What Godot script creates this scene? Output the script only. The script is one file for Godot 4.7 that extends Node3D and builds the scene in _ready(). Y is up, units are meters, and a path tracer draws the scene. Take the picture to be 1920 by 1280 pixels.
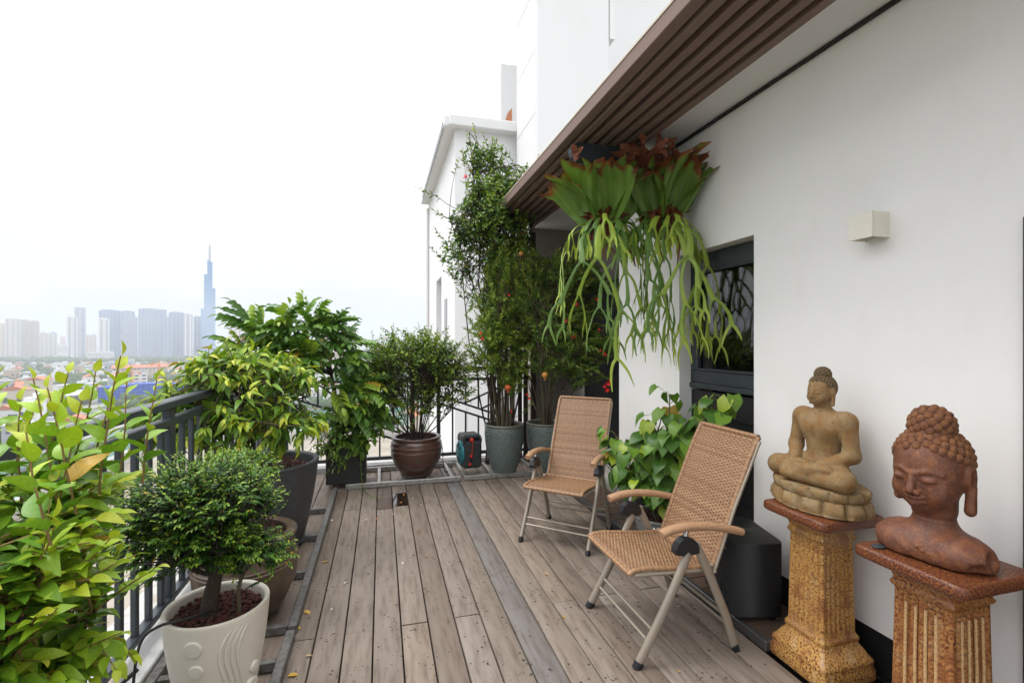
extends Node3D
# A roof terrace above a hazy city. Metres, y up; planks run along -z. P(x, y, f) is a point f metres along the planks.

var rng := RandomNumberGenerator.new()
var counts := {}
var M := {}


func P(x: float, y: float, f: float) -> Vector3:
	return Vector3(x, y, -f)


func rnd(a: float, b: float) -> float:
	return rng.randf_range(a, b)


# ---------------------------------------------------------------- mesh builder
class MB:
	var v := PackedVector3Array()
	var n := PackedVector3Array()
	var uv := PackedVector2Array()
	var uv2 := PackedVector2Array()
	var c := PackedColorArray()
	var ix := PackedInt32Array()
	var col := Color.WHITE
	var tinted := false

	func vert(p: Vector3, nn: Vector3, u := Vector2.ZERO) -> int:
		v.append(p)
		n.append(nn)
		uv.append(u)
		uv2.append(u)
		c.append(col)
		return v.size() - 1

	func tri(i: int, j: int, k: int) -> void:
		var cr := (v[j] - v[i]).cross(v[k] - v[i])
		if cr.dot(n[i] + n[j] + n[k]) > 0.0:
			ix.append(i); ix.append(k); ix.append(j)
		else:
			ix.append(i); ix.append(j); ix.append(k)

	func quadi(i: int, j: int, k: int, l: int) -> void:
		tri(i, j, k)
		tri(i, k, l)

	func face(pts: Array, out: Vector3, us := []) -> void:
		var nn: Vector3 = (pts[1] - pts[0]).cross(pts[2] - pts[0]).normalized()
		if nn.dot(out) < 0.0:
			nn = -nn
		var b := v.size()
		for i in pts.size():
			vert(pts[i], nn, us[i] if us.size() > i else Vector2.ZERO)
		for i in range(1, pts.size() - 1):
			tri(b, b + i, b + i + 1)

	# a box with chamfered edges; t places and turns it
	func box(center: Vector3, size: Vector3, bevel := 0.0, turn := Basis.IDENTITY) -> void:
		var h := size * 0.5
		var e := minf(bevel, minf(h.x, minf(h.y, h.z)) * 0.9)
		var ax := [Vector3(1, 0, 0), Vector3(0, 1, 0), Vector3(0, 0, 1)]
		for a in 3:
			for s in [-1.0, 1.0]:
				var u: int = (a + 1) % 3
				var w: int = (a + 2) % 3
				var pts := []
				for q in [[-1, -1], [1, -1], [1, 1], [-1, 1]]:
					var p := Vector3.ZERO
					p[a] = h[a] * s
					p[u] = (h[u] - e) * q[0]
					p[w] = (h[w] - e) * q[1]
					pts.append(center + turn * p)
				face(pts, turn * (ax[a] * s))
		if e <= 0.0:
			return
		for a in 3:
			var u: int = (a + 1) % 3
			var w: int = (a + 2) % 3
			for su in [-1.0, 1.0]:
				for sw in [-1.0, 1.0]:
					var pts := []
					for q in [[-1, 0], [1, 0], [1, 1], [-1, 1]]:
						var p := Vector3.ZERO
						p[a] = (h[a] - e) * q[0]
						p[u] = su * (h[u] - (e if q[1] == 1 else 0.0))
						p[w] = sw * (h[w] - (0.0 if q[1] == 1 else e))
						pts.append(center + turn * p)
					face(pts, turn * (ax[u] * su + ax[w] * sw))
		for sx in [-1.0, 1.0]:
			for sy in [-1.0, 1.0]:
				for sz in [-1.0, 1.0]:
					var s := Vector3(sx, sy, sz)
					face([center + turn * (s * Vector3(h.x, h.y - e, h.z - e)), center + turn * (s * Vector3(h.x - e, h.y, h.z - e)), center + turn * (s * Vector3(h.x - e, h.y - e, h.z))], turn * s)

	# a bar of rectangular section from a to b
	func bar(a: Vector3, b: Vector3, w: float, t: float, bevel := 0.0, up := Vector3.UP) -> void:
		var d := (b - a).normalized()
		var side := d.cross(up).normalized()
		if side.length() < 0.5:
			side = d.cross(Vector3.RIGHT).normalized()
		var u2 := side.cross(d).normalized()
		box((a + b) * 0.5, Vector3(w, t, a.distance_to(b)), bevel, Basis(side, u2, -d))

	# a round tube along pts; rad is a number or one radius for each point
	func tube(pts: Array, rad, sides := 8, caps := true, flat := 1.0) -> void:
		var m := pts.size()
		var prev := Vector3.ZERO
		var rings := []
		var run := 0.0
		for i in m:
			var d: Vector3
			if i == 0:
				d = pts[1] - pts[0]
			elif i == m - 1:
				d = pts[i] - pts[i - 1]
			else:
				d = pts[i + 1] - pts[i - 1]
			d = d.normalized()
			if i > 0:
				run += pts[i].distance_to(pts[i - 1])
			var side: Vector3
			if i == 0:
				side = d.cross(Vector3.UP if absf(d.y) < 0.9 else Vector3.RIGHT).normalized()
			else:
				side = (prev - d * prev.dot(d)).normalized()
			prev = side
			var u2 := d.cross(side)
			var r: float = rad[i] if rad is Array or rad is PackedFloat32Array else rad
			var ring := []
			for s in sides + 1:
				var an := TAU * s / sides
				var o := side * cos(an) + u2 * (sin(an) * flat)
				ring.append(vert(pts[i] + o * r, (side * cos(an) + u2 * (sin(an) / maxf(flat, 0.05))).normalized(), Vector2(float(s) / sides, run)))
			rings.append(ring)
		for i in m - 1:
			for s in sides:
				quadi(rings[i][s], rings[i][s + 1], rings[i + 1][s + 1], rings[i + 1][s])
		if caps:
			for e in [[0, pts[0] - pts[1]], [m - 1, pts[m - 1] - pts[m - 2]]]:
				var dd: Vector3 = e[1].normalized()
				var b := v.size()
				vert(pts[e[0]], dd)
				for s in sides + 1:
					vert(v[rings[e[0]][s]], dd)
				for s in sides:
					tri(b, b + 1 + s, b + 2 + s)

	# a turned shape; prof is a list of Vector2(radius, height)
	func lathe(prof: Array, segs := 32, at := Vector3.ZERO) -> void:
		var m := prof.size()
		var rows := []
		var run := 0.0
		for i in m:
			var a: Vector2 = prof[maxi(i - 1, 0)]
			var b: Vector2 = prof[mini(i + 1, m - 1)]
			var tg := (b - a)
			if tg.length() < 1e-6:
				tg = Vector2(0, 1)
			tg = tg.normalized()
			if i > 0:
				run += prof[i].distance_to(prof[i - 1])
			var row := []
			for s in segs + 1:
				var an := TAU * s / segs
				var dir := Vector3(cos(an), 0, sin(an))
				row.append(vert(at + dir * prof[i].x + Vector3(0, prof[i].y, 0), (dir * tg.y + Vector3(0, -tg.x, 0)).normalized(), Vector2(float(s) / segs, run)))
			rows.append(row)
		for i in m - 1:
			for s in segs:
				quadi(rows[i][s], rows[i][s + 1], rows[i + 1][s + 1], rows[i + 1][s])

	# smooth normals from the faces, for free shapes made of shared vertices
	func smooth() -> void:
		var acc := PackedVector3Array()
		acc.resize(v.size())
		for t in range(0, ix.size(), 3):
			var f := -(v[ix[t + 1]] - v[ix[t]]).cross(v[ix[t + 2]] - v[ix[t]])
			for q in 3:
				acc[ix[t + q]] += f
		for i in v.size():
			if acc[i].length_squared() > 1e-20:
				n[i] = acc[i].normalized()

	func mesh() -> ArrayMesh:
		var a := []
		a.resize(Mesh.ARRAY_MAX)
		a[Mesh.ARRAY_VERTEX] = v
		a[Mesh.ARRAY_NORMAL] = n
		a[Mesh.ARRAY_TEX_UV] = uv
		a[Mesh.ARRAY_TEX_UV2] = uv2
		if tinted:
			a[Mesh.ARRAY_COLOR] = c
		a[Mesh.ARRAY_INDEX] = ix
		var m := ArrayMesh.new()
		m.add_surface_from_arrays(Mesh.PRIMITIVE_TRIANGLES, a)
		return m


# ---------------------------------------------------------------- nodes
func numbered(parent: Node, called: String) -> String:
	var key := str(parent.get_instance_id()) + called
	var k: int = counts.get(key, 0)
	counts[key] = k + 1
	return called if k == 0 else "%s_%03d" % [called, k]


func put(called: String, what, mat: Material, parent: Node, at := Transform3D.IDENTITY) -> MeshInstance3D:
	var o := MeshInstance3D.new()
	o.mesh = what.mesh() if what is MB else what
	o.material_override = mat
	o.name = numbered(parent, called)
	o.transform = at
	o.cast_shadow = GeometryInstance3D.SHADOW_CASTING_SETTING_ON
	parent.add_child(o, true)
	return o


func thing(called: String, label: String, category: String, at := Vector3.ZERO, turn := 0.0, group := "") -> Node3D:
	var o := Node3D.new()
	o.name = numbered(self, called)
	add_child(o, true)
	o.position = at
	o.rotation.y = turn
	return tag(o, label, category, group)


func tag(o: Node3D, label: String, category: String, group := "") -> Node3D:
	o.set_meta("label", label)
	o.set_meta("category", category)
	if group != "":
		o.set_meta("group", group)
	return o


func stuff(o: Node3D) -> Node3D:
	o.set_meta("kind", "stuff")
	return o


func structure(called: String, label: String, category := "") -> Node3D:
	var o := Node3D.new()
	o.name = numbered(self, called)
	add_child(o, true)
	o.set_meta("kind", "structure")
	o.set_meta("label", label)
	o.set_meta("category", category if category != "" else called.replace("_", " "))
	return o


func part_of(parent: Node, called: String) -> Node3D:
	var o := Node3D.new()
	o.name = numbered(parent, called)
	parent.add_child(o, true)
	return o


# ---------------------------------------------------------------- materials
func lin(r: float, g: float, b: float, a := 1.0) -> Color:
	var q := Color(r, g, b).linear_to_srgb()
	q.a = a
	return q


func ramp(stops: Array) -> Gradient:
	var g := Gradient.new()
	var o := PackedFloat32Array()
	var cs := PackedColorArray()
	for s in stops:
		o.append(s[0])
		cs.append(s[1])
	g.offsets = o
	g.colors = cs
	return g


func noise_tex(seed_: int, freq: float, stops: Array, size := 512, kind := FastNoiseLite.TYPE_SIMPLEX_SMOOTH, octaves := 4, opts := {}) -> NoiseTexture2D:
	var f := FastNoiseLite.new()
	f.seed = seed_
	f.frequency = freq
	f.noise_type = kind
	f.fractal_octaves = octaves
	if octaves <= 1:
		f.fractal_type = FastNoiseLite.FRACTAL_NONE
	if opts.has("ret"):
		f.cellular_return_type = opts.ret
	if opts.has("jitter"):
		f.cellular_jitter = opts.jitter
	if opts.has("warp"):
		f.domain_warp_enabled = true
		f.domain_warp_amplitude = opts.warp
		f.domain_warp_frequency = opts.get("warp_freq", freq)
	var t := NoiseTexture2D.new()
	t.width = opts.get("w", size)
	t.height = opts.get("h", size)
	t.seamless = true
	t.seamless_blend_skirt = 0.15
	t.noise = f
	if opts.has("norm"):
		t.normalize = opts.norm
	t.color_ramp = ramp(stops)
	return t


func mat(called: String, color: Color, rough := 0.6, opts := {}) -> StandardMaterial3D:
	var m := StandardMaterial3D.new()
	m.resource_name = called
	m.albedo_color = color
	m.roughness = rough
	m.metallic = opts.get("metal", 0.0)
	m.metallic_specular = opts.get("spec", 0.5)
	if opts.has("tex"):
		m.albedo_texture = opts.tex
	if opts.has("bump"):
		m.heightmap_enabled = true
		m.heightmap_texture = opts.bump
		m.heightmap_scale = opts.get("bump_cm", 0.2)
	if opts.has("rough_tex"):
		m.roughness_texture = opts.rough_tex
	if opts.has("tri"):
		m.uv1_triplanar = true
		m.uv1_scale = Vector3.ONE * opts.tri if not opts.tri is Vector3 else opts.tri
		if opts.get("world", false):
			m.uv1_world_triplanar = true
	elif opts.has("uv"):
		m.uv1_scale = opts.uv
	if opts.get("tint", false):
		m.vertex_color_use_as_albedo = true
	if opts.has("back"):
		m.backlight_enabled = true
		m.backlight = opts.back
	if opts.has("coat"):
		m.clearcoat_enabled = true
		m.clearcoat = opts.coat
		m.clearcoat_roughness = opts.get("coat_rough", 0.15)
	if opts.has("detail"):
		m.detail_enabled = true
		m.detail_albedo = opts.detail
		m.detail_blend_mode = BaseMaterial3D.BLEND_MODE_MIX
		m.detail_uv_layer = BaseMaterial3D.DETAIL_UV_2 if opts.get("detail_uv2", true) else BaseMaterial3D.DETAIL_UV_1
		if opts.has("detail_tri"):
			m.uv2_triplanar = true
			m.uv2_scale = Vector3.ONE * opts.detail_tri if not opts.detail_tri is Vector3 else opts.detail_tri
			m.uv2_world_triplanar = opts.get("world", false)
	m.cull_mode = BaseMaterial3D.CULL_DISABLED
	M[called] = m
	return m


func make_materials() -> void:
	var W := Color.WHITE
	var plaster_tex := noise_tex(3, 0.006, [[0.0, lin(0.955, 0.95, 0.94)], [0.45, lin(0.985, 0.982, 0.978)], [1.0, W]], 512, FastNoiseLite.TYPE_SIMPLEX_SMOOTH, 5)
	var fine := noise_tex(5, 0.05, [[0.0, Color.BLACK], [1.0, W]], 512, FastNoiseLite.TYPE_SIMPLEX_SMOOTH, 5)
	var coarse := noise_tex(6, 0.012, [[0.0, Color.BLACK], [1.0, W]], 512, FastNoiseLite.TYPE_SIMPLEX_SMOOTH, 5)
	var stain := noise_tex(4, 0.016, [[0.0, lin(0.55, 0.47, 0.33, 0.0)], [0.66, lin(0.55, 0.47, 0.33, 0.0)], [0.8, lin(0.55, 0.47, 0.33, 0.03)], [1.0, lin(0.5, 0.42, 0.28, 0.08)]], 512, FastNoiseLite.TYPE_SIMPLEX_SMOOTH, 5)
	mat("plaster", lin(0.84, 0.825, 0.80), 0.85, {tex = plaster_tex, tri = 0.45, world = true, bump = fine, bump_cm = 0.03, detail = stain, detail_tri = Vector3(0.8, 0.3, 0.8)})
	mat("white_facade", lin(0.70, 0.70, 0.70), 0.8, {tex = plaster_tex, tri = 0.12, world = true})
	mat("facade_joint", lin(0.5, 0.5, 0.5), 0.9)
	mat("soffit_paint", lin(0.74, 0.74, 0.74), 0.8, {tex = plaster_tex, tri = 0.5, world = true})
	mat("terracotta_paint", lin(0.5, 0.2, 0.1), 0.8)
	mat("black_trim", lin(0.012, 0.012, 0.013), 0.5)
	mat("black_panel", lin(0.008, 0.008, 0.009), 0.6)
	mat("window_frame_paint", lin(0.034, 0.042, 0.047), 0.45, {bump = fine, bump_cm = 0.01, tri = 3.0})
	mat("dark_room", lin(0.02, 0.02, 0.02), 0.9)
	var g := mat("window_glass", Color(0.02, 0.025, 0.03, 0.35), 0.02, {spec = 0.85})
	g.transparency = BaseMaterial3D.TRANSPARENCY_ALPHA
	var g2 := mat("balustrade_glass", Color(0.55, 0.75, 0.72, 0.35), 0.03)
	g2.transparency = BaseMaterial3D.TRANSPARENCY_ALPHA

	# weathered deck timber: long grain on uv, drip spots on uv2
	var grain := noise_tex(11, 0.018, [[0.0, lin(0.50, 0.45, 0.42)], [0.35, lin(0.80, 0.75, 0.71)], [0.6, lin(0.90, 0.87, 0.84)], [1.0, W]], 512, FastNoiseLite.TYPE_SIMPLEX_SMOOTH, 6, {warp = 12.0, warp_freq = 0.01})
	var grain_h := noise_tex(12, 0.05, [[0.0, Color.BLACK], [1.0, W]], 512, FastNoiseLite.TYPE_SIMPLEX_SMOOTH, 5)
	var spots := spot_texture()
	var tones := [[0.229, 0.19, 0.156], [0.204, 0.168, 0.136], [0.241, 0.196, 0.156], [0.215, 0.178, 0.15], [0.179, 0.142, 0.113], [0.245, 0.208, 0.177]]
	for i in tones.size():
		mat("deck_timber_%d" % i, lin(tones[i][0], tones[i][1], tones[i][2]), 0.62, {tex = grain, uv = Vector3(2.4, 0.34, 1), bump = grain_h, bump_cm = 0.08, detail = spots})
	mat("deck_timber_grey", lin(0.17, 0.155, 0.146), 0.6, {tex = grain, uv = Vector3(2.4, 0.34, 1), bump = grain_h, bump_cm = 0.08, detail = spots})
	mat("deck_timber_dark", lin(0.10, 0.068, 0.05), 0.5, {tex = grain, uv = Vector3(2.4, 0.34, 1), bump = grain_h, bump_cm = 0.08})
	mat("wet_timber", lin(0.02, 0.013, 0.008), 0.06)
	mat("deck_joist", lin(0.03, 0.022, 0.018), 0.9)

	var granite := noise_tex(21, 0.16, [[0.0, lin(0.22, 0.22, 0.22)], [0.4, lin(0.55, 0.55, 0.53)], [0.6, lin(0.7, 0.69, 0.67)], [1.0, lin(0.8, 0.79, 0.77)]], 512, FastNoiseLite.TYPE_SIMPLEX, 3)
	var dirt := noise_tex(22, 0.012, [[0.0, lin(0.30, 0.18, 0.08, 0.7)], [0.3, lin(0.35, 0.25, 0.14, 0.25)], [0.45, lin(0.4, 0.3, 0.2, 0.0)], [1.0, lin(0.4, 0.3, 0.2, 0.0)]], 512, FastNoiseLite.TYPE_SIMPLEX_SMOOTH, 5)
	mat("granite", lin(0.85, 0.85, 0.84), 0.6, {tex = granite, tri = 2.0, world = true, detail = dirt, detail_tri = 0.9})
	mat("rail_metal", lin(0.038, 0.046, 0.055), 0.38, {bump = fine, bump_cm = 0.01, tri = 4.0, world = true})
	mat("aluminium", lin(0.42, 0.41, 0.39), 0.42, {metal = 0.7, tex = noise_tex(24, 0.02, [[0.0, lin(0.5, 0.48, 0.44)], [0.6, W], [1.0, W]]), tri = 2.5})
	mat("steel_rim", lin(0.10, 0.10, 0.10), 0.35, {metal = 0.6})
	mat("chrome", lin(0.7, 0.7, 0.7), 0.12, {metal = 1.0})
	mat("composite_brown", lin(0.21, 0.138, 0.112), 0.7, {tex = noise_tex(25, 0.05, [[0.0, lin(0.7, 0.68, 0.66)], [1.0, W]], 512, FastNoiseLite.TYPE_SIMPLEX, 4), tri = 6.0})
	mat("weathered_bar", lin(0.16, 0.155, 0.145), 0.55, {metal = 0.4, tex = coarse, tri = 2.0})
	M.weathered_bar.albedo_texture = noise_tex(26, 0.02, [[0.0, lin(0.45, 0.4, 0.35)], [0.6, W], [1.0, W]])
	mat("trim_cream", lin(0.5, 0.42, 0.32), 0.6)
	mat("arm_grey", lin(0.032, 0.042, 0.05), 0.45)
	mat("pole_timber", lin(0.05, 0.034, 0.026), 0.75, {tex = grain, tri = Vector3(9, 1.2, 9)})
	mat("beige_render", lin(0.30, 0.275, 0.24), 0.9, {tex = plaster_tex, tri = 0.8, world = true})
	mat("lamp_beige", lin(0.74, 0.71, 0.60), 0.5)
	mat("lamp_inner", lin(0.5, 0.48, 0.42), 0.5)

	# glazes, clay and stone
	var mottled := noise_tex(31, 0.075, [[0.0, lin(0.05, 0.012, 0.008)], [0.34, lin(0.10, 0.026, 0.012)], [0.375, lin(0.42, 0.21, 0.055)], [0.6, lin(0.58, 0.34, 0.10)], [1.0, lin(0.66, 0.48, 0.22)]], 512, FastNoiseLite.TYPE_SIMPLEX_SMOOTH, 2)
	var glaze_patch := noise_tex(32, 0.010, [[0.0, lin(0.12, 0.03, 0.015, 0.85)], [0.33, lin(0.20, 0.06, 0.02, 0.55)], [0.48, lin(0.4, 0.2, 0.06, 0.0)], [0.72, lin(0.55, 0.42, 0.22, 0.0)], [0.9, lin(0.58, 0.46, 0.27, 0.5)], [1.0, lin(0.58, 0.46, 0.27, 0.6)]], 512, FastNoiseLite.TYPE_SIMPLEX_SMOOTH, 5)
	mat("ochre_glaze", lin(0.80, 0.74, 0.68), 0.38, {tex = mottled, tri = 2.1, bump = fine, bump_cm = 0.08, detail = glaze_patch, detail_tri = 1.4})
	var mottled_red := noise_tex(33, 0.065, [[0.0, lin(0.05, 0.012, 0.010)], [0.32, lin(0.10, 0.026, 0.016)], [0.40, lin(0.30, 0.10, 0.028)], [0.58, lin(0.44, 0.20, 0.055)], [1.0, lin(0.58, 0.42, 0.22)]], 512, FastNoiseLite.TYPE_SIMPLEX_SMOOTH, 3)
	mat("rust_glaze", lin(0.78, 0.72, 0.68), 0.36, {tex = mottled_red, tri = 2.2, bump = fine, bump_cm = 0.08, detail = glaze_patch, detail_tri = 1.1})
	var edge_glaze := noise_tex(34, 0.10, [[0.0, lin(0.035, 0.012, 0.012)], [0.42, lin(0.085, 0.025, 0.018)], [0.55, lin(0.26, 0.075, 0.02)], [0.75, lin(0.36, 0.15, 0.04)], [1.0, lin(0.55, 0.38, 0.18)]], 512, FastNoiseLite.TYPE_SIMPLEX_SMOOTH, 5)
	mat("cap_glaze", lin(0.72, 0.66, 0.66), 0.42, {tex = edge_glaze, tri = 2.2, bump = fine, bump_cm = 0.06})
	var tan_tex := noise_tex(35, 0.012, [[0.0, lin(0.19, 0.11, 0.042)], [0.3, lin(0.31, 0.175, 0.055)], [0.5, lin(0.29, 0.20, 0.085)], [0.7, lin(0.33, 0.25, 0.14)], [1.0, lin(0.42, 0.23, 0.055)]], 512, FastNoiseLite.TYPE_SIMPLEX_SMOOTH, 6, {warp = 20.0})
	var lichen := noise_tex(36, 0.045, [[0.0, lin(0.012, 0.010, 0.007, 0.95)], [0.18, lin(0.014, 0.011, 0.008, 0.85)], [0.25, lin(0.05, 0.04, 0.02, 0.0)], [1.0, lin(0.05, 0.04, 0.02, 0.0)]], 512, FastNoiseLite.TYPE_SIMPLEX_SMOOTH, 5)
	mat("tan_stone", lin(0.74, 0.66, 0.60), 0.8, {tex = tan_tex, tri = 2.4, bump = fine, bump_cm = 0.05, detail = lichen, detail_tri = 2.1})
	mat("lotus_stone", lin(0.76, 0.73, 0.72), 0.82, {tex = tan_tex, tri = 1.7, bump = fine, bump_cm = 0.06, detail = lichen, detail_tri = 1.3})
	mat("lichen_stone", lin(0.55, 0.5, 0.45), 0.85, {tex = tan_tex, tri = 3.4, bump = fine, bump_cm = 0.08, detail = noise_tex(37, 0.05, [[0.0, lin(0.012, 0.010, 0.007, 0.95)], [0.45, lin(0.016, 0.012, 0.008, 0.85)], [0.55, lin(0.05, 0.04, 0.02, 0.0)], [1.0, lin(0.05, 0.04, 0.02, 0.0)]]), detail_tri = 2.3})
	var rust_tex := noise_tex(38, 0.014, [[0.0, lin(0.105, 0.036, 0.02)], [0.4, lin(0.145, 0.050, 0.023)], [0.6, lin(0.185, 0.066, 0.026)], [0.8, lin(0.25, 0.088, 0.025)], [1.0, lin(0.25, 0.14, 0.08)]], 512, FastNoiseLite.TYPE_SIMPLEX_SMOOTH, 6, {warp = 25.0})
	var pale_fleck := noise_tex(39, 0.11, [[0.0, lin(0.3, 0.22, 0.18, 0.0)], [0.70, lin(0.3, 0.22, 0.18, 0.0)], [0.80, lin(0.32, 0.25, 0.2, 0.6)], [1.0, lin(0.36, 0.3, 0.26, 0.8)]], 512, FastNoiseLite.TYPE_SIMPLEX_SMOOTH, 3)
	mat("rust_stone", lin(0.80, 0.74, 0.72), 0.62, {tex = rust_tex, tri = 2.6, bump = fine, bump_cm = 0.05, detail = pale_fleck, detail_tri = 2.0})
	mat("rust_hair", lin(0.86, 0.95, 0.95), 0.8, {tex = rust_tex, tri = 4.4, bump = fine, bump_cm = 0.05})
	mat("broken_stone", lin(1.1, 1.25, 1.25), 0.9, {tex = rust_tex, tri = 3.0, bump = coarse, bump_cm = 0.4})

	mat("cream_pot", lin(0.62, 0.575, 0.49), 0.42, {tex = plaster_tex, tri = 1.5, bump = fine, bump_cm = 0.03})
	var brown_tex := noise_tex(41, 0.011, [[0.0, lin(0.04, 0.028, 0.024)], [0.4, lin(0.075, 0.034, 0.024)], [0.62, lin(0.105, 0.036, 0.022)], [0.8, lin(0.08, 0.062, 0.04)], [1.0, lin(0.10, 0.11, 0.09)]], 512, FastNoiseLite.TYPE_SIMPLEX_SMOOTH, 5)
	mat("brown_glaze", W, 0.3, {tex = brown_tex, tri = 1.6, coat = 0.5, coat_rough = 0.25})
	var olive_tex := noise_tex(42, 0.013, [[0.0, lin(0.03, 0.03, 0.026)], [0.45, lin(0.075, 0.048, 0.03)], [0.7, lin(0.11, 0.062, 0.036)], [1.0, lin(0.10, 0.115, 0.105)]], 512, FastNoiseLite.TYPE_SIMPLEX_SMOOTH, 5)
	mat("olive_glaze", W, 0.4, {tex = olive_tex, tri = 1.8})
	mat("charcoal_pot", lin(0.062, 0.064, 0.068), 0.55, {tex = noise_tex(43, 0.02, [[0.0, lin(0.55, 0.55, 0.55)], [1.0, W]]), tri = 1.6})
	mat("black_planter", lin(0.018, 0.018, 0.017), 0.6, {tex = noise_tex(44, 0.03, [[0.0, lin(0.5, 0.5, 0.5)], [1.0, W]]), tri = 2.0})
	var crackle_c := noise_tex(45, 0.05, [[0.0, lin(0.20, 0.23, 0.20)], [0.25, lin(0.13, 0.165, 0.15)], [0.5, lin(0.085, 0.12, 0.125)], [0.72, lin(0.10, 0.075, 0.035)], [1.0, lin(0.07, 0.05, 0.025)]], 512, FastNoiseLite.TYPE_CELLULAR, 1, {ret = FastNoiseLite.RETURN_DISTANCE, jitter = 1.0})
	var crackle_h := noise_tex(45, 0.05, [[0.0, W], [0.35, lin(0.7, 0.7, 0.7)], [0.8, Color.BLACK], [1.0, Color.BLACK]], 512, FastNoiseLite.TYPE_CELLULAR, 1, {ret = FastNoiseLite.RETURN_DISTANCE, jitter = 1.0})
	mat("celadon_glaze", W, 0.3, {tex = crackle_c, tri = 2.4, bump = crackle_h, bump_cm = 0.5})
	mat("celadon_rim", lin(0.13, 0.135, 0.10), 0.35, {tex = plaster_tex, tri = 3.0})
	mat("clay_pot_grey", lin(0.26, 0.27, 0.27), 0.6, {tex = granite, tri = 2.0})
	mat("lava_gravel", lin(0.13, 0.038, 0.024), 0.9, {tex = coarse.duplicate(), tri = 6.0})
	M.lava_gravel.albedo_texture = noise_tex(46, 0.03, [[0.0, lin(0.25, 0.2, 0.2)], [1.0, W]])
	mat("lava_dark", lin(0.055, 0.026, 0.02), 0.9)
	mat("soil", lin(0.035, 0.02, 0.014), 0.95, {bump = coarse, bump_cm = 1.0, tri = 4.0})
	mat("teal_plastic", lin(0.02, 0.19, 0.22), 0.4)
	mat("reel_grey", lin(0.03, 0.034, 0.036), 0.5)
	mat("reel_black", lin(0.008, 0.008, 0.008), 0.6)
	mat("red_plastic", lin(0.62, 0.03, 0.012), 0.35)
	mat("red_hose", lin(0.24, 0.035, 0.02), 0.5)
	mat("cable_black", lin(0.012, 0.012, 0.012), 0.5)
	mat("cable_brown", lin(0.12, 0.045, 0.03), 0.6)
	mat("white_plastic", lin(0.7, 0.7, 0.68), 0.5)
	mat("speaker_black", lin(0.0095, 0.0095, 0.0098), 0.55, {bump = fine, bump_cm = 0.01, tri = 8.0})
	mat("speaker_badge", lin(0.25, 0.24, 0.22), 0.4, {metal = 0.6})
	mat("blue_print", lin(0.02, 0.06, 0.4), 0.5)

	# chairs
	mat("champagne_metal", lin(0.30, 0.255, 0.20), 0.36, {metal = 0.25, spec = 0.6})
	mat("teak", lin(0.44, 0.265, 0.15), 0.55, {tex = grain, tri = Vector3(14, 14, 3)})
	mat("black_hub", lin(0.011, 0.012, 0.014), 0.45)
	mat("wicker", W, 0.5, {tint = true})
	mat("flute_cream", lin(0.50, 0.33, 0.16), 0.45, {tex = mottled_red, tri = 4.0})
	M.flute_cream.albedo_texture = noise_tex(57, 0.07, [[0.0, lin(0.3, 0.12, 0.05)], [0.3, lin(0.45, 0.25, 0.12)], [0.38, W], [1.0, W]])

	# plants
	mat("bark_brown", lin(0.085, 0.060, 0.042), 0.9, {tex = noise_tex(51, 0.03, [[0.0, lin(0.35, 0.3, 0.28)], [1.0, W]]), tri = Vector3(8, 3, 8), bump = fine, bump_cm = 0.5})
	mat("bark_dark", lin(0.038, 0.027, 0.02), 0.9, {bump = fine, bump_cm = 0.4, tri = 5.0})
	mat("bark_olive", lin(0.095, 0.075, 0.042), 0.85, {bump = fine, bump_cm = 0.3, tri = 5.0})
	mat("twig_red", lin(0.20, 0.12, 0.04), 0.7)
	mat("twig_green", lin(0.14, 0.16, 0.04), 0.7)
	mat("leaf", W, 0.42, {tex = leaf_texture(), tint = true, back = Color(0.72, 0.74, 0.55), spec = 0.45})
	mat("frond", W, 0.45, {tint = true, back = Color(0.6, 0.62, 0.45), spec = 0.45, bump = fine, bump_cm = 0.06, tri = 4.0})
	mat("dead_leaf", W, 0.7, {tint = true, back = Color(0.5, 0.4, 0.3)})
	mat("pomegranate_skin", lin(0.52, 0.10, 0.025), 0.35, {tex = noise_tex(52, 0.02, [[0.0, lin(0.85, 0.9, 0.6)], [0.6, W], [1.0, W]]), tri = 9.0})
	mat("pomegranate_gold", lin(0.50, 0.27, 0.05), 0.4, {tex = noise_tex(53, 0.02, [[0.0, lin(1.0, 0.35, 0.2)], [0.6, W], [1.0, W]]), tri = 9.0})
	mat("green_fruit", lin(0.16, 0.18, 0.03), 0.4)
	mat("red_petal", lin(0.75, 0.025, 0.012), 0.5, {back = Color(0.6, 0.3, 0.3)})
	mat("pink_petal", lin(0.72, 0.10, 0.14), 0.5, {back = Color(0.6, 0.3, 0.3)})
	mat("yellow_leaf", lin(0.52, 0.30, 0.03), 0.5, {back = Color(0.6, 0.6, 0.4)})
	mat("tan_leaf", lin(0.40, 0.26, 0.14), 0.6)
	mat("orange_leaf", lin(0.42, 0.16, 0.04), 0.6)
	mat("pale_litter", lin(0.6, 0.57, 0.48), 0.7)

	# the city
	mat("city_ground", W, 0.95, {tex = noise_tex(61, 0.02, [[0.0, lin(0.05, 0.075, 0.04)], [0.4, lin(0.10, 0.12, 0.08)], [0.5, lin(0.22, 0.21, 0.19)], [0.75, lin(0.3, 0.28, 0.25)], [1.0, lin(0.16, 0.16, 0.16)]]), tri = 0.004, world = true})
	mat("terrace_paving", lin(0.9, 0.88, 0.84), 0.8, {tex = noise_tex(62, 0.01, [[0.0, lin(0.22, 0.20, 0.17)], [0.5, lin(0.30, 0.27, 0.23)], [1.0, lin(0.36, 0.33, 0.29)]]), tri = 0.12, world = true})
	mat("road_asphalt", lin(0.07, 0.07, 0.072), 0.9)
	mat("river_water", lin(0.10, 0.085, 0.06), 0.25)
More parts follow.
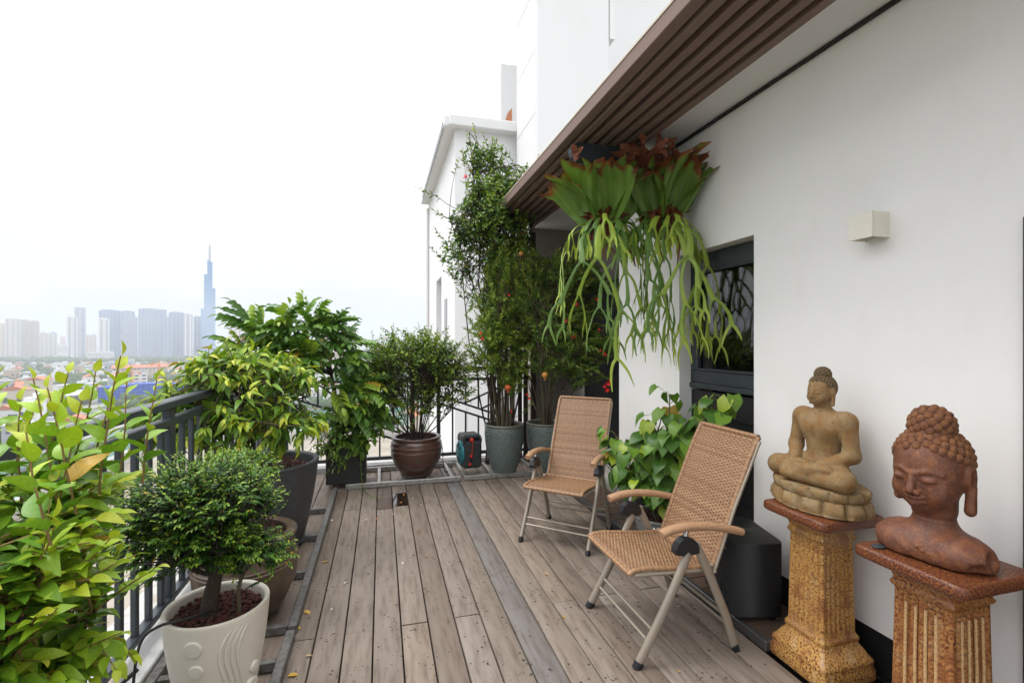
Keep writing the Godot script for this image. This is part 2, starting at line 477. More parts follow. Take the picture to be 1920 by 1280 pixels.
	mat("city_leaves", lin(0.9, 1.0, 0.9), 0.9, {tex = noise_tex(63, 0.06, [[0.0, lin(0.02, 0.035, 0.015)], [0.5, lin(0.05, 0.08, 0.03)], [1.0, lin(0.09, 0.12, 0.05)]]), tri = 0.12, world = true})
	for t in [["city_white", 0.62, 0.61, 0.60], ["city_cream", 0.50, 0.43, 0.34], ["city_grey", 0.33, 0.34, 0.36], ["city_tan", 0.42, 0.33, 0.25], ["city_blue_grey", 0.23, 0.30, 0.43], ["city_slate", 0.16, 0.22, 0.34], ["city_dome", 0.08, 0.22, 0.45], ["city_terracotta", 0.42, 0.14, 0.075], ["city_metal", 0.48, 0.5, 0.52], ["city_glassy", 0.19, 0.32, 0.52], ["city_glass_edge", 0.30, 0.42, 0.58], ["net_blue", 0.03, 0.09, 0.42], ["net_navy", 0.010, 0.03, 0.22], ["crane_orange", 0.62, 0.22, 0.02], ["mast_teal", 0.25, 0.42, 0.42], ["city_window", 0.06, 0.07, 0.09], ["city_red", 0.5, 0.06, 0.04]]:
		mat(t[0], lin(t[1], t[2], t[3]), 0.35 if t[0] == "city_glassy" else 0.75)


# drips and specks of debris that lie on the boards, 2 x 2 m
func spot_texture() -> ImageTexture:
	var s := 1024
	var im := Image.create(s, s, false, Image.FORMAT_RGBA8)
	im.fill(Color(0.1, 0.06, 0.05, 0.0))
	var r := RandomNumberGenerator.new()
	r.seed = 77
	var dens := FastNoiseLite.new()
	dens.seed = 5
	dens.frequency = 0.006
	for k in 2900:
		var x := r.randi_range(0, s - 1)
		var y := r.randi_range(0, s - 1)
		if dens.get_noise_2d(x, y) < r.randf_range(-0.35, 0.35):
			continue
		var rad := r.randf_range(1.2, 2.5) if r.randf() < 0.75 else r.randf_range(2.6, 4.2)
		var q: Color = [Color(0.16, 0.10, 0.085), Color(0.10, 0.065, 0.06), Color(0.24, 0.13, 0.08), Color(0.07, 0.05, 0.05)][r.randi_range(0, 3)]
		var sq := r.randf_range(0.55, 1.0)
		var a0 := r.randf_range(0, PI)
		for dy in range(-5, 6):
			for dx in range(-5, 6):
				var e := Vector2(dx, dy).rotated(a0)
				e.y /= sq
				var al := clampf(rad + 0.5 - e.length(), 0.0, 1.0) * 0.9
				if al > 0.0:
					var px := posmod(x + dx, s)
					var py := posmod(y + dy, s)
					if im.get_pixel(px, py).a < al:
						im.set_pixel(px, py, Color(q.r, q.g, q.b, al))
	return ImageTexture.create_from_image(im)


# midrib, side veins, mottling and a few brown nicks, stalk at the top row
func leaf_texture() -> ImageTexture:
	var w := 64
	var h := 128
	var im := Image.create(w, h, false, Image.FORMAT_RGBA8)
	var f := FastNoiseLite.new()
	f.seed = 14
	f.frequency = 0.05
	for y in h:
		for x in w:
			var s := absf((x + 0.5) / w * 2.0 - 1.0)
			var t := (y + 0.5) / h
			var k := 0.95 + 0.08 * f.get_noise_2d(x * 1.5, y)
			var side := absf(fposmod(t * 9.0 - s * 1.6, 1.0) - 0.5) * 2.0
			if side > 0.86:
				k += 0.05
			var q := Color(k, k, k)
			if s < 0.06:
				q = Color(1.0, 1.0, 0.92)
			var e := f.get_noise_2d(x * 2.2 + 300.0, y * 2.2)
			if s > 0.8 and e > 0.42 or e > 0.62:
				q = Color(0.78, 0.60, 0.40)
			im.set_pixel(x, y, q)
	return ImageTexture.create_from_image(im)


func overcast_sky() -> ImageTexture:
	var w := 1024
	var h := 512
	var im := Image.create(w, h, false, Image.FORMAT_RGBF)
	var f := FastNoiseLite.new()
	f.seed = 8
	f.frequency = 1.3
	f.fractal_octaves = 5
	for y in h:
		var el := (0.5 - (y + 0.5) / h) * PI
		var s := sin(el)
		var base := Color(0.725, 0.738, 0.765).lerp(Color(0.90, 0.90, 0.91), clampf(s * 1.6, 0.0, 1.0))
		var k := 1.0 + 2.5 * clampf(s - 0.16, 0.0, 1.0)
		if s < 0.0:
			base = Color(0.725, 0.738, 0.765).lerp(Color(0.45, 0.45, 0.43), clampf(-s * 6.0, 0.0, 1.0))
		for x in w:
			var az := TAU * (x + 0.5) / w
			var q := f.get_noise_3d(cos(az) * cos(el) * 1.4, s * 6.5, sin(az) * cos(el) * 1.4)
			var g := clampf(0.5 + q * 1.1, 0.0, 1.0) if s >= 0.0 else 0.5
			var tint := Color(0.915, 0.945, 1.0).lerp(Color(1.06, 1.055, 1.04), g)
			im.set_pixel(x, y, Color(base.r * k * tint.r, base.g * k * tint.g, base.b * k * tint.b))
	return ImageTexture.create_from_image(im)


func make_light() -> void:
	var cam := Camera3D.new()
	cam.name = "camera"
	add_child(cam)
	cam.position = Vector3(0, 1.55, 0)
	cam.rotation.y = -deg_to_rad(15.15)
	cam.fov = rad_to_deg(2.0 * atan(640.0 / 905.0))
	cam.near = 0.05
	cam.far = 40000.0
	cam.current = true
	var e := Environment.new()
	e.background_mode = Environment.BG_SKY
	var sky := Sky.new()
	var pm := PanoramaSkyMaterial.new()
	pm.panorama = overcast_sky()
	sky.sky_material = pm
	e.sky = sky
	e.tonemap_mode = Environment.TONE_MAPPER_LINEAR
	e.tonemap_exposure = 1.34
	e.background_energy_multiplier = 1.0
	e.sdfgi_enabled = true
	e.ssao_enabled = true
	e.ssil_enabled = true
	e.fog_enabled = true
	e.fog_density = 0.00030
	e.fog_light_color = Color(0.95, 0.975, 1.0)
	var we := WorldEnvironment.new()
	we.name = "world_environment"
	we.environment = e
	add_child(we)
	var sun := DirectionalLight3D.new()
	sun.name = "sun"
	sun.light_energy = 0.35
	sun.light_angular_distance = 18.0
	sun.light_color = Color(1.0, 0.98, 0.95)
	sun.shadow_enabled = true
	add_child(sun)
	sun.look_at_from_position(Vector3(-5, 9, -1.5), Vector3.ZERO, Vector3.UP)


const WALL_X := 2.25


func make_deck() -> void:
	var deck := structure("deck", "weathered grey brown timber deck of long boards", "deck")
	var pitch := 0.1459
	var x0 := -0.4797
	var r := RandomNumberGenerator.new()
	r.seed = 4
	for k in range(-4, 16):
		var xa := x0 + pitch * k + 0.0035
		var xb := x0 + pitch * (k + 1) - 0.0035
		var cuts := [-1.6, 2.70, 6.03] if posmod(k, 2) == 0 else [-1.6, 0.72, 4.68, 6.03]
		if k == 3:
			cuts = [-1.6, 0.72, 4.62, 4.93, 6.03]
		elif k == 4:
			cuts = [-1.6, 2.70, 4.66, 5.06, 6.03]
		for i in cuts.size() - 1:
			var fa: float = cuts[i] + 0.003
			var fb: float = cuts[i + 1] - 0.003
			var b := MB.new()
			var dy := r.randf_range(-0.0025, 0.002)
			var off := Vector2(r.randf() * 7.0, r.randf() * 9.0)
			plank(b, xa, xb, fa, fb, dy, off)
			var m: Material = M["deck_timber_%d" % r.randi_range(0, 5)]
			if k == 8:
				m = M.deck_timber_grey
			elif k == 4 and i == 2:
				m = M.wet_timber
			elif k == 3 and i == 2:
				m = M.deck_timber_dark
			elif fa > 4.6 and r.randf() < 0.45:
				m = M.deck_timber_4
			put("plank", b, m, deck)
	var j := MB.new()
	for q in range(0, 16):
		j.box(P(0.4, -0.055, -1.4 + q * 0.5), Vector3(3.2, 0.05, 0.06))
	j.box(P(0.6, -0.12, 2.2), Vector3(3.5, 0.04, 8.4))
	put("joists", j, M.deck_joist, deck)


func plank(b: MB, xa: float, xb: float, fa: float, fb: float, dy: float, off: Vector2) -> void:
	var e := 0.0035
	var rows := []
	for q in [[xa, -0.026, Vector3(-1, 0, 0)], [xa, dy - e, Vector3(-1, 0.3, 0)], [xa + e, dy, Vector3(-0.2, 1, 0)], [xb - e, dy, Vector3(0.2, 1, 0)], [xb, dy - e, Vector3(1, 0.3, 0)], [xb, -0.026, Vector3(1, 0, 0)]]:
		var row := []
		for f in [fa, fb]:
			var i := b.vert(P(q[0], q[1], f), q[2].normalized(), Vector2(q[0] + off.x, f + off.y))
			b.uv2[i] = Vector2(q[0] * 0.5 + off.x, f * 0.5 + off.y)
			row.append(i)
		rows.append(row)
	for i in rows.size() - 1:
		b.quadi(rows[i][0], rows[i + 1][0], rows[i + 1][1], rows[i][1])
	for f in [[fa, 1.0], [fb, -1.0]]:
		b.face([P(xa, -0.026, f[0]), P(xb, -0.026, f[0]), P(xb, dy - e, f[0]), P(xa, dy - e, f[0])], Vector3(0, 0, f[1]))


func make_house() -> void:
	var h := thing("house_facade", "white plastered house wall with recessed dark window beside the deck", "house wall")
	var w := MB.new()
	# wall pieces around the window niche
	w.box(P(2.40, 1.64, 0.51), Vector3(0.30, 2.90, 4.014))
	put("wall_panel", w, M.plaster, h)
	w = MB.new()
	w.box(P(2.402, 2.654, 2.9085), Vector3(0.30, 0.872, 0.783))
	put("wall_panel", w, M.plaster, h)
	w = MB.new()
	w.box(P(2.40, 1.64, 3.795), Vector3(0.30, 2.90, 0.99))
	put("wall_panel", w, M.plaster, h)
	w = MB.new()
	w.box(P(2.415, 0.08, 0.51), Vector3(0.30, 0.216, 4.010))
	put("baseboard", w, M.black_trim, h)
	w = MB.new()
	w.box(P(2.415, 0.08, 3.795), Vector3(0.30, 0.216, 0.984))
	put("baseboard", w, M.black_trim, h)
	# black door frame at the near end of the wall
	w = MB.new()
	w.box(P(2.245, 1.0, 0.745), Vector3(0.04, 2.0, 0.90), 0.004)
	var dr := put("door", w, M.black_trim, h)
	w = MB.new()
	w.box(P(2.232, 1.02, 0.745), Vector3(0.03, 1.7, 0.66), 0.004)
	put("door_panel", w, M.black_trim, dr)
	w = MB.new()
	w.tube([P(2.20, 0.98, 1.10), P(2.20, 1.14, 1.10)], 0.009, 8)
	w.tube([P(2.20, 1.0, 1.10), P(2.24, 1.0, 1.10)], 0.006, 8)
	w.tube([P(2.20, 1.12, 1.10), P(2.24, 1.12, 1.10)], 0.006, 8)
	put("handle", w, M.chrome, dr)
	# the window unit set back in its niche
	var win := MB.new()
	var wx := 2.375
	win.box(P(wx, 2.145, 2.9085), Vector3(0.05, 0.13, 0.783), 0.004)
	win.box(P(wx, 1.282, 2.9085), Vector3(0.05, 0.095, 0.783), 0.004)
	win.box(P(wx - 0.008, 1.213, 2.9085), Vector3(0.06, 0.04, 0.783), 0.006)
	win.box(P(wx, 1.705, 2.557), Vector3(0.05, 0.75, 0.08), 0.004)
	win.box(P(wx, 1.705, 3.255), Vector3(0.05, 0.75, 0.09), 0.004)
	var wn := put("window", win, M.window_frame_paint, h)
	var pane := MB.new()
	pane.box(P(wx + 0.005, 1.705, 2.905), Vector3(0.008, 0.76, 0.62))
	put("pane", pane, M.window_glass, wn)
	var sash := MB.new()
	for q in [[1.338, 0.016], [2.072, 0.016]]:
		sash.box(P(wx - 0.02, q[0], 2.905), Vector3(0.03, q[1], 0.60), 0.004)
	for q in [2.605, 3.202]:
		sash.box(P(wx - 0.021, 1.705, q), Vector3(0.03, 0.716, 0.016), 0.003)
	put("sash", sash, M.window_frame_paint, wn)
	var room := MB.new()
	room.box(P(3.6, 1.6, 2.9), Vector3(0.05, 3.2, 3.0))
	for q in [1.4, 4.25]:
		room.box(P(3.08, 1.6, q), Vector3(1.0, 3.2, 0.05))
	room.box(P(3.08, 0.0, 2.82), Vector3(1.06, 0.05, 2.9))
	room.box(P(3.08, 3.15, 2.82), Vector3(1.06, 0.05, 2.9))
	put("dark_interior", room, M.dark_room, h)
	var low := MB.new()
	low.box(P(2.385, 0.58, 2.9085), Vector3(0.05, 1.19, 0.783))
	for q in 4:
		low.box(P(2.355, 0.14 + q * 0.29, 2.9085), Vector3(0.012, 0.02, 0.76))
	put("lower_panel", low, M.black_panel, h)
	# recess beyond the pier: black door leaf, beige end wall
	var d := MB.new()
	d.box(P(2.75, 1.15, 5.25), Vector3(0.06, 2.3, 1.9), 0.004)
	for q in 5:
		d.box(P(2.71, 0.3 + q * 0.45, 5.25), Vector3(0.012, 0.03, 1.8))
	put("door", d, M.black_panel, h)
	d = MB.new()
	d.box(P(2.95, 2.7, 5.25), Vector3(0.3, 0.78, 1.92))
	put("wall_panel", d, M.beige_render, h)
	d = MB.new()
	d.box(P(2.62, 1.55, 6.38), Vector3(1.3, 3.1, 0.2))
	put("wall_panel", d, M.beige_render, h)
	d = MB.new()
	d.box(P(2.85, 1.55, 4.26), Vector3(0.62, 3.08, 0.05))
	put("wall_panel", d, M.plaster, h)
	# soffit and trim
	var s := MB.new()
	s.box(P(2.72, 3.22, 2.4), Vector3(1.62, 0.25, 8.0))
	put("soffit", s, M.soffit_paint, h)
	s = MB.new()
	s.box(P(2.238, 3.083, 1.35), Vector3(0.022, 0.02, 5.9), 0.003)
	put("soffit_trim", s, M.black_trim, h)  # thin black trim strip where the wall meets the soffit

	# slatted canopy under the soffit
	var c := thing("slatted_canopy", "brown slatted canopy running along the eaves above the chairs", "canopy")
	var far := 6.0
	for k in 6:
		var b := MB.new()
		var x := 1.415 + k * 0.0915
		b.box(P(x, 3.045, (far - 1.6) / 2.0), Vector3(0.052, 0.05, far + 1.6), 0.004)
		put("slat", b, M.composite_brown, c)
	var bb := MB.new()
	bb.box(P(1.335, 3.075, (far - 1.6) / 2.0), Vector3(0.07, 0.085, far + 1.6), 0.004)
	put("fascia", bb, M.composite_brown, c)
	bb = MB.new()
	bb.box(P(1.318, 3.122, (far - 1.6) / 2.0), Vector3(0.045, 0.012, far + 1.6))
	put("edge_trim", bb, M.trim_cream, c)
	bb = MB.new()
	bb.box(P(1.63, 3.082, (far - 1.6) / 2.0), Vector3(0.52, 0.016, far + 1.58))
	put("backing_board", bb, M.composite_brown, c)
	# support arm with a rounded nose, two wall plates
	for f in [3.36]:
		var a := thing("support_arm", "dark grey steel arm under the brown canopy holding the hanging ferns", "bracket")
		var pts := []
		for q in [[1.36, 2.995], [1.36, 2.965], [1.375, 2.93], [1.41, 2.905], [2.25, 2.875], [2.25, 3.02], [1.40, 3.02]]:
			pts.append(Vector2(q[0], q[1]))
		put("arm", extrude(pts, f - 0.045, f + 0.045), M.arm_grey, a)
		var pl := MB.new()
		pl.box(P(2.238, 2.86, f), Vector3(0.03, 0.3, 0.14), 0.004)
		put("wall_plate", pl, M.arm_grey, a)
		for q in [1.58, 1.62, 2.02]:
			var hk := MB.new()
			hk.tube([P(q, 2.93, f - 0.03), P(q, 2.86, f - 0.03), P(q + 0.012, 2.84, f - 0.03), P(q + 0.02, 2.86, f - 0.03)], 0.005, 6)
			put("hook", hk, M.cable_black, a)
	# small sprinkler and hook on the soffit
	var sp := thing("ceiling_hook", "small chrome hook screwed into the white soffit above the ferns", "hook", P(2.12, 3.095, 3.25))
	var sb := MB.new()
	sb.lathe([Vector2(0.0, -0.002), Vector2(0.03, -0.004), Vector2(0.028, -0.012), Vector2(0.012, -0.02), Vector2(0.008, -0.035), Vector2(0.0, -0.036)], 14)
	put("base", sb, M.chrome, sp)
	sb = MB.new()
	var hp := []
	for q in 11:
		var an := -PI / 2 + TAU * 0.8 * q / 10.0
		hp.append(Vector3(cos(an) * 0.02, -0.06 - sin(an) * 0.024, 0))
	sb.tube(hp, 0.005, 6)
	put("hook", sb, M.chrome, sp)

	# the wall lamp: an open-ended box
	var l := thing("wall_lamp", "small beige box-shaped wall lamp on the white wall", "wall lamp", P(2.25, 2.085, 1.74))
	var lb := MB.new()
	var t := 0.006
	lb.box(Vector3(-0.100, 0, 0), Vector3(t, 0.118, 0.115), 0.001)
	lb.box(Vector3(-0.05, 0, 0.0545), Vector3(0.1, 0.116, t), 0.001)
	lb.box(Vector3(-0.05, 0, -0.0545), Vector3(0.1, 0.116, t), 0.001)
	put("shade", lb, M.lamp_beige, l)
	lb = MB.new()
	lb.box(Vector3(-0.012, 0, 0), Vector3(0.02, 0.09, 0.1))
	lb.box(Vector3(-0.05, 0, 0), Vector3(0.09, 0.01, 0.1))
	put("fitting", lb, M.lamp_inner, l)


# a polygon in x, y swept along the planks from fa to fb
func extrude(poly: Array, fa: float, fb: float) -> MB:
	var b := MB.new()
	var pk := PackedVector2Array(poly)
	var mid := Vector2.ZERO
	for q in pk:
		mid += q / pk.size()
	for i in pk.size():
		var p := pk[i]
		var q := pk[(i + 1) % pk.size()]
		var nn := Vector2(q.y - p.y, p.x - q.x)
		if nn.dot((p + q) * 0.5 - mid) < 0:
			nn = -nn
		b.face([P(p.x, p.y, fa), P(q.x, q.y, fa), P(q.x, q.y, fb), P(p.x, p.y, fb)], Vector3(nn.x, nn.y, 0))
	var t := Geometry2D.triangulate_polygon(pk)
	for s in [[fa, 1.0], [fb, -1.0]]:
		for i in range(0, t.size(), 3):
			b.face([P(pk[t[i]].x, pk[t[i]].y, s[0]), P(pk[t[i + 1]].x, pk[t[i + 1]].y, s[0]), P(pk[t[i + 2]].x, pk[t[i + 2]].y, s[0])], Vector3(0, 0, s[1]))
	return b


func make_edges() -> void:
	# granite kerbs under the railings
	var kerb := structure("kerb", "white speckled granite kerb under the railing", "kerb")
	var r := RandomNumberGenerator.new()
	r.seed = 9
	var f := -1.0
	while f < 6.2:
		var l := minf(0.8, 6.28 - f)
		var b := MB.new()
		b.box(P(-1.20, 0.01 + r.randf_range(-0.002, 0.002), f + l / 2), Vector3(0.36, 0.10, l - 0.005), 0.006)
		put("kerb_stone", b, M.granite, kerb)
		f += l
	var x := -1.01
	while x < 1.95:
		var b := MB.new()
		b.box(P(x + 0.4, 0.01, 6.17), Vector3(0.795, 0.10, 0.22), 0.006)
		put("kerb_stone", b, M.granite, kerb)
		x += 0.8
	var slab := structure("terrace_slab", "concrete slab edge beneath the roof deck", "slab")
	var sb := MB.new()
	sb.box(P(0.9, -0.35, 2.5), Vector3(4.56, 0.4, 7.7))
	put("concrete", sb, M.beige_render, slab)

	# left railing of upright bars
	var rl := thing("railing", "slate grey metal railing of upright bars along the left edge", "railing")
	var rx := -1.14
	var b1 := MB.new()
	b1.box(P(rx, 1.205, 2.6), Vector3(0.075, 0.045, 7.1), 0.006)
	put("handrail", b1, M.rail_metal, rl)
	b1 = MB.new()
	b1.box(P(rx, 1.105, 2.6), Vector3(0.05, 0.045, 7.08), 0.005)
	put("middle_rail", b1, M.rail_metal, rl)
	b1 = MB.new()
	b1.box(P(rx, 0.125, 2.6), Vector3(0.05, 0.035, 7.08), 0.004)
	put("bottom_rail", b1, M.rail_metal, rl)
	var bar := MB.new()
	bar.box(Vector3.ZERO, Vector3(0.026, 0.94, 0.034), 0.003)
	var bm := bar.mesh()
	var q := -0.85
	while q < 6.1:
		put("bar", bm, M.rail_metal, rl, Transform3D(Basis.IDENTITY, P(rx, 0.612, q)))
		q += 0.142
	var post := MB.new()
	post.box(Vector3.ZERO, Vector3(0.046, 1.12, 0.06), 0.004)
	var pm := post.mesh()
	for pf in [0.9, 3.1, 4.66, 6.12]:
		put("post", pm, M.rail_metal, rl, Transform3D(Basis.IDENTITY, P(rx, 0.62, pf - 0.02)))

	# end railing with slanted bars
	var re := thing("railing", "black metal railing with slanted bars across the far end", "railing")
	var rf := 6.16
	b1 = MB.new()
	b1.box(P(0.42, 1.205, rf), Vector3(3.05, 0.045, 0.06), 0.005)
	put("handrail", b1, M.rail_metal, re)
	b1 = MB.new()
	b1.box(P(0.42, 1.065, rf), Vector3(3.03, 0.035, 0.04), 0.004)
	put("middle_rail", b1, M.rail_metal, re)
	b1 = MB.new()
	b1.box(P(0.42, 0.115, rf), Vector3(3.03, 0.04, 0.04), 0.004)
	put("bottom_rail", b1, M.rail_metal, re)
	var posts := [-1.08, -0.20, 0.70, 1.60]
	for px in posts:
		var pb := MB.new()
		pb.box(P(px, 0.6, rf + 0.001), Vector3(0.045, 1.14, 0.05), 0.004)
		put("post", pb, M.rail_metal, re)
	var tops := [0.80, 0.46, 0.76, 0.6]
	for k in 3:
		var xa: float = posts[k] + 0.02
		var xb: float = posts[k + 1] - 0.02
		var ya: float = tops[k]
		var slope := -0.36
		for o in [0.0, 0.10]:
			var pb := MB.new()
			var e := xb
			if ya + o + slope * (xb - xa) < 0.13:
				e = xa + (ya + o - 0.13) / -slope
			pb.bar(P(xa, ya + o, rf - 0.002), P(e, ya + o + slope * (e - xa), rf - 0.002), 0.025, 0.025)
			put("slanted_bar", pb, M.rail_metal, re)
		if k == 2:
			for o in [0.30, 0.52]:
				var pb := MB.new()
				pb.bar(P(xa + o, ya + 0.1 + slope * o, rf - 0.001), P(xb, ya + 0.1 + slope * o + 0.42 * (xb - xa - o), rf - 0.001), 0.022, 0.022)
				put("slanted_bar", pb, M.rail_metal, re)
		var px := xa + 0.16
		while px < xb - 0.05:
			var yl := ya + slope * (px - xa)
			for s in [[0.13, yl], [yl + 0.10, 1.05]]:
				if s[1] - s[0] > 0.05:
					var pb := MB.new()
					pb.box(P(px, (s[0] + s[1]) / 2, rf + 0.002), Vector3(0.02, s[1] - s[0], 0.02))
					put("bar", pb, M.rail_metal, re)
			px += 0.168

	# aluminium trays on which the pots stand
	var specs := [[-0.36, 0.86, 5.33, 5.98, 0.42, "aluminium ladder tray under the red brown pot at the far railing"], [0.885, 2.10, 5.33, 5.98, 0.42, "aluminium ladder tray under the hose reel and green pots"]]
	for s in specs:
		var t := thing("pot_tray", s[5], "tray", Vector3.ZERO, 0.0, "aluminium pot trays on the deck")
		for ff in [s[2], s[3]]:
			var b := MB.new()
			b.box(P((s[0] + s[1]) / 2, 0.029, ff), Vector3(s[1] - s[0], 0.05, 0.04), 0.004)
			put("side_bar", b, M.aluminium, t)
		var xx: float = s[0] + 0.02
		while xx < s[1]:
			var b := MB.new()
			b.box(P(xx, 0.027, (s[2] + s[3]) / 2), Vector3(0.035, 0.045, s[3] - s[2] - 0.044), 0.003)
			put("rung", b, M.aluminium, t)
			xx += s[4] * (0.62 if xx > s[0] + 0.3 else 0.75)
	for s in [[0.6, 2.72, "weathered metal tray under the cream pot along the railing"], [2.76, 5.25, "weathered metal tray under the brown and charcoal pots"]]:
		var t := thing("pot_tray", s[2], "tray", Vector3.ZERO, 0.0, "aluminium pot trays on the deck")
		for xx in [-0.455, -0.985]:
			var b := MB.new()
			b.box(P(xx, 0.029, (s[0] + s[1]) / 2), Vector3(0.045, 0.05, s[1] - s[0]), 0.004)
			put("side_bar", b, M.weathered_bar, t)
		var ff: float = s[0] + 0.03
		while ff < s[1]:
			var b := MB.new()
			b.box(P(-0.72, 0.027, ff), Vector3(0.482, 0.045, 0.035), 0.003)
			put("rung", b, M.weathered_bar, t)
			ff += 0.62
	# low timber platform along the house wall
	var pf := thing("wall_platform", "low dark timber platform edged in black steel along the wall", "platform")
	var rr := 2.02
	while rr < 4.9:
		var b := MB.new()
		b.box(P(2.055, 0.03, rr + 0.064), Vector3(0.345, 0.028, 0.122), 0.003)
		put("board", b, M.deck_timber_dark, pf)
		rr += 0.13
	var b := MB.new()
	b.box(P(1.865, 0.028, 3.45), Vector3(0.03, 0.052, 2.92), 0.004)
	b.box(P(2.06, 0.028, 2.003), Vector3(0.36, 0.05, 0.03), 0.004)
	put("steel_edge", b, M.steel_rim, pf)


const GROUND := -60.0
const CITY_TURN := 0.26442   # the town's own axes, turned from the deck


# a point of the town: metres across, height, metres out
func C(across: float, y: float, out: float) -> Vector3:
	return P(across * cos(CITY_TURN) + out * sin(CITY_TURN), y, out * cos(CITY_TURN) - across * sin(CITY_TURN))


# a node standing on the ground of the town, front turned to the terrace, plus a turn of its own
func standing(called: String, label: String, category: String, across: float, out: float, extra := 0.0, group := "") -> Node3D:
	var at := C(across, GROUND, out)
	return thing(called, label, category, at, atan2(-at.x, -at.z) + extra, group)


func tower(label: String, across: float, out: float, width: float, top: float, wall: String, band: String, fin: String, depth: float, extra: float, floors: float, crown := 0.0) -> Node3D:
	var t := standing("apartment_tower", label, "tower", across, out, extra, "apartment towers on the skyline")
	var w := width * cos(atan2(across, out))
	var h := top - GROUND
	var b := MB.new()
	b.box(Vector3(0, h / 2, 0), Vector3(w, h, depth))
	put("body", b, M[wall], t)
	b = MB.new()
	var y := floors
	while y < h - 1.0:
		b.box(Vector3(0, y, 0), Vector3(w * 1.02, floors * 0.32, depth * 1.03))
		y += floors
	stuff(put("balcony_bands", b, M[band], t))
	var nf := maxi(2, int(w / 11.0))
	for k in nf:
		b = MB.new()
		var x := w * ((k + 0.5) / nf - 0.5)
		b.box(Vector3(x, h * 0.495, depth * 0.52), Vector3(w / nf * 0.34, h * 0.985, 1.6))
		put("window_strip", b, M[fin], t)
	b = MB.new()
	b.box(Vector3(0, h * 0.55, 0), Vector3(w * 1.025, 4.0, depth * 1.07))
	put("service_floor", b, M.city_slate if wall.contains("blue") else M[wall], t)
	b = MB.new()
	b.box(Vector3(-w * 0.12, h + 2.0, 0), Vector3(w * 0.5, 4.0, depth * 0.6))
	b.box(Vector3(w * 0.25, h + 1.2, 0), Vector3(w * 0.3, 2.4, depth * 0.5))
	put("roof_plant", b, M[band], t)
	if crown > 0.0:
		for s in [-0.27, 0.27]:
			b = MB.new()
			var pr := []
			for q in 7:
				var an := PI / 2 * q / 6.0
				pr.append(Vector2(cos(an) * w * crown, h + sin(an) * w * crown * 0.75))
			b.lathe(pr, 12, Vector3(w * s, 0, 0))
			put("dome", b, M.city_dome, t)
	return t


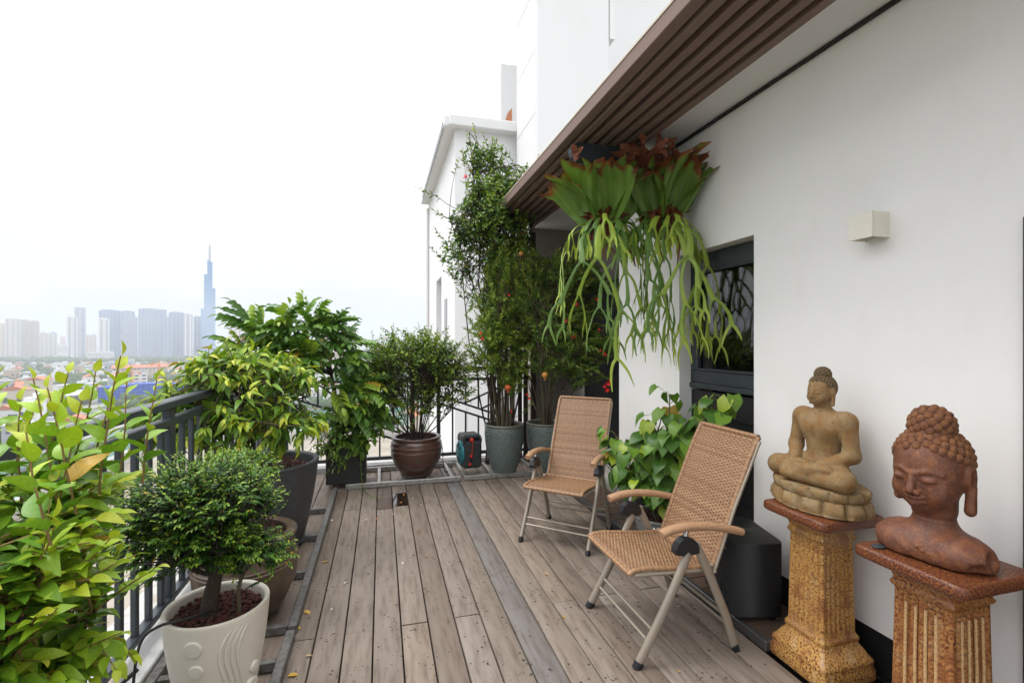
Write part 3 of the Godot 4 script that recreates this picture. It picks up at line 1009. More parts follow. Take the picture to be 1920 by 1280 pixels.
func make_city() -> void:
	var g := structure("ground", "hazy city ground far below the terrace", "ground")
	var b := MB.new()
	b.face([Vector3(-16000, GROUND, -16000), Vector3(16000, GROUND, -16000), Vector3(16000, GROUND, 16000), Vector3(-16000, GROUND, 16000)], Vector3.UP)
	put("land", b, M.city_ground, g)
	var rv := structure("river", "brown river in front of the tower blocks", "river")
	b = MB.new()
	b.face([C(-3200, GROUND + 0.3, 1290), C(1200, GROUND + 0.3, 1180), C(1200, GROUND + 0.3, 1270), C(-3200, GROUND + 0.3, 1400)], Vector3.UP)
	put("water", b, M.river_water, rv)
	var rd := structure("road", "grey road far below beyond the railing", "road")
	b = MB.new()
	b.face([C(-900, GROUND + 0.2, 60), C(300, GROUND + 0.2, 190), C(300, GROUND + 0.2, 206), C(-900, GROUND + 0.2, 78)], Vector3.UP)
	put("carriageway", b, M.road_asphalt, rd)

	tower("cream apartment tower cut by the photo's left edge", -2014, 1900, 36, 71, "city_cream", "city_white", "city_tan", 26, 0.0, 7.0)
	tower("widest cream apartment tower of the leftmost group", -1915, 1850, 61, 87, "city_cream", "city_white", "city_grey", 24, 0.0, 7.0)
	tower("cream apartment tower, middle of the leftmost group", -1925, 1905, 42, 85, "city_tan", "city_cream", "city_grey", 22, 0.0, 7.0)
	tower("cream apartment tower, rightmost of the leftmost group", -1915, 1935, 38, 82, "city_tan", "city_cream", "city_grey", 22, 0.0, 7.0)
	tower("cream block crowned by two blue domes", -2018, 2100, 76, 38, "city_cream", "city_white", "city_grey", 26, 0.0, 7.0, 0.16)
	tower("pale cream block with blue domes between the white towers", -1920, 2200, 50, 30, "city_cream", "city_white", "city_tan", 22, 0.0, 7.0, 0.18)
	tower("pale pinkish tower far behind the domed block", -2794, 3000, 33, 31, "city_tan", "city_white", "city_red", 22, 0.0, 8.0)
	tower("low pale block far behind, left of the paired white towers", -2425, 2600, 90, -18, "city_cream", "city_white", "city_grey", 22, 0.0, 8.0)
	tower("white striped tower, shorter of the standing pair", -1550, 1700, 38, 88, "city_white", "city_white", "city_grey", 22, 0.0, 6.0)
	tower("slim grey tower, taller of the standing pair", -1612, 1800, 42, 127, "city_grey", "city_white", "city_blue_grey", 26, 0.0, 6.0)
	tower("white tower with grey stripes before the slate blue slabs", -1480, 1750, 39, 83, "city_white", "city_white", "city_grey", 22, 0.0, 6.0)
	tower("slate blue slab behind the white striped tower", -1626, 1950, 88, 126, "city_blue_grey", "city_blue_grey", "city_slate", 30, 0.0, 8.0)
	tower("slate blue slab, second of the dense row", -1561, 1960, 56, 123, "city_blue_grey", "city_grey", "city_slate", 30, 0.0, 8.0)
	tower("grey slab with pale stripes standing before the dense row", -1465, 1850, 55, 95, "city_blue_grey", "city_grey", "city_grey", 26, 0.0, 7.0)
	tower("widest slate blue slab of the dense row", -1490, 2000, 116, 134, "city_blue_grey", "city_grey", "city_slate", 30, 0.0, 8.0)
	tower("slate blue slab with a flat top in the middle of the row", -1412, 1880, 91, 101, "city_blue_grey", "city_blue_grey", "city_grey", 26, 0.0, 8.0)
	tower("narrow slate blue tower in a gap of the dense row", -1322, 1850, 33, 93, "city_blue_grey", "city_grey", "city_slate", 26, 0.0, 7.0)
	tower("slate blue slab, third tower left of the glass skyscraper", -1361, 1955, 62, 118, "city_blue_grey", "city_grey", "city_slate", 28, 0.0, 8.0)
	tower("grey tower with one pale strip near the glass skyscraper", -1277, 1900, 38, 106, "city_grey", "city_grey", "city_white", 26, 0.0, 7.0)
	tower("slate blue tower touching the glass skyscraper", -1294, 1985, 34, 102, "city_blue_grey", "city_grey", "city_slate", 26, 0.0, 8.0)
	tower("pale apartment tower right of the glass skyscraper", -862, 1500, 40, 47, "city_white", "city_white", "city_tan", 26, 0.1, 7.0)
	tower("shorter pale block beside it, right of the glass skyscraper", -717, 1300, 26, 26, "city_cream", "city_white", "city_grey", 22, 0.1, 7.0)
	tower("cream apartment block seen through the dark green tree", -349, 900, 26, 19, "city_cream", "city_white", "city_grey", 20, 0.15, 5.0)
	tower("lower cream block beside it, behind the dark green tree", -306, 850, 20, 6, "city_cream", "city_white", "city_tan", 20, 0.15, 5.0)
	tower("far pale block low behind the lime green tree", -661, 1400, 70, 0, "city_white", "city_white", "city_grey", 24, 0.0, 6.0)

	# the stepped glass skyscraper
	var t := standing("glass_skyscraper", "tall blue glass skyscraper stepping up to a thin spire", "skyscraper", -1253, 1990)
	for s in [[-20.0, 12.0, 195.0, 34.0], [-9.0, 12.0, 336.0, 38.0], [2.0, 12.0, 393.0, 42.0], [10.5, 7.0, 388.0, 38.0], [19.0, 11.0, 281.0, 34.0]]:
		b = MB.new()
		b.box(Vector3(s[0], s[2] / 2, 0), Vector3(s[1], s[2], s[3]))
		var tb := put("glass_tube", b, M.city_glassy, t)
		b = MB.new()
		for e in [-0.5, 0.5]:
			b.box(Vector3(s[0] + s[1] * e * 0.94, s[2] / 2, s[3] / 2), Vector3(1.1, s[2], 0.8))
		for y in [0.25, 0.5, 0.75, 1.0]:
			b.box(Vector3(s[0], s[2] * y - 1.5, 0), Vector3(s[1] * 1.03, 2.4, s[3] * 1.03))
		put("mullion_lines", b, M.city_glass_edge, tb)
	b = MB.new()
	for k in 10:
		b.box(Vector3(4.5, 394 + k * 6.6 + 2.4, 0), Vector3(9.0 - k * 0.25, 4.6, 9))
		b.box(Vector3(4.5, 394 + k * 6.6 + 5.6, 0), Vector3(6.5 - k * 0.25, 2.4, 6))
	put("spire", b, M.city_metal, t)

	# building under blue scaffold net, with its cranes
	var n := standing("construction_site", "low building wrapped in blue scaffold netting below two cranes", "building site", -400, 505)
	for s in [[-13, 24, 15.5, 16], [11, 26, 17.5, 20], [33, 20, 17, 15], [54, 22, 16, 18]]:
		b = MB.new()
		b.box(Vector3(s[0], s[2] / 2, 0), Vector3(s[1], s[2], s[3]))
		var nb := put("netting", b, M.net_blue, n)
		b = MB.new()
		for k in 5:
			b.box(Vector3(s[0], s[2] * (k + 0.5) / 5.0, 0), Vector3(s[1] * 1.01, 0.5, s[3] * 1.02))
		for k in 7:
			b.box(Vector3(s[0] + s[1] * (k / 6.0 - 0.5), s[2] / 2, s[3] * 0.5), Vector3(0.3, s[2], 0.4))
		put("scaffold_lines", b, M.net_navy, nb)
	b = MB.new()
	var r := RandomNumberGenerator.new()
	r.seed = 31
	for k in 26:
		var x := r.randf_range(-20, 62)
		b.box(Vector3(x, 18.5, r.randf_range(-5, 5)), Vector3(0.4, r.randf_range(2, 6), 0.4))
	put("starter_bars", b, M.city_tan, n)
	for s in [[-425, 540, 27.0, -1.0, "orange tower crane with its jib pointing left", 0.16], [-410, 560, 36.0, 1.0, "taller orange tower crane behind the blue netting", -0.1]]:
		var cr := standing("tower_crane", s[4], "crane", s[0], s[1], s[5], "orange tower cranes")
		b = MB.new()
		var hh: float = s[2]
		for q in [[-1, -1], [1, -1], [1, 1], [-1, 1]]:
			b.box(Vector3(q[0] * 0.9, hh / 2, q[1] * 0.9), Vector3(0.42, hh, 0.42))
		var y := 1.0
		while y < hh:
			b.bar(Vector3(-0.9, y, 0.9), Vector3(0.9, y + 2.0, 0.9), 0.25, 0.25)
			b.bar(Vector3(0.9, y, 0.9), Vector3(-0.9, y + 2.0, 0.9), 0.25, 0.25)
			y += 2.0
		put("mast", b, M.crane_orange, cr)
		b = MB.new()
		for z in [-0.7, 0.7]:
			b.bar(Vector3(-7.0 * s[3], hh, z), Vector3(20 * s[3], hh, z), 0.35, 0.35)
		b.bar(Vector3(-7.0 * s[3], hh + 1.4, 0), Vector3(18 * s[3], hh + 1.2, 0), 0.35, 0.35)
		for k in 12:
			b.bar(Vector3((-6 + k * 2.0) * s[3], hh, 0.7), Vector3((-5 + k * 2.0) * s[3], hh + 1.3, 0), 0.2, 0.2)
		b.box(Vector3(-6.5 * s[3], hh - 1.2, 0), Vector3(2.4, 2.2, 1.4))
		b.bar(Vector3(0, hh, 0), Vector3(0, hh + 4.5, 0), 0.5, 0.5, 0, Vector3.RIGHT)
		put("jib", b, M.crane_orange, cr)
	var ms := standing("teal_mast", "thin pale teal mast beside the orange cranes", "mast", -415, 500)
	b = MB.new()
	b.tube([Vector3.ZERO, Vector3(0, 14, 0), Vector3(0, 28, 0)], [0.7, 0.55, 0.35], 8)
	put("pole", b, M.mast_teal, ms)

	# larger single buildings of the low town
	block("plain white concrete block behind the orange cranes", -432, 560, 13.5, 26, 12, "city_white", "city_grey", 0.05)
	block("long terracotta roofed school building behind the cranes", -640, 830, 74, 17, 16, "city_cream", "city_terracotta", 0.1, true)
	block("white L-shaped villa block before the blue netting", -480, 530, 32, 14, 14, "city_white", "city_metal", 0.35)
	block("white warehouse with printed panels under the cream towers", -1330, 1560, 66, 27, 40, "city_white", "city_metal", 0.0)
	block("white house with an orange gable at the photo's left edge", -560, 560, 26, 12, 14, "city_white", "city_terracotta", 0.2, true)
	block("long white hall with a pale roof behind the leafy shoots", -440, 470, 40, 9, 14, "city_white", "city_metal", 0.3, true)
	block("grey office block with window bands right of the white block", -375, 600, 26, 20, 16, "city_grey", "city_white", 0.0)
	block("dark blue glass office low behind the lime green tree", -355, 620, 30, 24, 14, "city_slate", "city_grey", 0.0)

	# small houses
	var body := BoxMesh.new()
	body.size = Vector3.ONE
	var roof := PrismMesh.new()
	roof.size = Vector3.ONE
	r.seed = 12
	var kinds := [["city_white", "city_metal", 0, "small white flat-roofed house in the low town"], ["city_cream", "city_terracotta", 1, "small cream house with a terracotta gable roof in the low town"], ["city_white", "city_terracotta", 1, "small white house with a terracotta gable roof in the low town"], ["city_grey", "city_white", 0, "small grey flat-roofed house in the low town"], ["city_tan", "city_grey", 0, "small tan flat-roofed house in the low town"]]
	for k in 230:
		var out := r.randf_range(210, 1150)
		out = 210 + 940 * pow((out - 210) / 940.0, 0.75)
		var across := r.randf_range(-1.1, -0.28) * out if k % 6 else r.randf_range(-0.3, -0.16) * out
		if absf(across + 395) < 60 and absf(out - 510) < 30 or out > 300 and out < 520 and across / out < -0.62 and across / out > -0.95:
			continue
		var q: Array = kinds[[0, 0, 1, 2, 2, 3, 4, 0][r.randi_range(0, 7)]]
		var sx := r.randf_range(7, 18)
		var sy := r.randf_range(6, 13) if r.randf() < 0.85 else r.randf_range(14, 24)
		var zone: String = "just beyond the railing" if out < 330 else ("around the blue netting" if out < 560 else ("behind the orange cranes" if out < 820 else "near the river"))
		var lab: String = q[3].replace("small", "tall" if sy > 13 else ("low" if sy < 8.5 else ("broad" if sx > 12.5 else "narrow"))).replace("in the low town", zone)
		var h := standing("town_house", lab, "house", across, out, r.randf_range(-0.6, 0.6), q[3].replace("small ", "").replace("house", "houses"))
		var sz := r.randf_range(8, 15)
		put("wall", body, M[q[0]], h, Transform3D(Basis.from_scale(Vector3(sx, sy, sz)), Vector3(0, sy / 2, 0)))
		if q[2]:
			put("roof", roof, M[q[1]], h, Transform3D(Basis.from_scale(Vector3(sx * 1.08, 3.2, sz * 1.08)), Vector3(0, sy + 1.6, 0)))
		else:
			put("roof", body, M[q[1]], h, Transform3D(Basis.from_scale(Vector3(sx * 1.04, 0.7, sz * 1.04)), Vector3(0, sy + 0.3, 0)))
			put("stair_head", body, M[q[0]], h, Transform3D(Basis.from_scale(Vector3(sx * 0.4, 2.6, sz * 0.4)), Vector3(sx * r.randf_range(-0.25, 0.25), sy + 1.9, 0)))
		for e in [-0.27, 0.22]:
			put("window", body, M.city_window, h, Transform3D(Basis.from_scale(Vector3(sx * 0.16, sy * 0.2, 0.3)), Vector3(sx * e, sy * 0.62, sz / 2)))

	# trees of the town: one mass
	var blob := MB.new()
	var fn := FastNoiseLite.new()
	fn.seed = 3
	fn.frequency = 1.6
	var rows := []
	for i in 9:
		var row := []
		for j in 13:
			var th := PI * i / 8.0
			var ph := TAU * j / 12.0
			var d := Vector3(sin(th) * cos(ph), cos(th), sin(th) * sin(ph))
			var dd := d * (0.75 + 0.55 * fn.get_noise_3dv(d * 1.5))
			row.append(blob.vert(dd, d))
		rows.append(row)
	for i in 8:
		for j in 12:
			blob.quadi(rows[i][j], rows[i][j + 1], rows[i + 1][j + 1], rows[i + 1][j])
	var mm := MultiMesh.new()
	mm.transform_format = MultiMesh.TRANSFORM_3D
	mm.mesh = blob.mesh()
	var spots := []
	var dens := FastNoiseLite.new()
	dens.seed = 6
	dens.frequency = 0.006
	for k in 5200:
		var out := r.randf_range(180, 1750)
		var across := r.randf_range(-1.15, -0.1) * out
		if dens.get_noise_2d(across, out) < 0.02 and (out < 1420 or out > 1680):
			continue
		if out > 1150 and out < 1420 and r.randf() < 0.8:
			continue
		if absf(across + 385) < 70 and absf(out - 505) < 25:
			continue
		var s := r.randf_range(5.0, 9.5)
		spots.append(Transform3D(Basis(Vector3.UP, r.randf() * TAU).scaled(Vector3(s, s * r.randf_range(0.7, 1.0), s)), C(across, GROUND + s * 0.5, out)))
	mm.instance_count = spots.size()
	for i in spots.size():
		mm.set_instance_transform(i, spots[i])
	var mi := MultiMeshInstance3D.new()
	mi.multimesh = mm
	mi.material_override = M.city_leaves
	mi.name = "town_trees"
	add_child(mi)
	tag(mi, "green tree belts between the low town houses", "trees")
	stuff(mi)


func block(label: String, across: float, out: float, w: float, h: float, d: float, wall: String, top: String, extra: float, gable := false) -> void:
	var t := standing("town_block", label, "building", across, out, extra)
	var b := MB.new()
	b.box(Vector3(0, h / 2, 0), Vector3(w, h, d))
	put("wall", b, M[wall], t)
	b = MB.new()
	if gable:
		for s in [-1.0, 1.0]:
			b.face([Vector3(-w * 0.53, h, s * d * 0.58), Vector3(w * 0.53, h, s * d * 0.58), Vector3(w * 0.5, h + d * 0.3, 0), Vector3(-w * 0.5, h + d * 0.3, 0)], Vector3(0, 1, s))
			b.face([Vector3(s * w * 0.53, h, -d * 0.58), Vector3(s * w * 0.53, h, d * 0.58), Vector3(s * w * 0.5, h + d * 0.3, 0)], Vector3(s, 0.2, 0))
	else:
		b.box(Vector3(0, h + 0.5, 0), Vector3(w * 1.02, 1.0, d * 1.02))
		b.box(Vector3(w * 0.2, h + 2.2, 0), Vector3(w * 0.25, 2.6, d * 0.5))
	put("roof", b, M[top], t)
	for fl in int(h / 4.0):
		b = MB.new()
		var nw := maxi(2, int(w / 5.0))
		for k in nw:
			b.box(Vector3(w * ((k + 0.5) / nw - 0.5), 2.4 + fl * 4.0, d / 2), Vector3(w / nw * 0.55, 1.5, 0.25))
		put("window_row", b, M.city_window if wall != "city_slate" else M.city_glassy, t)


# ---------------------------------------------------------------- white blocks next door and the terrace below
func make_neighbours() -> void:
	var a := thing("gabled_building", "white neighbouring building with a sloping parapet and small side windows", "building")
	var b := MB.new()
	# long wall along the planks, with real openings left between its pieces
	var x := 1.76
	var top := 6.85
	b.box(P(x + 0.16, top / 2 - 30, 13.4), Vector3(0.3, top + 60, 2.8))
	b.box(P(x + 0.16, top / 2 - 30, 17.55), Vector3(0.3, top + 60, 2.7))
	b.box(P(x + 0.16, 5.2, 15.5), Vector3(0.298, 3.3, 1.4))
	b.box(P(x + 0.16, -29.2, 15.5), Vector3(0.298, 61.6, 1.4))
	put("wall", b, M.white_facade, a)
	b = MB.new()
	b.box(P(3.48, top / 2 - 30, 12.16), Vector3(2.8, top + 60, 0.3))
	put("wall", b, M.white_facade, a)
	b = MB.new()
	b.box(P(x + 0.24, 2.55, 15.5), Vector3(0.06, 2.2, 1.4))
	var wn := put("window", b, M.city_grey, a)
	b = MB.new()
	b.box(P(x + 0.05, 1.62, 15.5), Vector3(0.12, 0.06, 1.5))
	put("sill", b, M.white_facade, wn)
	b = MB.new()
	b.box(P(x + 0.005, 2.0, 13.7), Vector3(0.03, 1.5, 0.5))
	put("window", b, M.city_grey, a)
	b = MB.new()
	b.box(P(x - 0.03, top + 0.13, 15.4), Vector3(0.5, 0.26, 7.1), 0.02)
	b.box(P(2.5, top + 0.13, 12.0), Vector3(1.8, 0.262, 0.5), 0.02)
	put("cornice", b, M.white_facade, a)
	b = MB.new()
	b.box(P(x - 0.29, top + 0.05, 15.0), Vector3(0.025, 0.16, 6.0))
	put("gutter", b, M.city_grey, a)
	b = MB.new()
	b.tube([P(x - 0.05, top - 0.2, 18.7), P(x - 0.05, -20, 18.7)], 0.05, 8)
	put("downpipe", b, M.city_white, a)
	for y in [0.9, -0.1, -1.9]:
		b = MB.new()
		b.box(P(x + 0.008, y, 15.4), Vector3(0.008, 0.014, 6.9))
		put("panel_joint", b, M.facade_joint, a)

	var t := thing("tall_white_block", "tall plain white tower block rising beyond the canopy", "building")
	b = MB.new()
	b.box(P(4.175, -20, 10.9), Vector3(1.79, 80, 1.6), 0.05)
	put("wall", b, M.white_facade, t)
	for y in [5.2, 6.6, 8.0, 9.4]:
		b = MB.new()
		b.box(P(3.279, y, 10.9), Vector3(0.006, 0.02, 1.5))
		put("panel_joint", b, M.facade_joint, t)
	b = MB.new()
	b.box(P(5.13, 9.3, 10.3), Vector3(0.12, 1.6, 0.4))
	put("corner_fin", b, M.white_facade, t)

	var u := thing("stepped_block", "white block with a terracotta patch behind the gabled building", "building")
	b = MB.new()
	b.box(P(4.2, -20, 14.6), Vector3(1.8, 59.0, 2.4))
	put("wall", b, M.white_facade, u)
	b = MB.new()
	b.face([P(3.31, 7.5, 13.38), P(3.62, 7.5, 13.38), P(3.62, 8.25, 13.38), P(3.50, 8.1, 13.38)], Vector3(0, 0, 1))
	b.face([P(3.285, 7.5, 13.40), P(3.285, 7.5, 14.6), P(3.285, 8.25, 14.6), P(3.285, 7.7, 13.40)], Vector3(-1, 0, 0))
	put("terracotta_panel", b, M.terracotta_paint, u)
	var w := thing("rear_white_block", "broad white wall block far behind the brown canopy", "building")
	b = MB.new()
	b.box(P(9.0, -18, 16.5), Vector3(8.2, 90, 3.0))
	put("wall", b, M.white_facade, w)
	for k in 3:
		b = MB.new()
		b.box(P(5.1, 9.0 + k * 1.1, 14.99), Vector3(0.5, 0.03, 0.02))
		put("panel_joint", b, M.facade_joint, w)

	# the roof terrace one floor below
	var lt := structure("lower_terrace", "pale paved roof terrace one floor below", "terrace")
	b = MB.new()
	b.box(P(-2.6, -3.5, 12.0), Vector3(14.8, 0.4, 28.0))
	put("paving", b, M.terrace_paving, lt)
	b = MB.new()
	for k in 13:
		b.box(P(-2.6, -3.297, 1.0 + k * 2.0), Vector3(14.7, 0.006, 0.02))
	for k in 7:
		b.box(P(-9.0 + k * 2.0, -3.2965, 12.0), Vector3(0.02, 0.006, 27.8))
	put("paving_joints", b, M.facade_joint, lt)
	b = MB.new()
	b.box(P(-9.9, -3.1, 12.0), Vector3(0.25, 0.5, 28.0))
	b.box(P(-4.2, -3.1, 25.9), Vector3(11.2, 0.5, 0.25))
	put("parapet", b, M.granite, lt)
	var gb := thing("glass_balustrade", "pale green glass balustrade round the lower terrace", "balustrade")
	for k in 9:
		b = MB.new()
		b.box(P(-9.2 + k * 1.25, -2.35, 25.9), Vector3(1.2, 1.0, 0.02))
		put("pane", b, M.balustrade_glass, gb)
	for k in 16:
		b = MB.new()
		b.box(P(-9.9, -2.35, 1.0 + k * 1.6), Vector3(0.02, 1.0, 1.55))
		put("pane", b, M.balustrade_glass, gb)
	b = MB.new()
	b.box(P(-9.9, -1.83, 12.8), Vector3(0.06, 0.05, 26.2))
	put("handrail", b, M.aluminium, gb)
	b = MB.new()
	b.box(P(-4.2, -1.83, 25.9), Vector3(11.2, 0.05, 0.06))
	put("handrail", b, M.aluminium, gb)


const EYE := Vector3(0, 1.55, 0)


# half width of a leaf at t from stalk to tip, for a leaf of length 1
func leaf_half(kind: String, t: float) -> float:
	match kind:
		"ovate":
			return 0.30 * pow(sin(PI * pow(t, 0.80)), 0.85) * (1.0 - 0.25 * t)
		"obovate":
			return 0.25 * pow(sin(PI * pow(t, 1.15)), 0.8)
		"lance":
			return 0.175 * pow(sin(PI * pow(t, 0.85)), 0.9)
		"narrow":
			return 0.12 * pow(sin(PI * pow(t, 0.9)), 0.8)
		"heart":
			return 0.40 * pow(clampf(1.0 - pow(absf(t - 0.30) / 0.34, 2.2) * 0.35, 0, 1), 0.8) if t < 0.34 else 0.40 * pow(clampf((0.86 - t) / 0.52, 0.0, 1.0), 0.78) + 0.02 * (1.0 - t)
	return 0.2


# a folded, curling leaf blade along -z with its face up
func leaf_mesh(kind: String, rows: int, fold: float, curl: float, twist := 0.0, wavy := 0.0) -> ArrayMesh:
	var b := MB.new()
	var idx := []
	for i in rows + 1:
		var t := float(i) / rows
		var w := leaf_half(kind, clampf(t, 0.001, 0.999))
		if i == 0 and kind != "heart":
			w = 0.012
		if i == rows:
			w = 0.004
		var z := -t
		var y := -curl * t * t + 0.12 * sin(t * PI) * curl
		var a := twist * t
		var row := []
		for s in [-1.0, 0.0, 1.0]:
			var q := Vector3(s * w, absf(s) * w * fold + wavy * sin(t * 13.0 + s) * absf(s), 0).rotated(Vector3(0, 0, 1), a)
			var zz := z
			if kind == "heart" and i == 0:
				zz = z + absf(s) * 0.10
			row.append(b.vert(Vector3(q.x, y + q.y, zz), Vector3.UP, Vector2(s * 0.5 + 0.5, t)))
		idx.append(row)
	for i in rows:
		for s in 2:
			b.quadi(idx[i][s], idx[i][s + 1], idx[i + 1][s + 1], idx[i + 1][s])
	b.smooth()
	return b.mesh()


func leaf_place(at: Vector3, dir: Vector3, up: Vector3, size: float, wide := 1.0) -> Transform3D:
	var z := -dir.normalized()
	var x := up.cross(z)
	if x.length() < 0.05:
		x = Vector3.RIGHT.cross(z)
	x = x.normalized()
	var y := z.cross(x).normalized()
	return Transform3D(Basis(x * size * wide, y * size, z * size), at)


func sphere_dir(r: RandomNumberGenerator) -> Vector3:
	var y := r.randf_range(-1, 1)
	var a := r.randf() * TAU
	var s := sqrt(1.0 - y * y)
	return Vector3(s * cos(a), y, s * sin(a))


# leaves set along one twig; each is [transform, age] with age 0 at the tip
func leaves_on(path: Array, r: RandomNumberGenerator, o: Dictionary, out: Array) -> void:
	var total := 0.0
	for i in path.size() - 1:
		total += path[i].distance_to(path[i + 1])
	var leafy: float = minf(o.leafy, total)
	var step: float = o.step
	var dist := 0.0
	var spin := r.randf() * TAU
	var k := 0
	while dist < leafy:
		var want := total - dist
		var run := 0.0
		var p: Vector3 = path[path.size() - 1]
		var d: Vector3 = (path[path.size() - 1] - path[path.size() - 2]).normalized()
		for i in path.size() - 1:
			var l: float = path[i].distance_to(path[i + 1])
			if run + l >= want:
				p = path[i].lerp(path[i + 1], (want - run) / maxf(l, 1e-5))
				d = (path[i + 1] - path[i]).normalized()
				break
			run += l
		var age := dist / maxf(leafy, 0.001)
		var n: int = 1 if k == 0 else o.get("pair", 1)
		for q in n:
			var an := spin + q * PI
			var side := d.cross(Vector3.UP if absf(d.y) < 0.95 else Vector3.RIGHT).normalized()
			if o.get("flat", false):
				side = side * (1.0 if (k + q) % 2 == 0 else -1.0) + Vector3.UP * r.randf_range(-0.25, 0.3)
			else:
				side = side.rotated(d, an)
			var open: float = o.get("open", 1.0) * (0.55 + 0.45 * age)
			var dir: Vector3 = d * (1.0 if k > 0 else 2.5) + side * open * r.randf_range(0.7, 1.3)
			dir.y -= o.get("droop", 0.2) * r.randf_range(0.5, 1.5)
			dir = dir.normalized()
			var up: Vector3 = (Vector3.UP * o.get("level", 1.2) + sphere_dir(r) * 0.8 + d * 0.3).normalized()
			var size: float = lerpf(o.small, o.big, clampf(0.25 + age * 1.3, 0.0, 1.0)) * r.randf_range(0.65, 1.28)
			out.append([leaf_place(p, dir, up, size, r.randf_range(0.88, 1.12)), clampf(age + r.randf_range(-0.15, 0.15), 0.0, 1.0)])
		spin += o.get("turn", 2.4)
		dist += step * r.randf_range(0.8, 1.2)
		k += 1


# twigs from branch nodes out into the volumes of a crown, and their leaves
func grow(nodes: Array, vols: Array, twigs: int, seed_: int, o: Dictionary) -> Dictionary:
	var r := RandomNumberGenerator.new()
	r.seed = seed_
	var leaves := []
	var paths := []
	var total := 0.0
	for v in vols:
		total += v[2]
	for k in twigs:
		var pick := r.randf() * total
		var vol: Array = vols[0]
		for v in vols:
			pick -= v[2]
			if pick <= 0.0:
				vol = v
				break
		var dir := sphere_dir(r)
		if dir.y < 0.0 and r.randf() < o.get("top_heavy", 0.35):
			dir.y = -dir.y
		var rad := pow(lerpf(pow(o.get("shell", 0.5), 3.0), 1.0, r.randf()), 1.0 / 3.0)
		if r.randf() < o.get("stray", 0.08):
			rad *= r.randf_range(1.05, 1.25)
		var e: Vector3 = vol[0] + dir * vol[1] * rad
		var best: Vector3 = nodes[0]
		var bd := 1e9
		for q in 7:
			var c: Vector3 = nodes[r.randi_range(0, nodes.size() - 1)]
			var dd := c.distance_squared_to(e) + (0.05 if c.y > e.y else 0.0)
			if dd < bd:
				bd = dd
				best = c
		var l := best.distance_to(e)
		var mid: Vector3 = best.lerp(e, 0.5) + Vector3(0, l * o.get("arch", 0.12), 0) + sphere_dir(r) * l * 0.08
		var path := []
		for q in 6:
			var t := q / 5.0
			path.append(best.lerp(mid, t).lerp(mid.lerp(e, t), t))
		paths.append(path)
		leaves_on(path, r, o, leaves)
	return {leaves = leaves, paths = paths}


func twig_mesh(paths: Array, r0: float, r1: float, every := 1) -> MB:
	var b := MB.new()
	for i in range(0, paths.size(), every):
		var p: Array = paths[i]
		var rad := []
		for k in p.size():
			rad.append(lerpf(r0, r1, float(k) / (p.size() - 1)))
		b.tube(p, rad, 4, false)
	return b


func tone(palette: Array, age: float, r: RandomNumberGenerator) -> Array:
	var x := clampf(age * (palette.size() - 1) + r.randf_range(-0.6, 0.6), 0.0, palette.size() - 1.0)
	var i := int(round(x))
	if r.randf() < 0.012:   # the odd yellowed leaf
		return [palette.size(), [0.46, 0.30, 0.04]]
	return [i, palette[i]]


# the leaves of a crown: those that show largest as parts of their own, the rest in one mass
func leaf_out(crown: Node3D, leaves: Array, meshes: Array, palette: Array, singles: int, seed_: int, rough := 0.42) -> void:
	var r := RandomNumberGenerator.new()
	r.seed = seed_
	if singles > 0:
		leaves.sort_custom(func(a, b): return a[0].origin.distance_squared_to(EYE) < b[0].origin.distance_squared_to(EYE))
	var mats := []
	for q in palette + [[0.46, 0.30, 0.04]]:
		var m: StandardMaterial3D = M.leaf.duplicate()
		m.vertex_color_use_as_albedo = false
		m.albedo_color = lin(q[0], q[1], q[2])
		m.roughness = rough
		mats.append(m)
	var n := mini(singles, leaves.size())
	for i in n:
		var t := tone(palette, leaves[i][1], r)
		put("leaf", meshes[r.randi_range(0, meshes.size() - 1)], mats[t[0]], crown, leaves[i][0])
	if leaves.size() <= n:
		return
	for m in meshes.size():
		var mine := []
		for i in range(n, leaves.size()):
			if i % meshes.size() == m:
				mine.append(leaves[i])
		if mine.is_empty():
			continue
		var mm := MultiMesh.new()
		mm.transform_format = MultiMesh.TRANSFORM_3D
		mm.use_colors = true
		mm.mesh = meshes[m]
		mm.instance_count = mine.size()
		for i in mine.size():
			mm.set_instance_transform(i, mine[i][0])
			var q: Array = tone(palette, mine[i][1], r)[1]
			var k := r.randf_range(0.82, 1.18)
			mm.set_instance_color(i, Color(q[0] * k * r.randf_range(0.9, 1.1), q[1] * k, q[2] * k))
		var mi := MultiMeshInstance3D.new()
		mi.multimesh = mm
		mi.material_override = M.leaf
		mi.name = numbered(crown, "leaves")
		crown.add_child(mi, true)
		stuff(mi)


# branch polylines to a list of points that twigs may start from
func nodes_of(branches: Array, from := 0.35) -> Array:
	var out := []
	for br in branches:
		var n: int = br.size()
		for i in n - 1:
			for q in 4:
				var t := (i + q / 4.0) / (n - 1)
				if t >= from:
					out.append(br[i].lerp(br[i + 1], q / 4.0))
		out.append(br[n - 1])
	return out


# a bent limb from a to b in n steps
func limb(a: Vector3, b: Vector3, bend: float, n: int, r: RandomNumberGenerator) -> Array:
	var out := []
	var off := sphere_dir(r) * a.distance_to(b) * bend
	for i in n + 1:
		var t := float(i) / n
		out.append(a.lerp(b, t) + off * sin(t * PI) + sphere_dir(r) * a.distance_to(b) * bend * 0.25 * sin(t * PI))
	return out


func wood(parent: Node, called: String, path: Array, r0: float, r1: float, m: Material, sides := 7) -> MeshInstance3D:
	var b := MB.new()
	var rad := []
	for k in path.size():
		rad.append(lerpf(r0, r1, pow(float(k) / (path.size() - 1), 0.8)))
	b.tube(path, rad, sides, true)
	return put(called, b, m, parent)


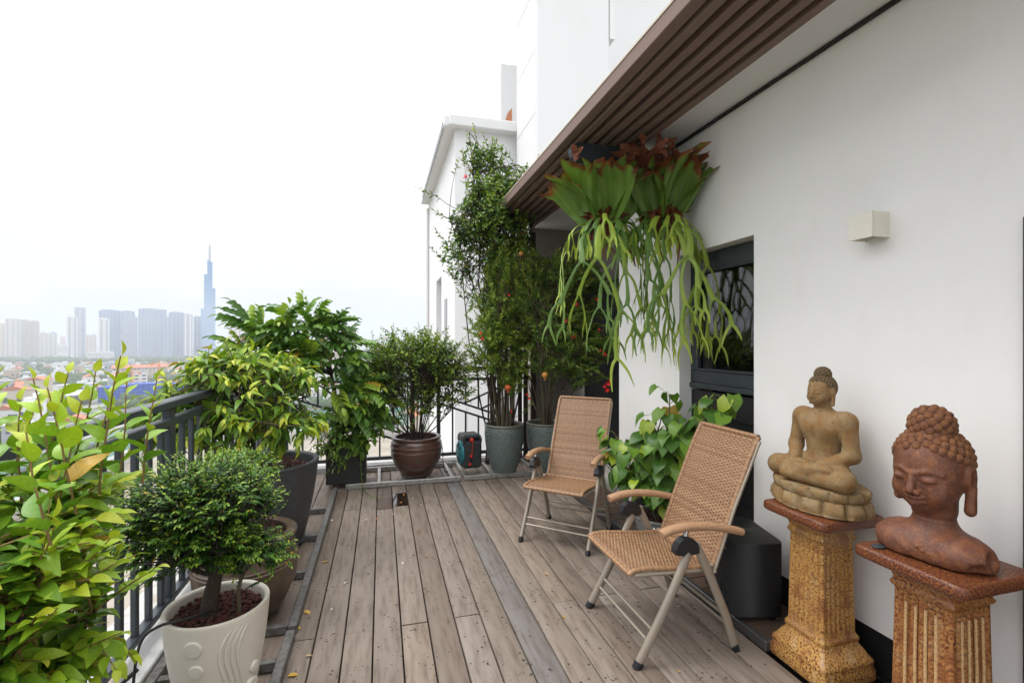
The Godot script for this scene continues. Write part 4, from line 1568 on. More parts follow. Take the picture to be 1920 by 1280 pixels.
# loose crushed lava on the soil
func gravel(parent: Node, at: Vector3, radius: float, n: int, m: Material, size := 0.012, seed_ := 3) -> void:
	var r := RandomNumberGenerator.new()
	r.seed = seed_
	var s := MB.new()
	s.lathe([Vector2(0.0, 0.0), Vector2(radius, -0.004)], 24, at)
	put("soil", s, M.soil, parent)
	var b := MB.new()
	for k in n:
		var a := r.randf() * TAU
		var d := radius * sqrt(r.randf()) * 0.97
		var sz := size * r.randf_range(0.6, 1.4)
		b.box(at + Vector3(cos(a) * d, sz * 0.35 + r.randf() * 0.006, sin(a) * d), Vector3(sz, sz * r.randf_range(0.6, 1.0), sz * r.randf_range(0.7, 1.2)), sz * 0.3, Basis(sphere_dir(r), r.randf() * TAU))
	stuff(put("gravel", b, m, parent))


func pot_profile(pts: Array, steps := 6) -> Array:
	var c := Curve2D.new()
	for p in pts:
		c.add_point(Vector2(p[0], p[1]))
	# Catmull-Rom through the given points
	var out := []
	for i in pts.size() - 1:
		var p0 := Vector2(pts[maxi(i - 1, 0)][0], pts[maxi(i - 1, 0)][1])
		var p1 := Vector2(pts[i][0], pts[i][1])
		var p2 := Vector2(pts[i + 1][0], pts[i + 1][1])
		var p3 := Vector2(pts[mini(i + 2, pts.size() - 1)][0], pts[mini(i + 2, pts.size() - 1)][1])
		for q in steps:
			out.append(p1.cubic_interpolate(p2, p0, p3, float(q) / steps))
	out.append(Vector2(pts[-1][0], pts[-1][1]))
	return out


# ---------------------------------------------------------------- the potted plants
func make_plants() -> void:
	var ovate := [leaf_mesh("ovate", 8, 0.35, 0.22, 0.2), leaf_mesh("ovate", 8, 0.2, 0.4, -0.3, 0.012), leaf_mesh("ovate", 8, 0.5, 0.12, 0.1, 0.008)]
	var lance := [leaf_mesh("lance", 5, 0.5, 0.55, 0.2), leaf_mesh("lance", 5, 0.35, 0.35, -0.3)]
	var small := [leaf_mesh("ovate", 3, 0.4, 0.25), leaf_mesh("obovate", 3, 0.3, 0.15)]
	var narrow := [leaf_mesh("narrow", 3, 0.4, 0.3), leaf_mesh("narrow", 3, 0.3, -0.1)]
	var tiny := [leaf_mesh("lance", 3, 0.4, 0.3), leaf_mesh("ovate", 3, 0.3, 0.2)]
	shrub_front(ovate)
	shrub_cream_pot(tiny)
	shrub_olive_pot(tiny)
	tree_charcoal_pot(lance)
	tree_black_planter(lance)
	shrub_brown_pot(small)
	pomegranates(narrow)
	climbing_rose(small)
	heart_leaf_plant()


func shrub_front(meshes: Array) -> void:
	var r := RandomNumberGenerator.new()
	r.seed = 21
	var base := P(-0.96, 0.05, 1.40)
	var t := thing("potted_shrub", "large lime green broad-leaved shrub at the lower left, beside the railing", "shrub", base)
	var b := MB.new()
	b.lathe(pot_profile([[0.0, 0.0], [0.17, 0.0], [0.22, 0.12], [0.24, 0.30], [0.25, 0.36], [0.22, 0.36], [0.21, 0.31]]), 32)
	put("pot", b, M.charcoal_pot, t)
	gravel(t, Vector3(0, 0.31, 0), 0.21, 60, M.lava_gravel)
	var trunk := [Vector3(-0.03, 0.28, 0.02), Vector3(0.01, 0.38, 0.0), Vector3(-0.02, 0.48, 0.02), Vector3(0.03, 0.58, 0), Vector3(0.01, 0.68, 0.02)]
	wood(t, "trunk", trunk, 0.062, 0.042, M.bark_brown, 12)
	var brs := []
	for q in [[-0.26, 0.92, 0.16], [0.20, 0.90, 0.10], [-0.06, 0.98, -0.22], [0.12, 0.95, -0.26], [-0.30, 0.84, -0.12], [0.24, 0.80, -0.10], [0.02, 1.0, 0.22], [0.16, 0.62, -0.18], [-0.2, 0.66, 0.24]]:
		var br := limb(trunk[3 if q[1] < 0.85 else 4], Vector3(q[0], q[1], q[2]), 0.12, 5, r)
		brs.append(br)
		wood(t, "branch", br, 0.024, 0.006, M.bark_brown, 6)
	var o := {leafy = 0.20, step = 0.023, small = 0.03, big = 0.072, droop = 0.10, open = 1.2, flat = true, level = 1.5}
	var g := grow(nodes_of(brs), [[Vector3(0.02, 0.94, 0.0), Vector3(0.38, 0.30, 0.38), 5.0], [Vector3(0.12, 0.62, -0.08), Vector3(0.22, 0.18, 0.24), 1.5], [Vector3(-0.24, 0.68, 0.05), Vector3(0.26, 0.2, 0.3), 1.0]], 340, 22, o.merged({shell = 0.45, arch = 0.1}))
	# long straight young shoots above the crown
	var paths: Array = g.paths
	for k in 32:
		var a := Vector3(r.randf_range(-0.36, 0.32), 1.08 + r.randf_range(-0.06, 0.06), r.randf_range(-0.34, 0.30))
		var e := a + Vector3(r.randf_range(-0.06, 0.08), r.randf_range(0.20, 0.36), r.randf_range(-0.05, 0.05))
		var sh := limb(a, e, 0.03, 5, r)
		paths.append(sh)
		leaves_on(sh, r, {leafy = 0.36, step = 0.030, small = 0.026, big = 0.074, droop = -0.02, open = 1.3, turn = 2.4, level = 1.0}, g.leaves)
	for lf in g.leaves:
		lf[0].origin += base
	var crown := part_of(t, "crown")
	put("twigs", twig_mesh(paths, 0.0032, 0.0016), M.twig_red, crown)
	for lf in g.leaves:
		lf[0].origin -= base
	leaf_out(crown, near_first(g.leaves, base), meshes, [[0.46, 0.53, 0.035], [0.36, 0.52, 0.03], [0.25, 0.43, 0.026], [0.17, 0.34, 0.024], [0.11, 0.25, 0.02]], 300, 5, 0.36)


# the leaves nearest to the terrace's viewpoint first; base is where their thing stands
func near_first(leaves: Array, base: Vector3) -> Array:
	var e := EYE - base
	leaves.sort_custom(func(a, b): return a[0].origin.distance_squared_to(e) < b[0].origin.distance_squared_to(e))
	return leaves


func shrub_cream_pot(meshes: Array) -> void:
	var r := RandomNumberGenerator.new()
	r.seed = 31
	var base := P(-0.655, 0.053, 2.25)
	var t := thing("potted_shrub", "clipped dark green small-leaved shrub in a cream pot", "shrub", base)
	# cream pot with raised waves and discs
	var prof := pot_profile([[0.0, 0.0], [0.118, 0.0], [0.130, 0.01], [0.155, 0.12], [0.178, 0.26], [0.190, 0.37], [0.193, 0.41], [0.188, 0.418], [0.176, 0.414], [0.170, 0.40], [0.165, 0.35]], 5)
	var b := MB.new()
	b.lathe(prof, 48)
	var pot := put("pot", b, M.cream_pot, t)
	for k in 4:
		var path := []
		for q in 26:
			var y := 0.395 - q * 0.0155
			var rad := 0.0
			for i in prof.size() - 1:
				if prof[i].y <= y and prof[i + 1].y >= y and prof[i].x > 0.1:
					rad = lerpf(prof[i].x, prof[i + 1].x, (y - prof[i].y) / maxf(prof[i + 1].y - prof[i].y, 1e-5))
					break
			if rad <= 0.0:
				continue
			var u := q / 25.0
			var an := 0.95 - k * 0.115 + 0.26 * sin(u * 5.0 + 0.6) + 0.62 * u - 0.1
			path.append(Vector3(cos(an) * rad, y, sin(an) * rad))
		var wv := MB.new()
		var rr := []
		for q in path.size():
			rr.append(0.0072 * clampf(minf(q, path.size() - 1 - q) / 3.0, 0.15, 1.0))
		wv.tube(path, rr, 8, true)
		put("raised_wave", wv, M.cream_pot, pot)
	for q in [[1.74, 0.335, 0.034], [1.70, 0.245, 0.027], [0.42, 0.17, 0.022], [0.46, 0.10, 0.030]]:
		var rad: float = 0.150 + q[1] * 0.108
		var out := Vector3(cos(q[0]), 0.0, sin(q[0]))
		var dir := Vector3(out.x, -0.12, out.z).normalized()
		var up := Vector3(out.x * 0.12, 1, out.z * 0.12).normalized()
		var dm := MB.new()
		dm.lathe([Vector2(0, 0.004), Vector2(q[2] * 0.75, 0.003), Vector2(q[2] * 0.9, 0.0035), Vector2(q[2], 0.0), Vector2(q[2], -0.012)], 24)
		put("raised_disc", dm, M.cream_pot, pot, Transform3D(Basis(dir.cross(up).normalized(), dir, up), out * (rad + 0.003) + Vector3(0, q[1], 0)))
	gravel(t, Vector3(0, 0.375, 0), 0.166, 420, M.lava_gravel, 0.013, 9)
	var trunk := [Vector3(-0.03, 0.36, 0.03), Vector3(-0.02, 0.45, 0.02), Vector3(0.0, 0.54, 0.03), Vector3(-0.02, 0.62, 0.01)]
	wood(t, "trunk", trunk, 0.036, 0.022, M.bark_brown, 10)
	var thin := [Vector3(0.09, 0.36, 0.03), Vector3(0.085, 0.47, 0.03), Vector3(0.10, 0.58, 0.01)]
	wood(t, "trunk", thin, 0.010, 0.006, M.bark_olive, 7)
	var brs := [thin]
	for k in 14:
		var a := TAU * k / 14.0 + r.randf_range(-0.2, 0.2)
		var e := Vector3(cos(a) * r.randf_range(0.12, 0.26), r.randf_range(0.58, 0.88), sin(a) * r.randf_range(0.12, 0.24))
		var br := limb(trunk[2 + k % 2], e, 0.1, 4, r)
		brs.append(br)
		wood(t, "branch", br, 0.011, 0.004, M.bark_dark, 5)
	var o := {leafy = 0.10, step = 0.0085, small = 0.013, big = 0.026, droop = 0.25, open = 1.1, flat = true, level = 1.3, shell = 0.62, arch = 0.15, top_heavy = 0.55}
	var g := grow(nodes_of(brs, 0.3), [[Vector3(-0.06, 0.83, 0.02), Vector3(0.33, 0.22, 0.27), 6.0], [Vector3(-0.26, 0.68, 0.06), Vector3(0.20, 0.15, 0.18), 2.2], [Vector3(0.16, 0.62, 0.06), Vector3(0.16, 0.11, 0.15), 1.3], [Vector3(0.0, 0.72, 0.14), Vector3(0.2, 0.12, 0.12), 1.5]], 1100, 32, o)
	var crown := part_of(t, "crown")
	put("twigs", twig_mesh(g.paths, 0.003, 0.0012, 2), M.bark_dark, crown)
	leaf_out(crown, g.leaves, meshes, [[0.24, 0.36, 0.03], [0.12, 0.25, 0.022], [0.05, 0.135, 0.014], [0.032, 0.095, 0.012], [0.024, 0.07, 0.01]], 0, 6)
	# drip hose over the rim
	var h := thing("drip_hose", "thin black watering hose looping over the cream pot", "hose", P(0, 0, 0))
	var hb := MB.new()
	hb.tube(arc([P(-0.66, 0.46, 2.20), P(-0.72, 0.478, 2.13), P(-0.81, 0.482, 2.09), P(-0.86, 0.43, 2.07), P(-0.875, 0.25, 2.05), P(-0.87, 0.10, 2.0), P(-0.86, 0.02, 1.8), P(-0.84, 0.012, 1.5)], 5), 0.0055, 6)
	put("hose", hb, M.cable_black, h)
	var h2 := thing("drip_hose", "black hose lying on the granite kerb behind the cream pot", "hose", P(0, 0, 0))
	hb = MB.new()
	hb.tube(arc([P(-0.87, 0.34, 2.08), P(-0.95, 0.26, 2.06), P(-1.05, 0.075, 1.98), P(-1.06, 0.068, 1.8), P(-1.02, 0.068, 1.65), P(-1.04, 0.068, 1.4), P(-1.0, 0.068, 1.1)], 6), 0.008, 6)
	put("hose", hb, M.cable_black, h2)


# a smooth path through points
func arc(pts: Array, steps: int) -> Array:
	var out := []
	for i in pts.size() - 1:
		for q in steps:
			out.append(pts[i].cubic_interpolate(pts[i + 1], pts[maxi(i - 1, 0)], pts[mini(i + 2, pts.size() - 1)], float(q) / steps))
	out.append(pts[-1])
	return out


func shrub_olive_pot(meshes: Array) -> void:
	var r := RandomNumberGenerator.new()
	r.seed = 41
	var base := P(-0.735, 0.053, 3.02)
	var t := thing("potted_shrub", "small-leaved shrub in a rounded olive brown glazed pot", "shrub", base)
	var b := MB.new()
	b.lathe(pot_profile([[0.0, 0.0], [0.165, 0.0], [0.20, 0.03], [0.255, 0.15], [0.268, 0.25], [0.272, 0.262], [0.266, 0.270], [0.270, 0.283], [0.262, 0.292], [0.252, 0.345], [0.238, 0.380], [0.252, 0.392], [0.262, 0.408], [0.255, 0.422], [0.215, 0.425], [0.205, 0.41], [0.212, 0.35]], 4), 44)
	put("pot", b, M.olive_glaze, t)
	gravel(t, Vector3(0, 0.375, 0), 0.205, 330, M.lava_gravel, 0.016, 8)
	var trunk := [Vector3(-0.05, 0.36, 0), Vector3(-0.06, 0.5, 0.0), Vector3(-0.03, 0.62, 0.02)]
	wood(t, "trunk", trunk, 0.03, 0.02, M.bark_brown, 9)
	var brs := []
	for k in 9:
		var a := TAU * k / 9.0
		var br := limb(trunk[2], Vector3(cos(a) * 0.17 - 0.04, r.randf_range(0.64, 0.84), sin(a) * 0.17), 0.1, 4, r)
		brs.append(br)
		wood(t, "branch", br, 0.010, 0.004, M.bark_dark, 5)
	var g := grow(nodes_of(brs, 0.3), [[Vector3(-0.06, 0.74, 0.0), Vector3(0.25, 0.17, 0.25), 5.0]], 380, 42, {leafy = 0.10, step = 0.010, small = 0.014, big = 0.028, droop = 0.25, open = 1.1, flat = true, level = 1.3, shell = 0.6, arch = 0.15, top_heavy = 0.6})
	var crown := part_of(t, "crown")
	put("twigs", twig_mesh(g.paths, 0.003, 0.0012, 2), M.bark_dark, crown)
	leaf_out(crown, g.leaves, meshes, [[0.26, 0.38, 0.03], [0.13, 0.26, 0.022], [0.06, 0.15, 0.014], [0.034, 0.10, 0.012]], 0, 7)


func tree_charcoal_pot(meshes: Array) -> void:
	var r := RandomNumberGenerator.new()
	r.seed = 51
	var base := P(-0.83, 0.053, 4.0)
	var t := thing("potted_tree", "lime green long-leaved small tree in a big charcoal pot", "tree", base)
	var b := MB.new()
	b.lathe(pot_profile([[0.0, 0.0], [0.245, 0.0], [0.255, 0.01], [0.30, 0.2], [0.335, 0.4], [0.355, 0.56], [0.362, 0.585], [0.352, 0.60], [0.325, 0.595], [0.318, 0.57], [0.31, 0.5]], 4), 48)
	put("pot", b, M.charcoal_pot, t)
	gravel(t, Vector3(0, 0.54, 0), 0.31, 200, M.lava_gravel, 0.016, 5)
	var trunk := [Vector3(-0.10, 0.50, 0.0), Vector3(-0.13, 0.64, 0.03), Vector3(-0.11, 0.78, 0.05), Vector3(-0.15, 0.92, 0.03), Vector3(-0.12, 1.02, 0.05)]
	wood(t, "trunk", trunk, 0.052, 0.030, M.bark_brown, 11)
	var brs := []
	for q in [[-0.62, 1.06, 0.30], [-0.50, 1.16, -0.18], [-0.20, 1.30, 0.22], [0.12, 1.22, 0.26], [0.30, 1.08, 0.02], [0.05, 1.32, -0.22], [0.34, 0.86, 0.24], [-0.30, 1.28, 0.42], [-0.55, 0.84, 0.42], [0.16, 0.92, 0.42], [-0.12, 0.96, 0.45]]:
		var br := limb(trunk[4 if q[1] > 1.0 else 3], Vector3(q[0], q[1], q[2]), 0.12, 5, r)
		brs.append(br)
		wood(t, "branch", br, 0.018, 0.005, M.bark_brown, 6)
	var o := {leafy = 0.16, step = 0.020, small = 0.05, big = 0.10, droop = 0.55, open = 1.0, turn = 2.4, level = 1.2, shell = 0.55, arch = 0.18, top_heavy = 0.55}
	var g := grow(nodes_of(brs), [[Vector3(-0.14, 1.16, 0.10), Vector3(0.52, 0.33, 0.48), 5.0], [Vector3(-0.52, 0.93, 0.22), Vector3(0.34, 0.22, 0.34), 2.0], [Vector3(0.20, 0.84, 0.20), Vector3(0.26, 0.18, 0.26), 1.4], [Vector3(-0.1, 0.9, 0.4), Vector3(0.35, 0.22, 0.2), 1.4]], 290, 52, o)
	var crown := part_of(t, "crown")
	put("twigs", twig_mesh(g.paths, 0.005, 0.002), M.bark_olive, crown)
	leaf_out(crown, near_first(g.leaves, base), meshes, [[0.46, 0.50, 0.035], [0.32, 0.44, 0.03], [0.19, 0.33, 0.025], [0.11, 0.22, 0.02], [0.07, 0.155, 0.016]], 300, 8)


# a feather of leaflets on one stalk, along -z
func pinnate_mesh(n: int, leaflet: ArrayMesh, sag: float) -> ArrayMesh:
	var b := MB.new()
	var src := leaflet.surface_get_arrays(0)
	var path := []
	for i in 8:
		var t := i / 7.0
		path.append(Vector3(0, 0.10 * sin(t * 2.0) - sag * t * t, -t))
	b.tube(path, 0.006, 4, false)
	for k in n:
		for s in ([-1.0, 1.0] if k < n - 1 else [0.0]):
			var t := 0.18 + 0.82 * k / (n - 1.0)
			var p := Vector3(0, 0.10 * sin(t * 2.0) - sag * t * t, -t)
			var d := Vector3(s * 1.2, -0.35 - sag * t * 0.7, -0.75).normalized() if s != 0.0 else Vector3(0, -0.5 - sag, -1).normalized()
			var x := leaf_place(p, d, Vector3(s * 0.2, 1, 0), 0.36 * (0.75 + 0.35 * sin(t * 2.6)))
			var off := b.v.size()
			for i in src[Mesh.ARRAY_VERTEX].size():
				b.vert(x * src[Mesh.ARRAY_VERTEX][i], (x.basis * src[Mesh.ARRAY_NORMAL][i]).normalized())
			for i in src[Mesh.ARRAY_INDEX].size():
				b.ix.append(off + src[Mesh.ARRAY_INDEX][i])
	return b.mesh()


func tree_black_planter(lance: Array) -> void:
	var r := RandomNumberGenerator.new()
	r.seed = 61
	var base := P(-0.36, 0.053, 5.55)
	var t := thing("potted_tree", "dark green feathery-leaved fruit tree in a square black planter", "tree", base)
	var b := MB.new()
	var s := 0.2
	b.box(Vector3(0, 0.02, 0), Vector3(0.38, 0.03, 0.38))
	for q in [[1, 0], [-1, 0]]:
		b.box(Vector3(q[0] * (s - 0.012), 0.215, 0), Vector3(0.024, 0.43, 0.40), 0.005)
		b.box(Vector3(0, 0.215, q[0] * (s - 0.012)), Vector3(0.352, 0.43, 0.024), 0.005)
	put("planter", b, M.black_planter, t)
	b = MB.new()
	b.box(Vector3(0, 0.37, 0), Vector3(0.35, 0.02, 0.35))
	put("soil", b, M.soil, t)
	var trunk := [Vector3(-0.04, 0.36, 0), Vector3(-0.07, 0.62, 0.04), Vector3(-0.12, 0.90, 0.02), Vector3(-0.16, 1.14, 0.05)]
	wood(t, "trunk", trunk, 0.028, 0.018, M.bark_dark, 8)
	var brs := []
	for q in [[-0.75, 1.56, 0.25], [-0.45, 1.72, 0.1], [-0.15, 1.66, 0.25], [-1.0, 1.42, 0.2], [-0.60, 1.68, 0.3], [-0.9, 1.62, 0.15], [-0.3, 1.76, 0.15], [0.0, 1.45, 0.25], [0.18, 1.05, 0.25], [-0.8, 1.2, 0.3], [0.1, 0.9, 0.3], [-0.45, 1.35, 0.35]]:
		var br := limb(trunk[3 if q[1] > 1.2 else 2], Vector3(q[0], q[1], q[2]), 0.1, 5, r)
		brs.append(br)
		wood(t, "branch", br, 0.013, 0.005, M.bark_dark, 6)
	var broad := leaf_mesh("obovate", 4, 0.4, 0.3)
	var feathers := [pinnate_mesh(6, broad, 0.35), pinnate_mesh(7, broad, 0.6), pinnate_mesh(5, broad, 0.15)]
	var leaves := []
	var ends := nodes_of(brs, 0.55)
	for k in 235:
		var p: Vector3 = ends[r.randi_range(0, ends.size() - 1)]
		var out := Vector3(p.x + 0.40, 0, p.z - 0.12).normalized()
		var d := (out * r.randf_range(0.3, 1.0) + sphere_dir(r) * 0.9 + Vector3(0, r.randf_range(-0.1, 1.0), 0)).normalized()
		leaves.append([leaf_place(p, d, Vector3.UP + sphere_dir(r) * 0.4, r.randf_range(0.20, 0.32)), r.randf()])
	for k in 50:   # lower leaves beside the planter, towards the deck
		var p := Vector3(r.randf_range(-0.25, 0.30), r.randf_range(0.45, 1.0), r.randf_range(-0.1, 0.30))
		leaves.append([leaf_place(p, Vector3(r.randf_range(-0.2, 1.0), r.randf_range(-0.3, 0.3), r.randf_range(-0.4, 0.9)), Vector3.UP + sphere_dir(r) * 0.4, r.randf_range(0.20, 0.32)), r.randf()])
	var crown := part_of(t, "crown")
	var twigs := []
	for lf in leaves:
		if lf[0].origin.y < 0.96:
			twigs.append([Vector3(-0.03, 0.5, 0.02), Vector3(-0.03, 0.5, 0.02).lerp(lf[0].origin, 0.6) + Vector3(0, 0.06, 0), lf[0].origin])
	put("twigs", twig_mesh(twigs, 0.005, 0.002), M.bark_dark, crown)
	leaf_out(crown, near_first(leaves, base), feathers, [[0.26, 0.38, 0.035], [0.15, 0.28, 0.03], [0.09, 0.20, 0.024], [0.065, 0.15, 0.022]], 300, 9)
	# undergrowth of round leaves in the planter and a trailing vine
	var g := grow([Vector3(-0.1, 0.4, 0.1), Vector3(0.1, 0.4, 0.1), Vector3(0, 0.4, -0.05), Vector3(0.05, 0.55, 0.1), Vector3(-0.05, 0.6, 0.1)], [[Vector3(0.08, 0.58, 0.08), Vector3(0.40, 0.24, 0.28), 1.0], [Vector3(-0.1, 0.32, 0.22), Vector3(0.28, 0.2, 0.1), 0.5]], 300, 63, {leafy = 0.16, step = 0.02, small = 0.025, big = 0.045, droop = 0.3, open = 1.2, level = 1.0, shell = 0.4})
	var vine := []
	for q in [[0.10, 0.46, 0.19], [0.14, 0.40, 0.235], [0.15, 0.22, 0.25], [0.16, 0.06, 0.25], [0.18, -0.03, 0.29], [0.21, -0.04, 0.42], [0.27, -0.04, 0.56], [0.36, -0.04, 0.66]]:
		vine.append(Vector3(q[0], q[1], q[2]))
	vine = arc(vine, 4)
	leaves_on(vine, r, {leafy = 1.2, step = 0.022, small = 0.014, big = 0.030, droop = 0.1, open = 1.4, level = 1.0}, g.leaves)
	var ug := part_of(t, "undergrowth")
	put("twigs", twig_mesh(g.paths + [vine], 0.003, 0.0015), M.twig_green, ug)
	leaf_out(ug, g.leaves, [leaf_mesh("ovate", 3, 0.3, 0.2)], [[0.20, 0.30, 0.03], [0.08, 0.17, 0.02], [0.04, 0.10, 0.015]], 0, 11)
	for q in [[-0.20, 1.40, 0.18], [-0.13, 1.36, 0.22], [-0.16, 1.32, 0.20], [-0.30, 1.38, 0.2], [-0.10, 1.42, 0.2]]:
		var f := MB.new()
		f.lathe([Vector2(0.001, -0.030), Vector2(0.014, -0.026), Vector2(0.022, -0.010), Vector2(0.022, 0.008), Vector2(0.014, 0.024), Vector2(0.001, 0.029)], 12, Vector3(q[0], q[1], q[2]))
		put("fruit", f, M.green_fruit, t)
	for q in [[0.16, 0.93, 0.34, 0.09], [-0.42, 1.48, 0.3, 0.05], [-0.24, 1.52, 0.3, 0.045]]:
		put("yellow_leaf", lance[0], M.yellow_leaf, t, leaf_place(Vector3(q[0], q[1], q[2]), Vector3(0.8, -0.5, 0.3), Vector3(0.2, 0.8, 0.5), q[3] * 1.3, 1.4))


func shrub_brown_pot(meshes: Array) -> void:
	var r := RandomNumberGenerator.new()
	r.seed = 71
	var base := P(0.385, 0.056, 5.58)
	var t := thing("potted_shrub", "airy many-stemmed shrub in a wide red brown glazed pot", "shrub", base)
	var b := MB.new()
	b.lathe(pot_profile([[0.0, 0.0], [0.165, 0.0], [0.18, 0.02], [0.235, 0.10], [0.275, 0.20], [0.285, 0.262], [0.291, 0.270], [0.284, 0.278], [0.287, 0.315], [0.292, 0.322], [0.285, 0.330], [0.280, 0.365], [0.262, 0.388], [0.274, 0.400], [0.278, 0.415], [0.268, 0.425], [0.235, 0.422], [0.230, 0.40], [0.235, 0.35]], 4), 48)
	put("pot", b, M.brown_glaze, t)
	b = MB.new()
	for k in 4:
		b.box(Vector3(cos(k * 1.6) * 0.12, -0.004, sin(k * 1.6) * 0.12), Vector3(0.04, 0.012, 0.04))
	put("pot_feet", b, M.black_planter, t)
	gravel(t, Vector3(0, 0.385, 0), 0.225, 160, M.lava_dark, 0.015, 4)
	var brs := []
	for k in 17:
		var a := TAU * k / 17.0 + r.randf_range(-0.2, 0.2)
		var s := Vector3(cos(a) * 0.05, 0.38, sin(a) * 0.05)
		var reach := r.randf_range(0.18, 0.52)
		var e := Vector3(cos(a) * reach, r.randf_range(0.75, 1.5) - reach * 0.2, sin(a) * reach * 0.7)
		var br := limb(s, e, 0.06, 6, r)
		brs.append(br)
		wood(t, "stem", br, 0.009, 0.003, M.bark_dark, 6)
	wood(t, "stake", [Vector3(-0.045, 0.38, 0.0), Vector3(-0.045, 1.25, 0.0)], 0.026, 0.026, M.pole_timber, 8)
	var o := {leafy = 0.20, step = 0.017, small = 0.022, big = 0.046, droop = 0.25, open = 1.2, level = 0.9, shell = 0.45, arch = 0.1, top_heavy = 0.5, stray = 0.2}
	var g := grow(nodes_of(brs, 0.35), [[Vector3(0.0, 1.30, 0.02), Vector3(0.62, 0.38, 0.42), 6.0], [Vector3(-0.48, 1.10, 0.05), Vector3(0.28, 0.28, 0.3), 1.6], [Vector3(0.45, 1.02, 0.05), Vector3(0.30, 0.30, 0.3), 1.6], [Vector3(-0.05, 0.85, 0.1), Vector3(0.4, 0.22, 0.3), 1.4]], 800, 72, o)
	var crown := part_of(t, "crown")
	put("twigs", twig_mesh(g.paths, 0.0032, 0.0013), M.bark_dark, crown)
	leaf_out(crown, g.leaves, meshes, [[0.30, 0.38, 0.045], [0.20, 0.31, 0.036], [0.13, 0.23, 0.03], [0.08, 0.16, 0.024]], 0, 12)


func fruit_of(parent: Node, at: Vector3, rad: float, m: Material) -> void:
	var b := MB.new()
	b.lathe([Vector2(0.001, rad), Vector2(rad * 0.5, rad * 0.87), Vector2(rad * 0.87, rad * 0.5), Vector2(rad, 0), Vector2(rad * 0.9, -rad * 0.45), Vector2(rad * 0.55, -rad * 0.85), Vector2(rad * 0.28, -rad * 1.0), Vector2(rad * 0.25, -rad * 1.15), Vector2(rad * 0.40, -rad * 1.45), Vector2(rad * 0.30, -rad * 1.40), Vector2(0.001, -rad * 1.1)], 16, at)
	put("fruit", b, m, parent)


func flower_of(parent: Node, at: Vector3, s: float, m: Material, r: RandomNumberGenerator) -> void:
	var b := MB.new()
	var ax := sphere_dir(r)
	for k in 6:
		var a := TAU * k / 6.0
		var side := ax.cross(Vector3.UP).normalized().rotated(ax, a)
		var w := side.cross(ax).normalized()
		b.face([at - ax * s * 0.6, at + side * s * 0.6 + w * s * 0.45, at + side * s * 1.1 + ax * s * 0.4, at + side * s * 0.6 - w * s * 0.45], ax)
	b.tube([at - ax * s * 1.2, at - ax * s * 0.3], [s * 0.25, s * 0.5], 6)
	put("flower", b, m, parent)


func celadon_pot(t: Node3D) -> void:
	var b := MB.new()
	b.lathe(pot_profile([[0.0, 0.0], [0.128, 0.0], [0.140, 0.012], [0.178, 0.12], [0.212, 0.27], [0.228, 0.41], [0.228, 0.49], [0.222, 0.515]], 6), 48)
	put("pot", b, M.celadon_glaze, t)
	b = MB.new()
	b.lathe(pot_profile([[0.222, 0.514], [0.230, 0.525], [0.232, 0.54], [0.220, 0.548], [0.204, 0.540], [0.200, 0.52], [0.205, 0.44]], 4), 48)
	put("rim", b, M.celadon_rim, t)
	gravel(t, Vector3(0, 0.49, 0), 0.20, 70, M.lava_dark, 0.016, 14)


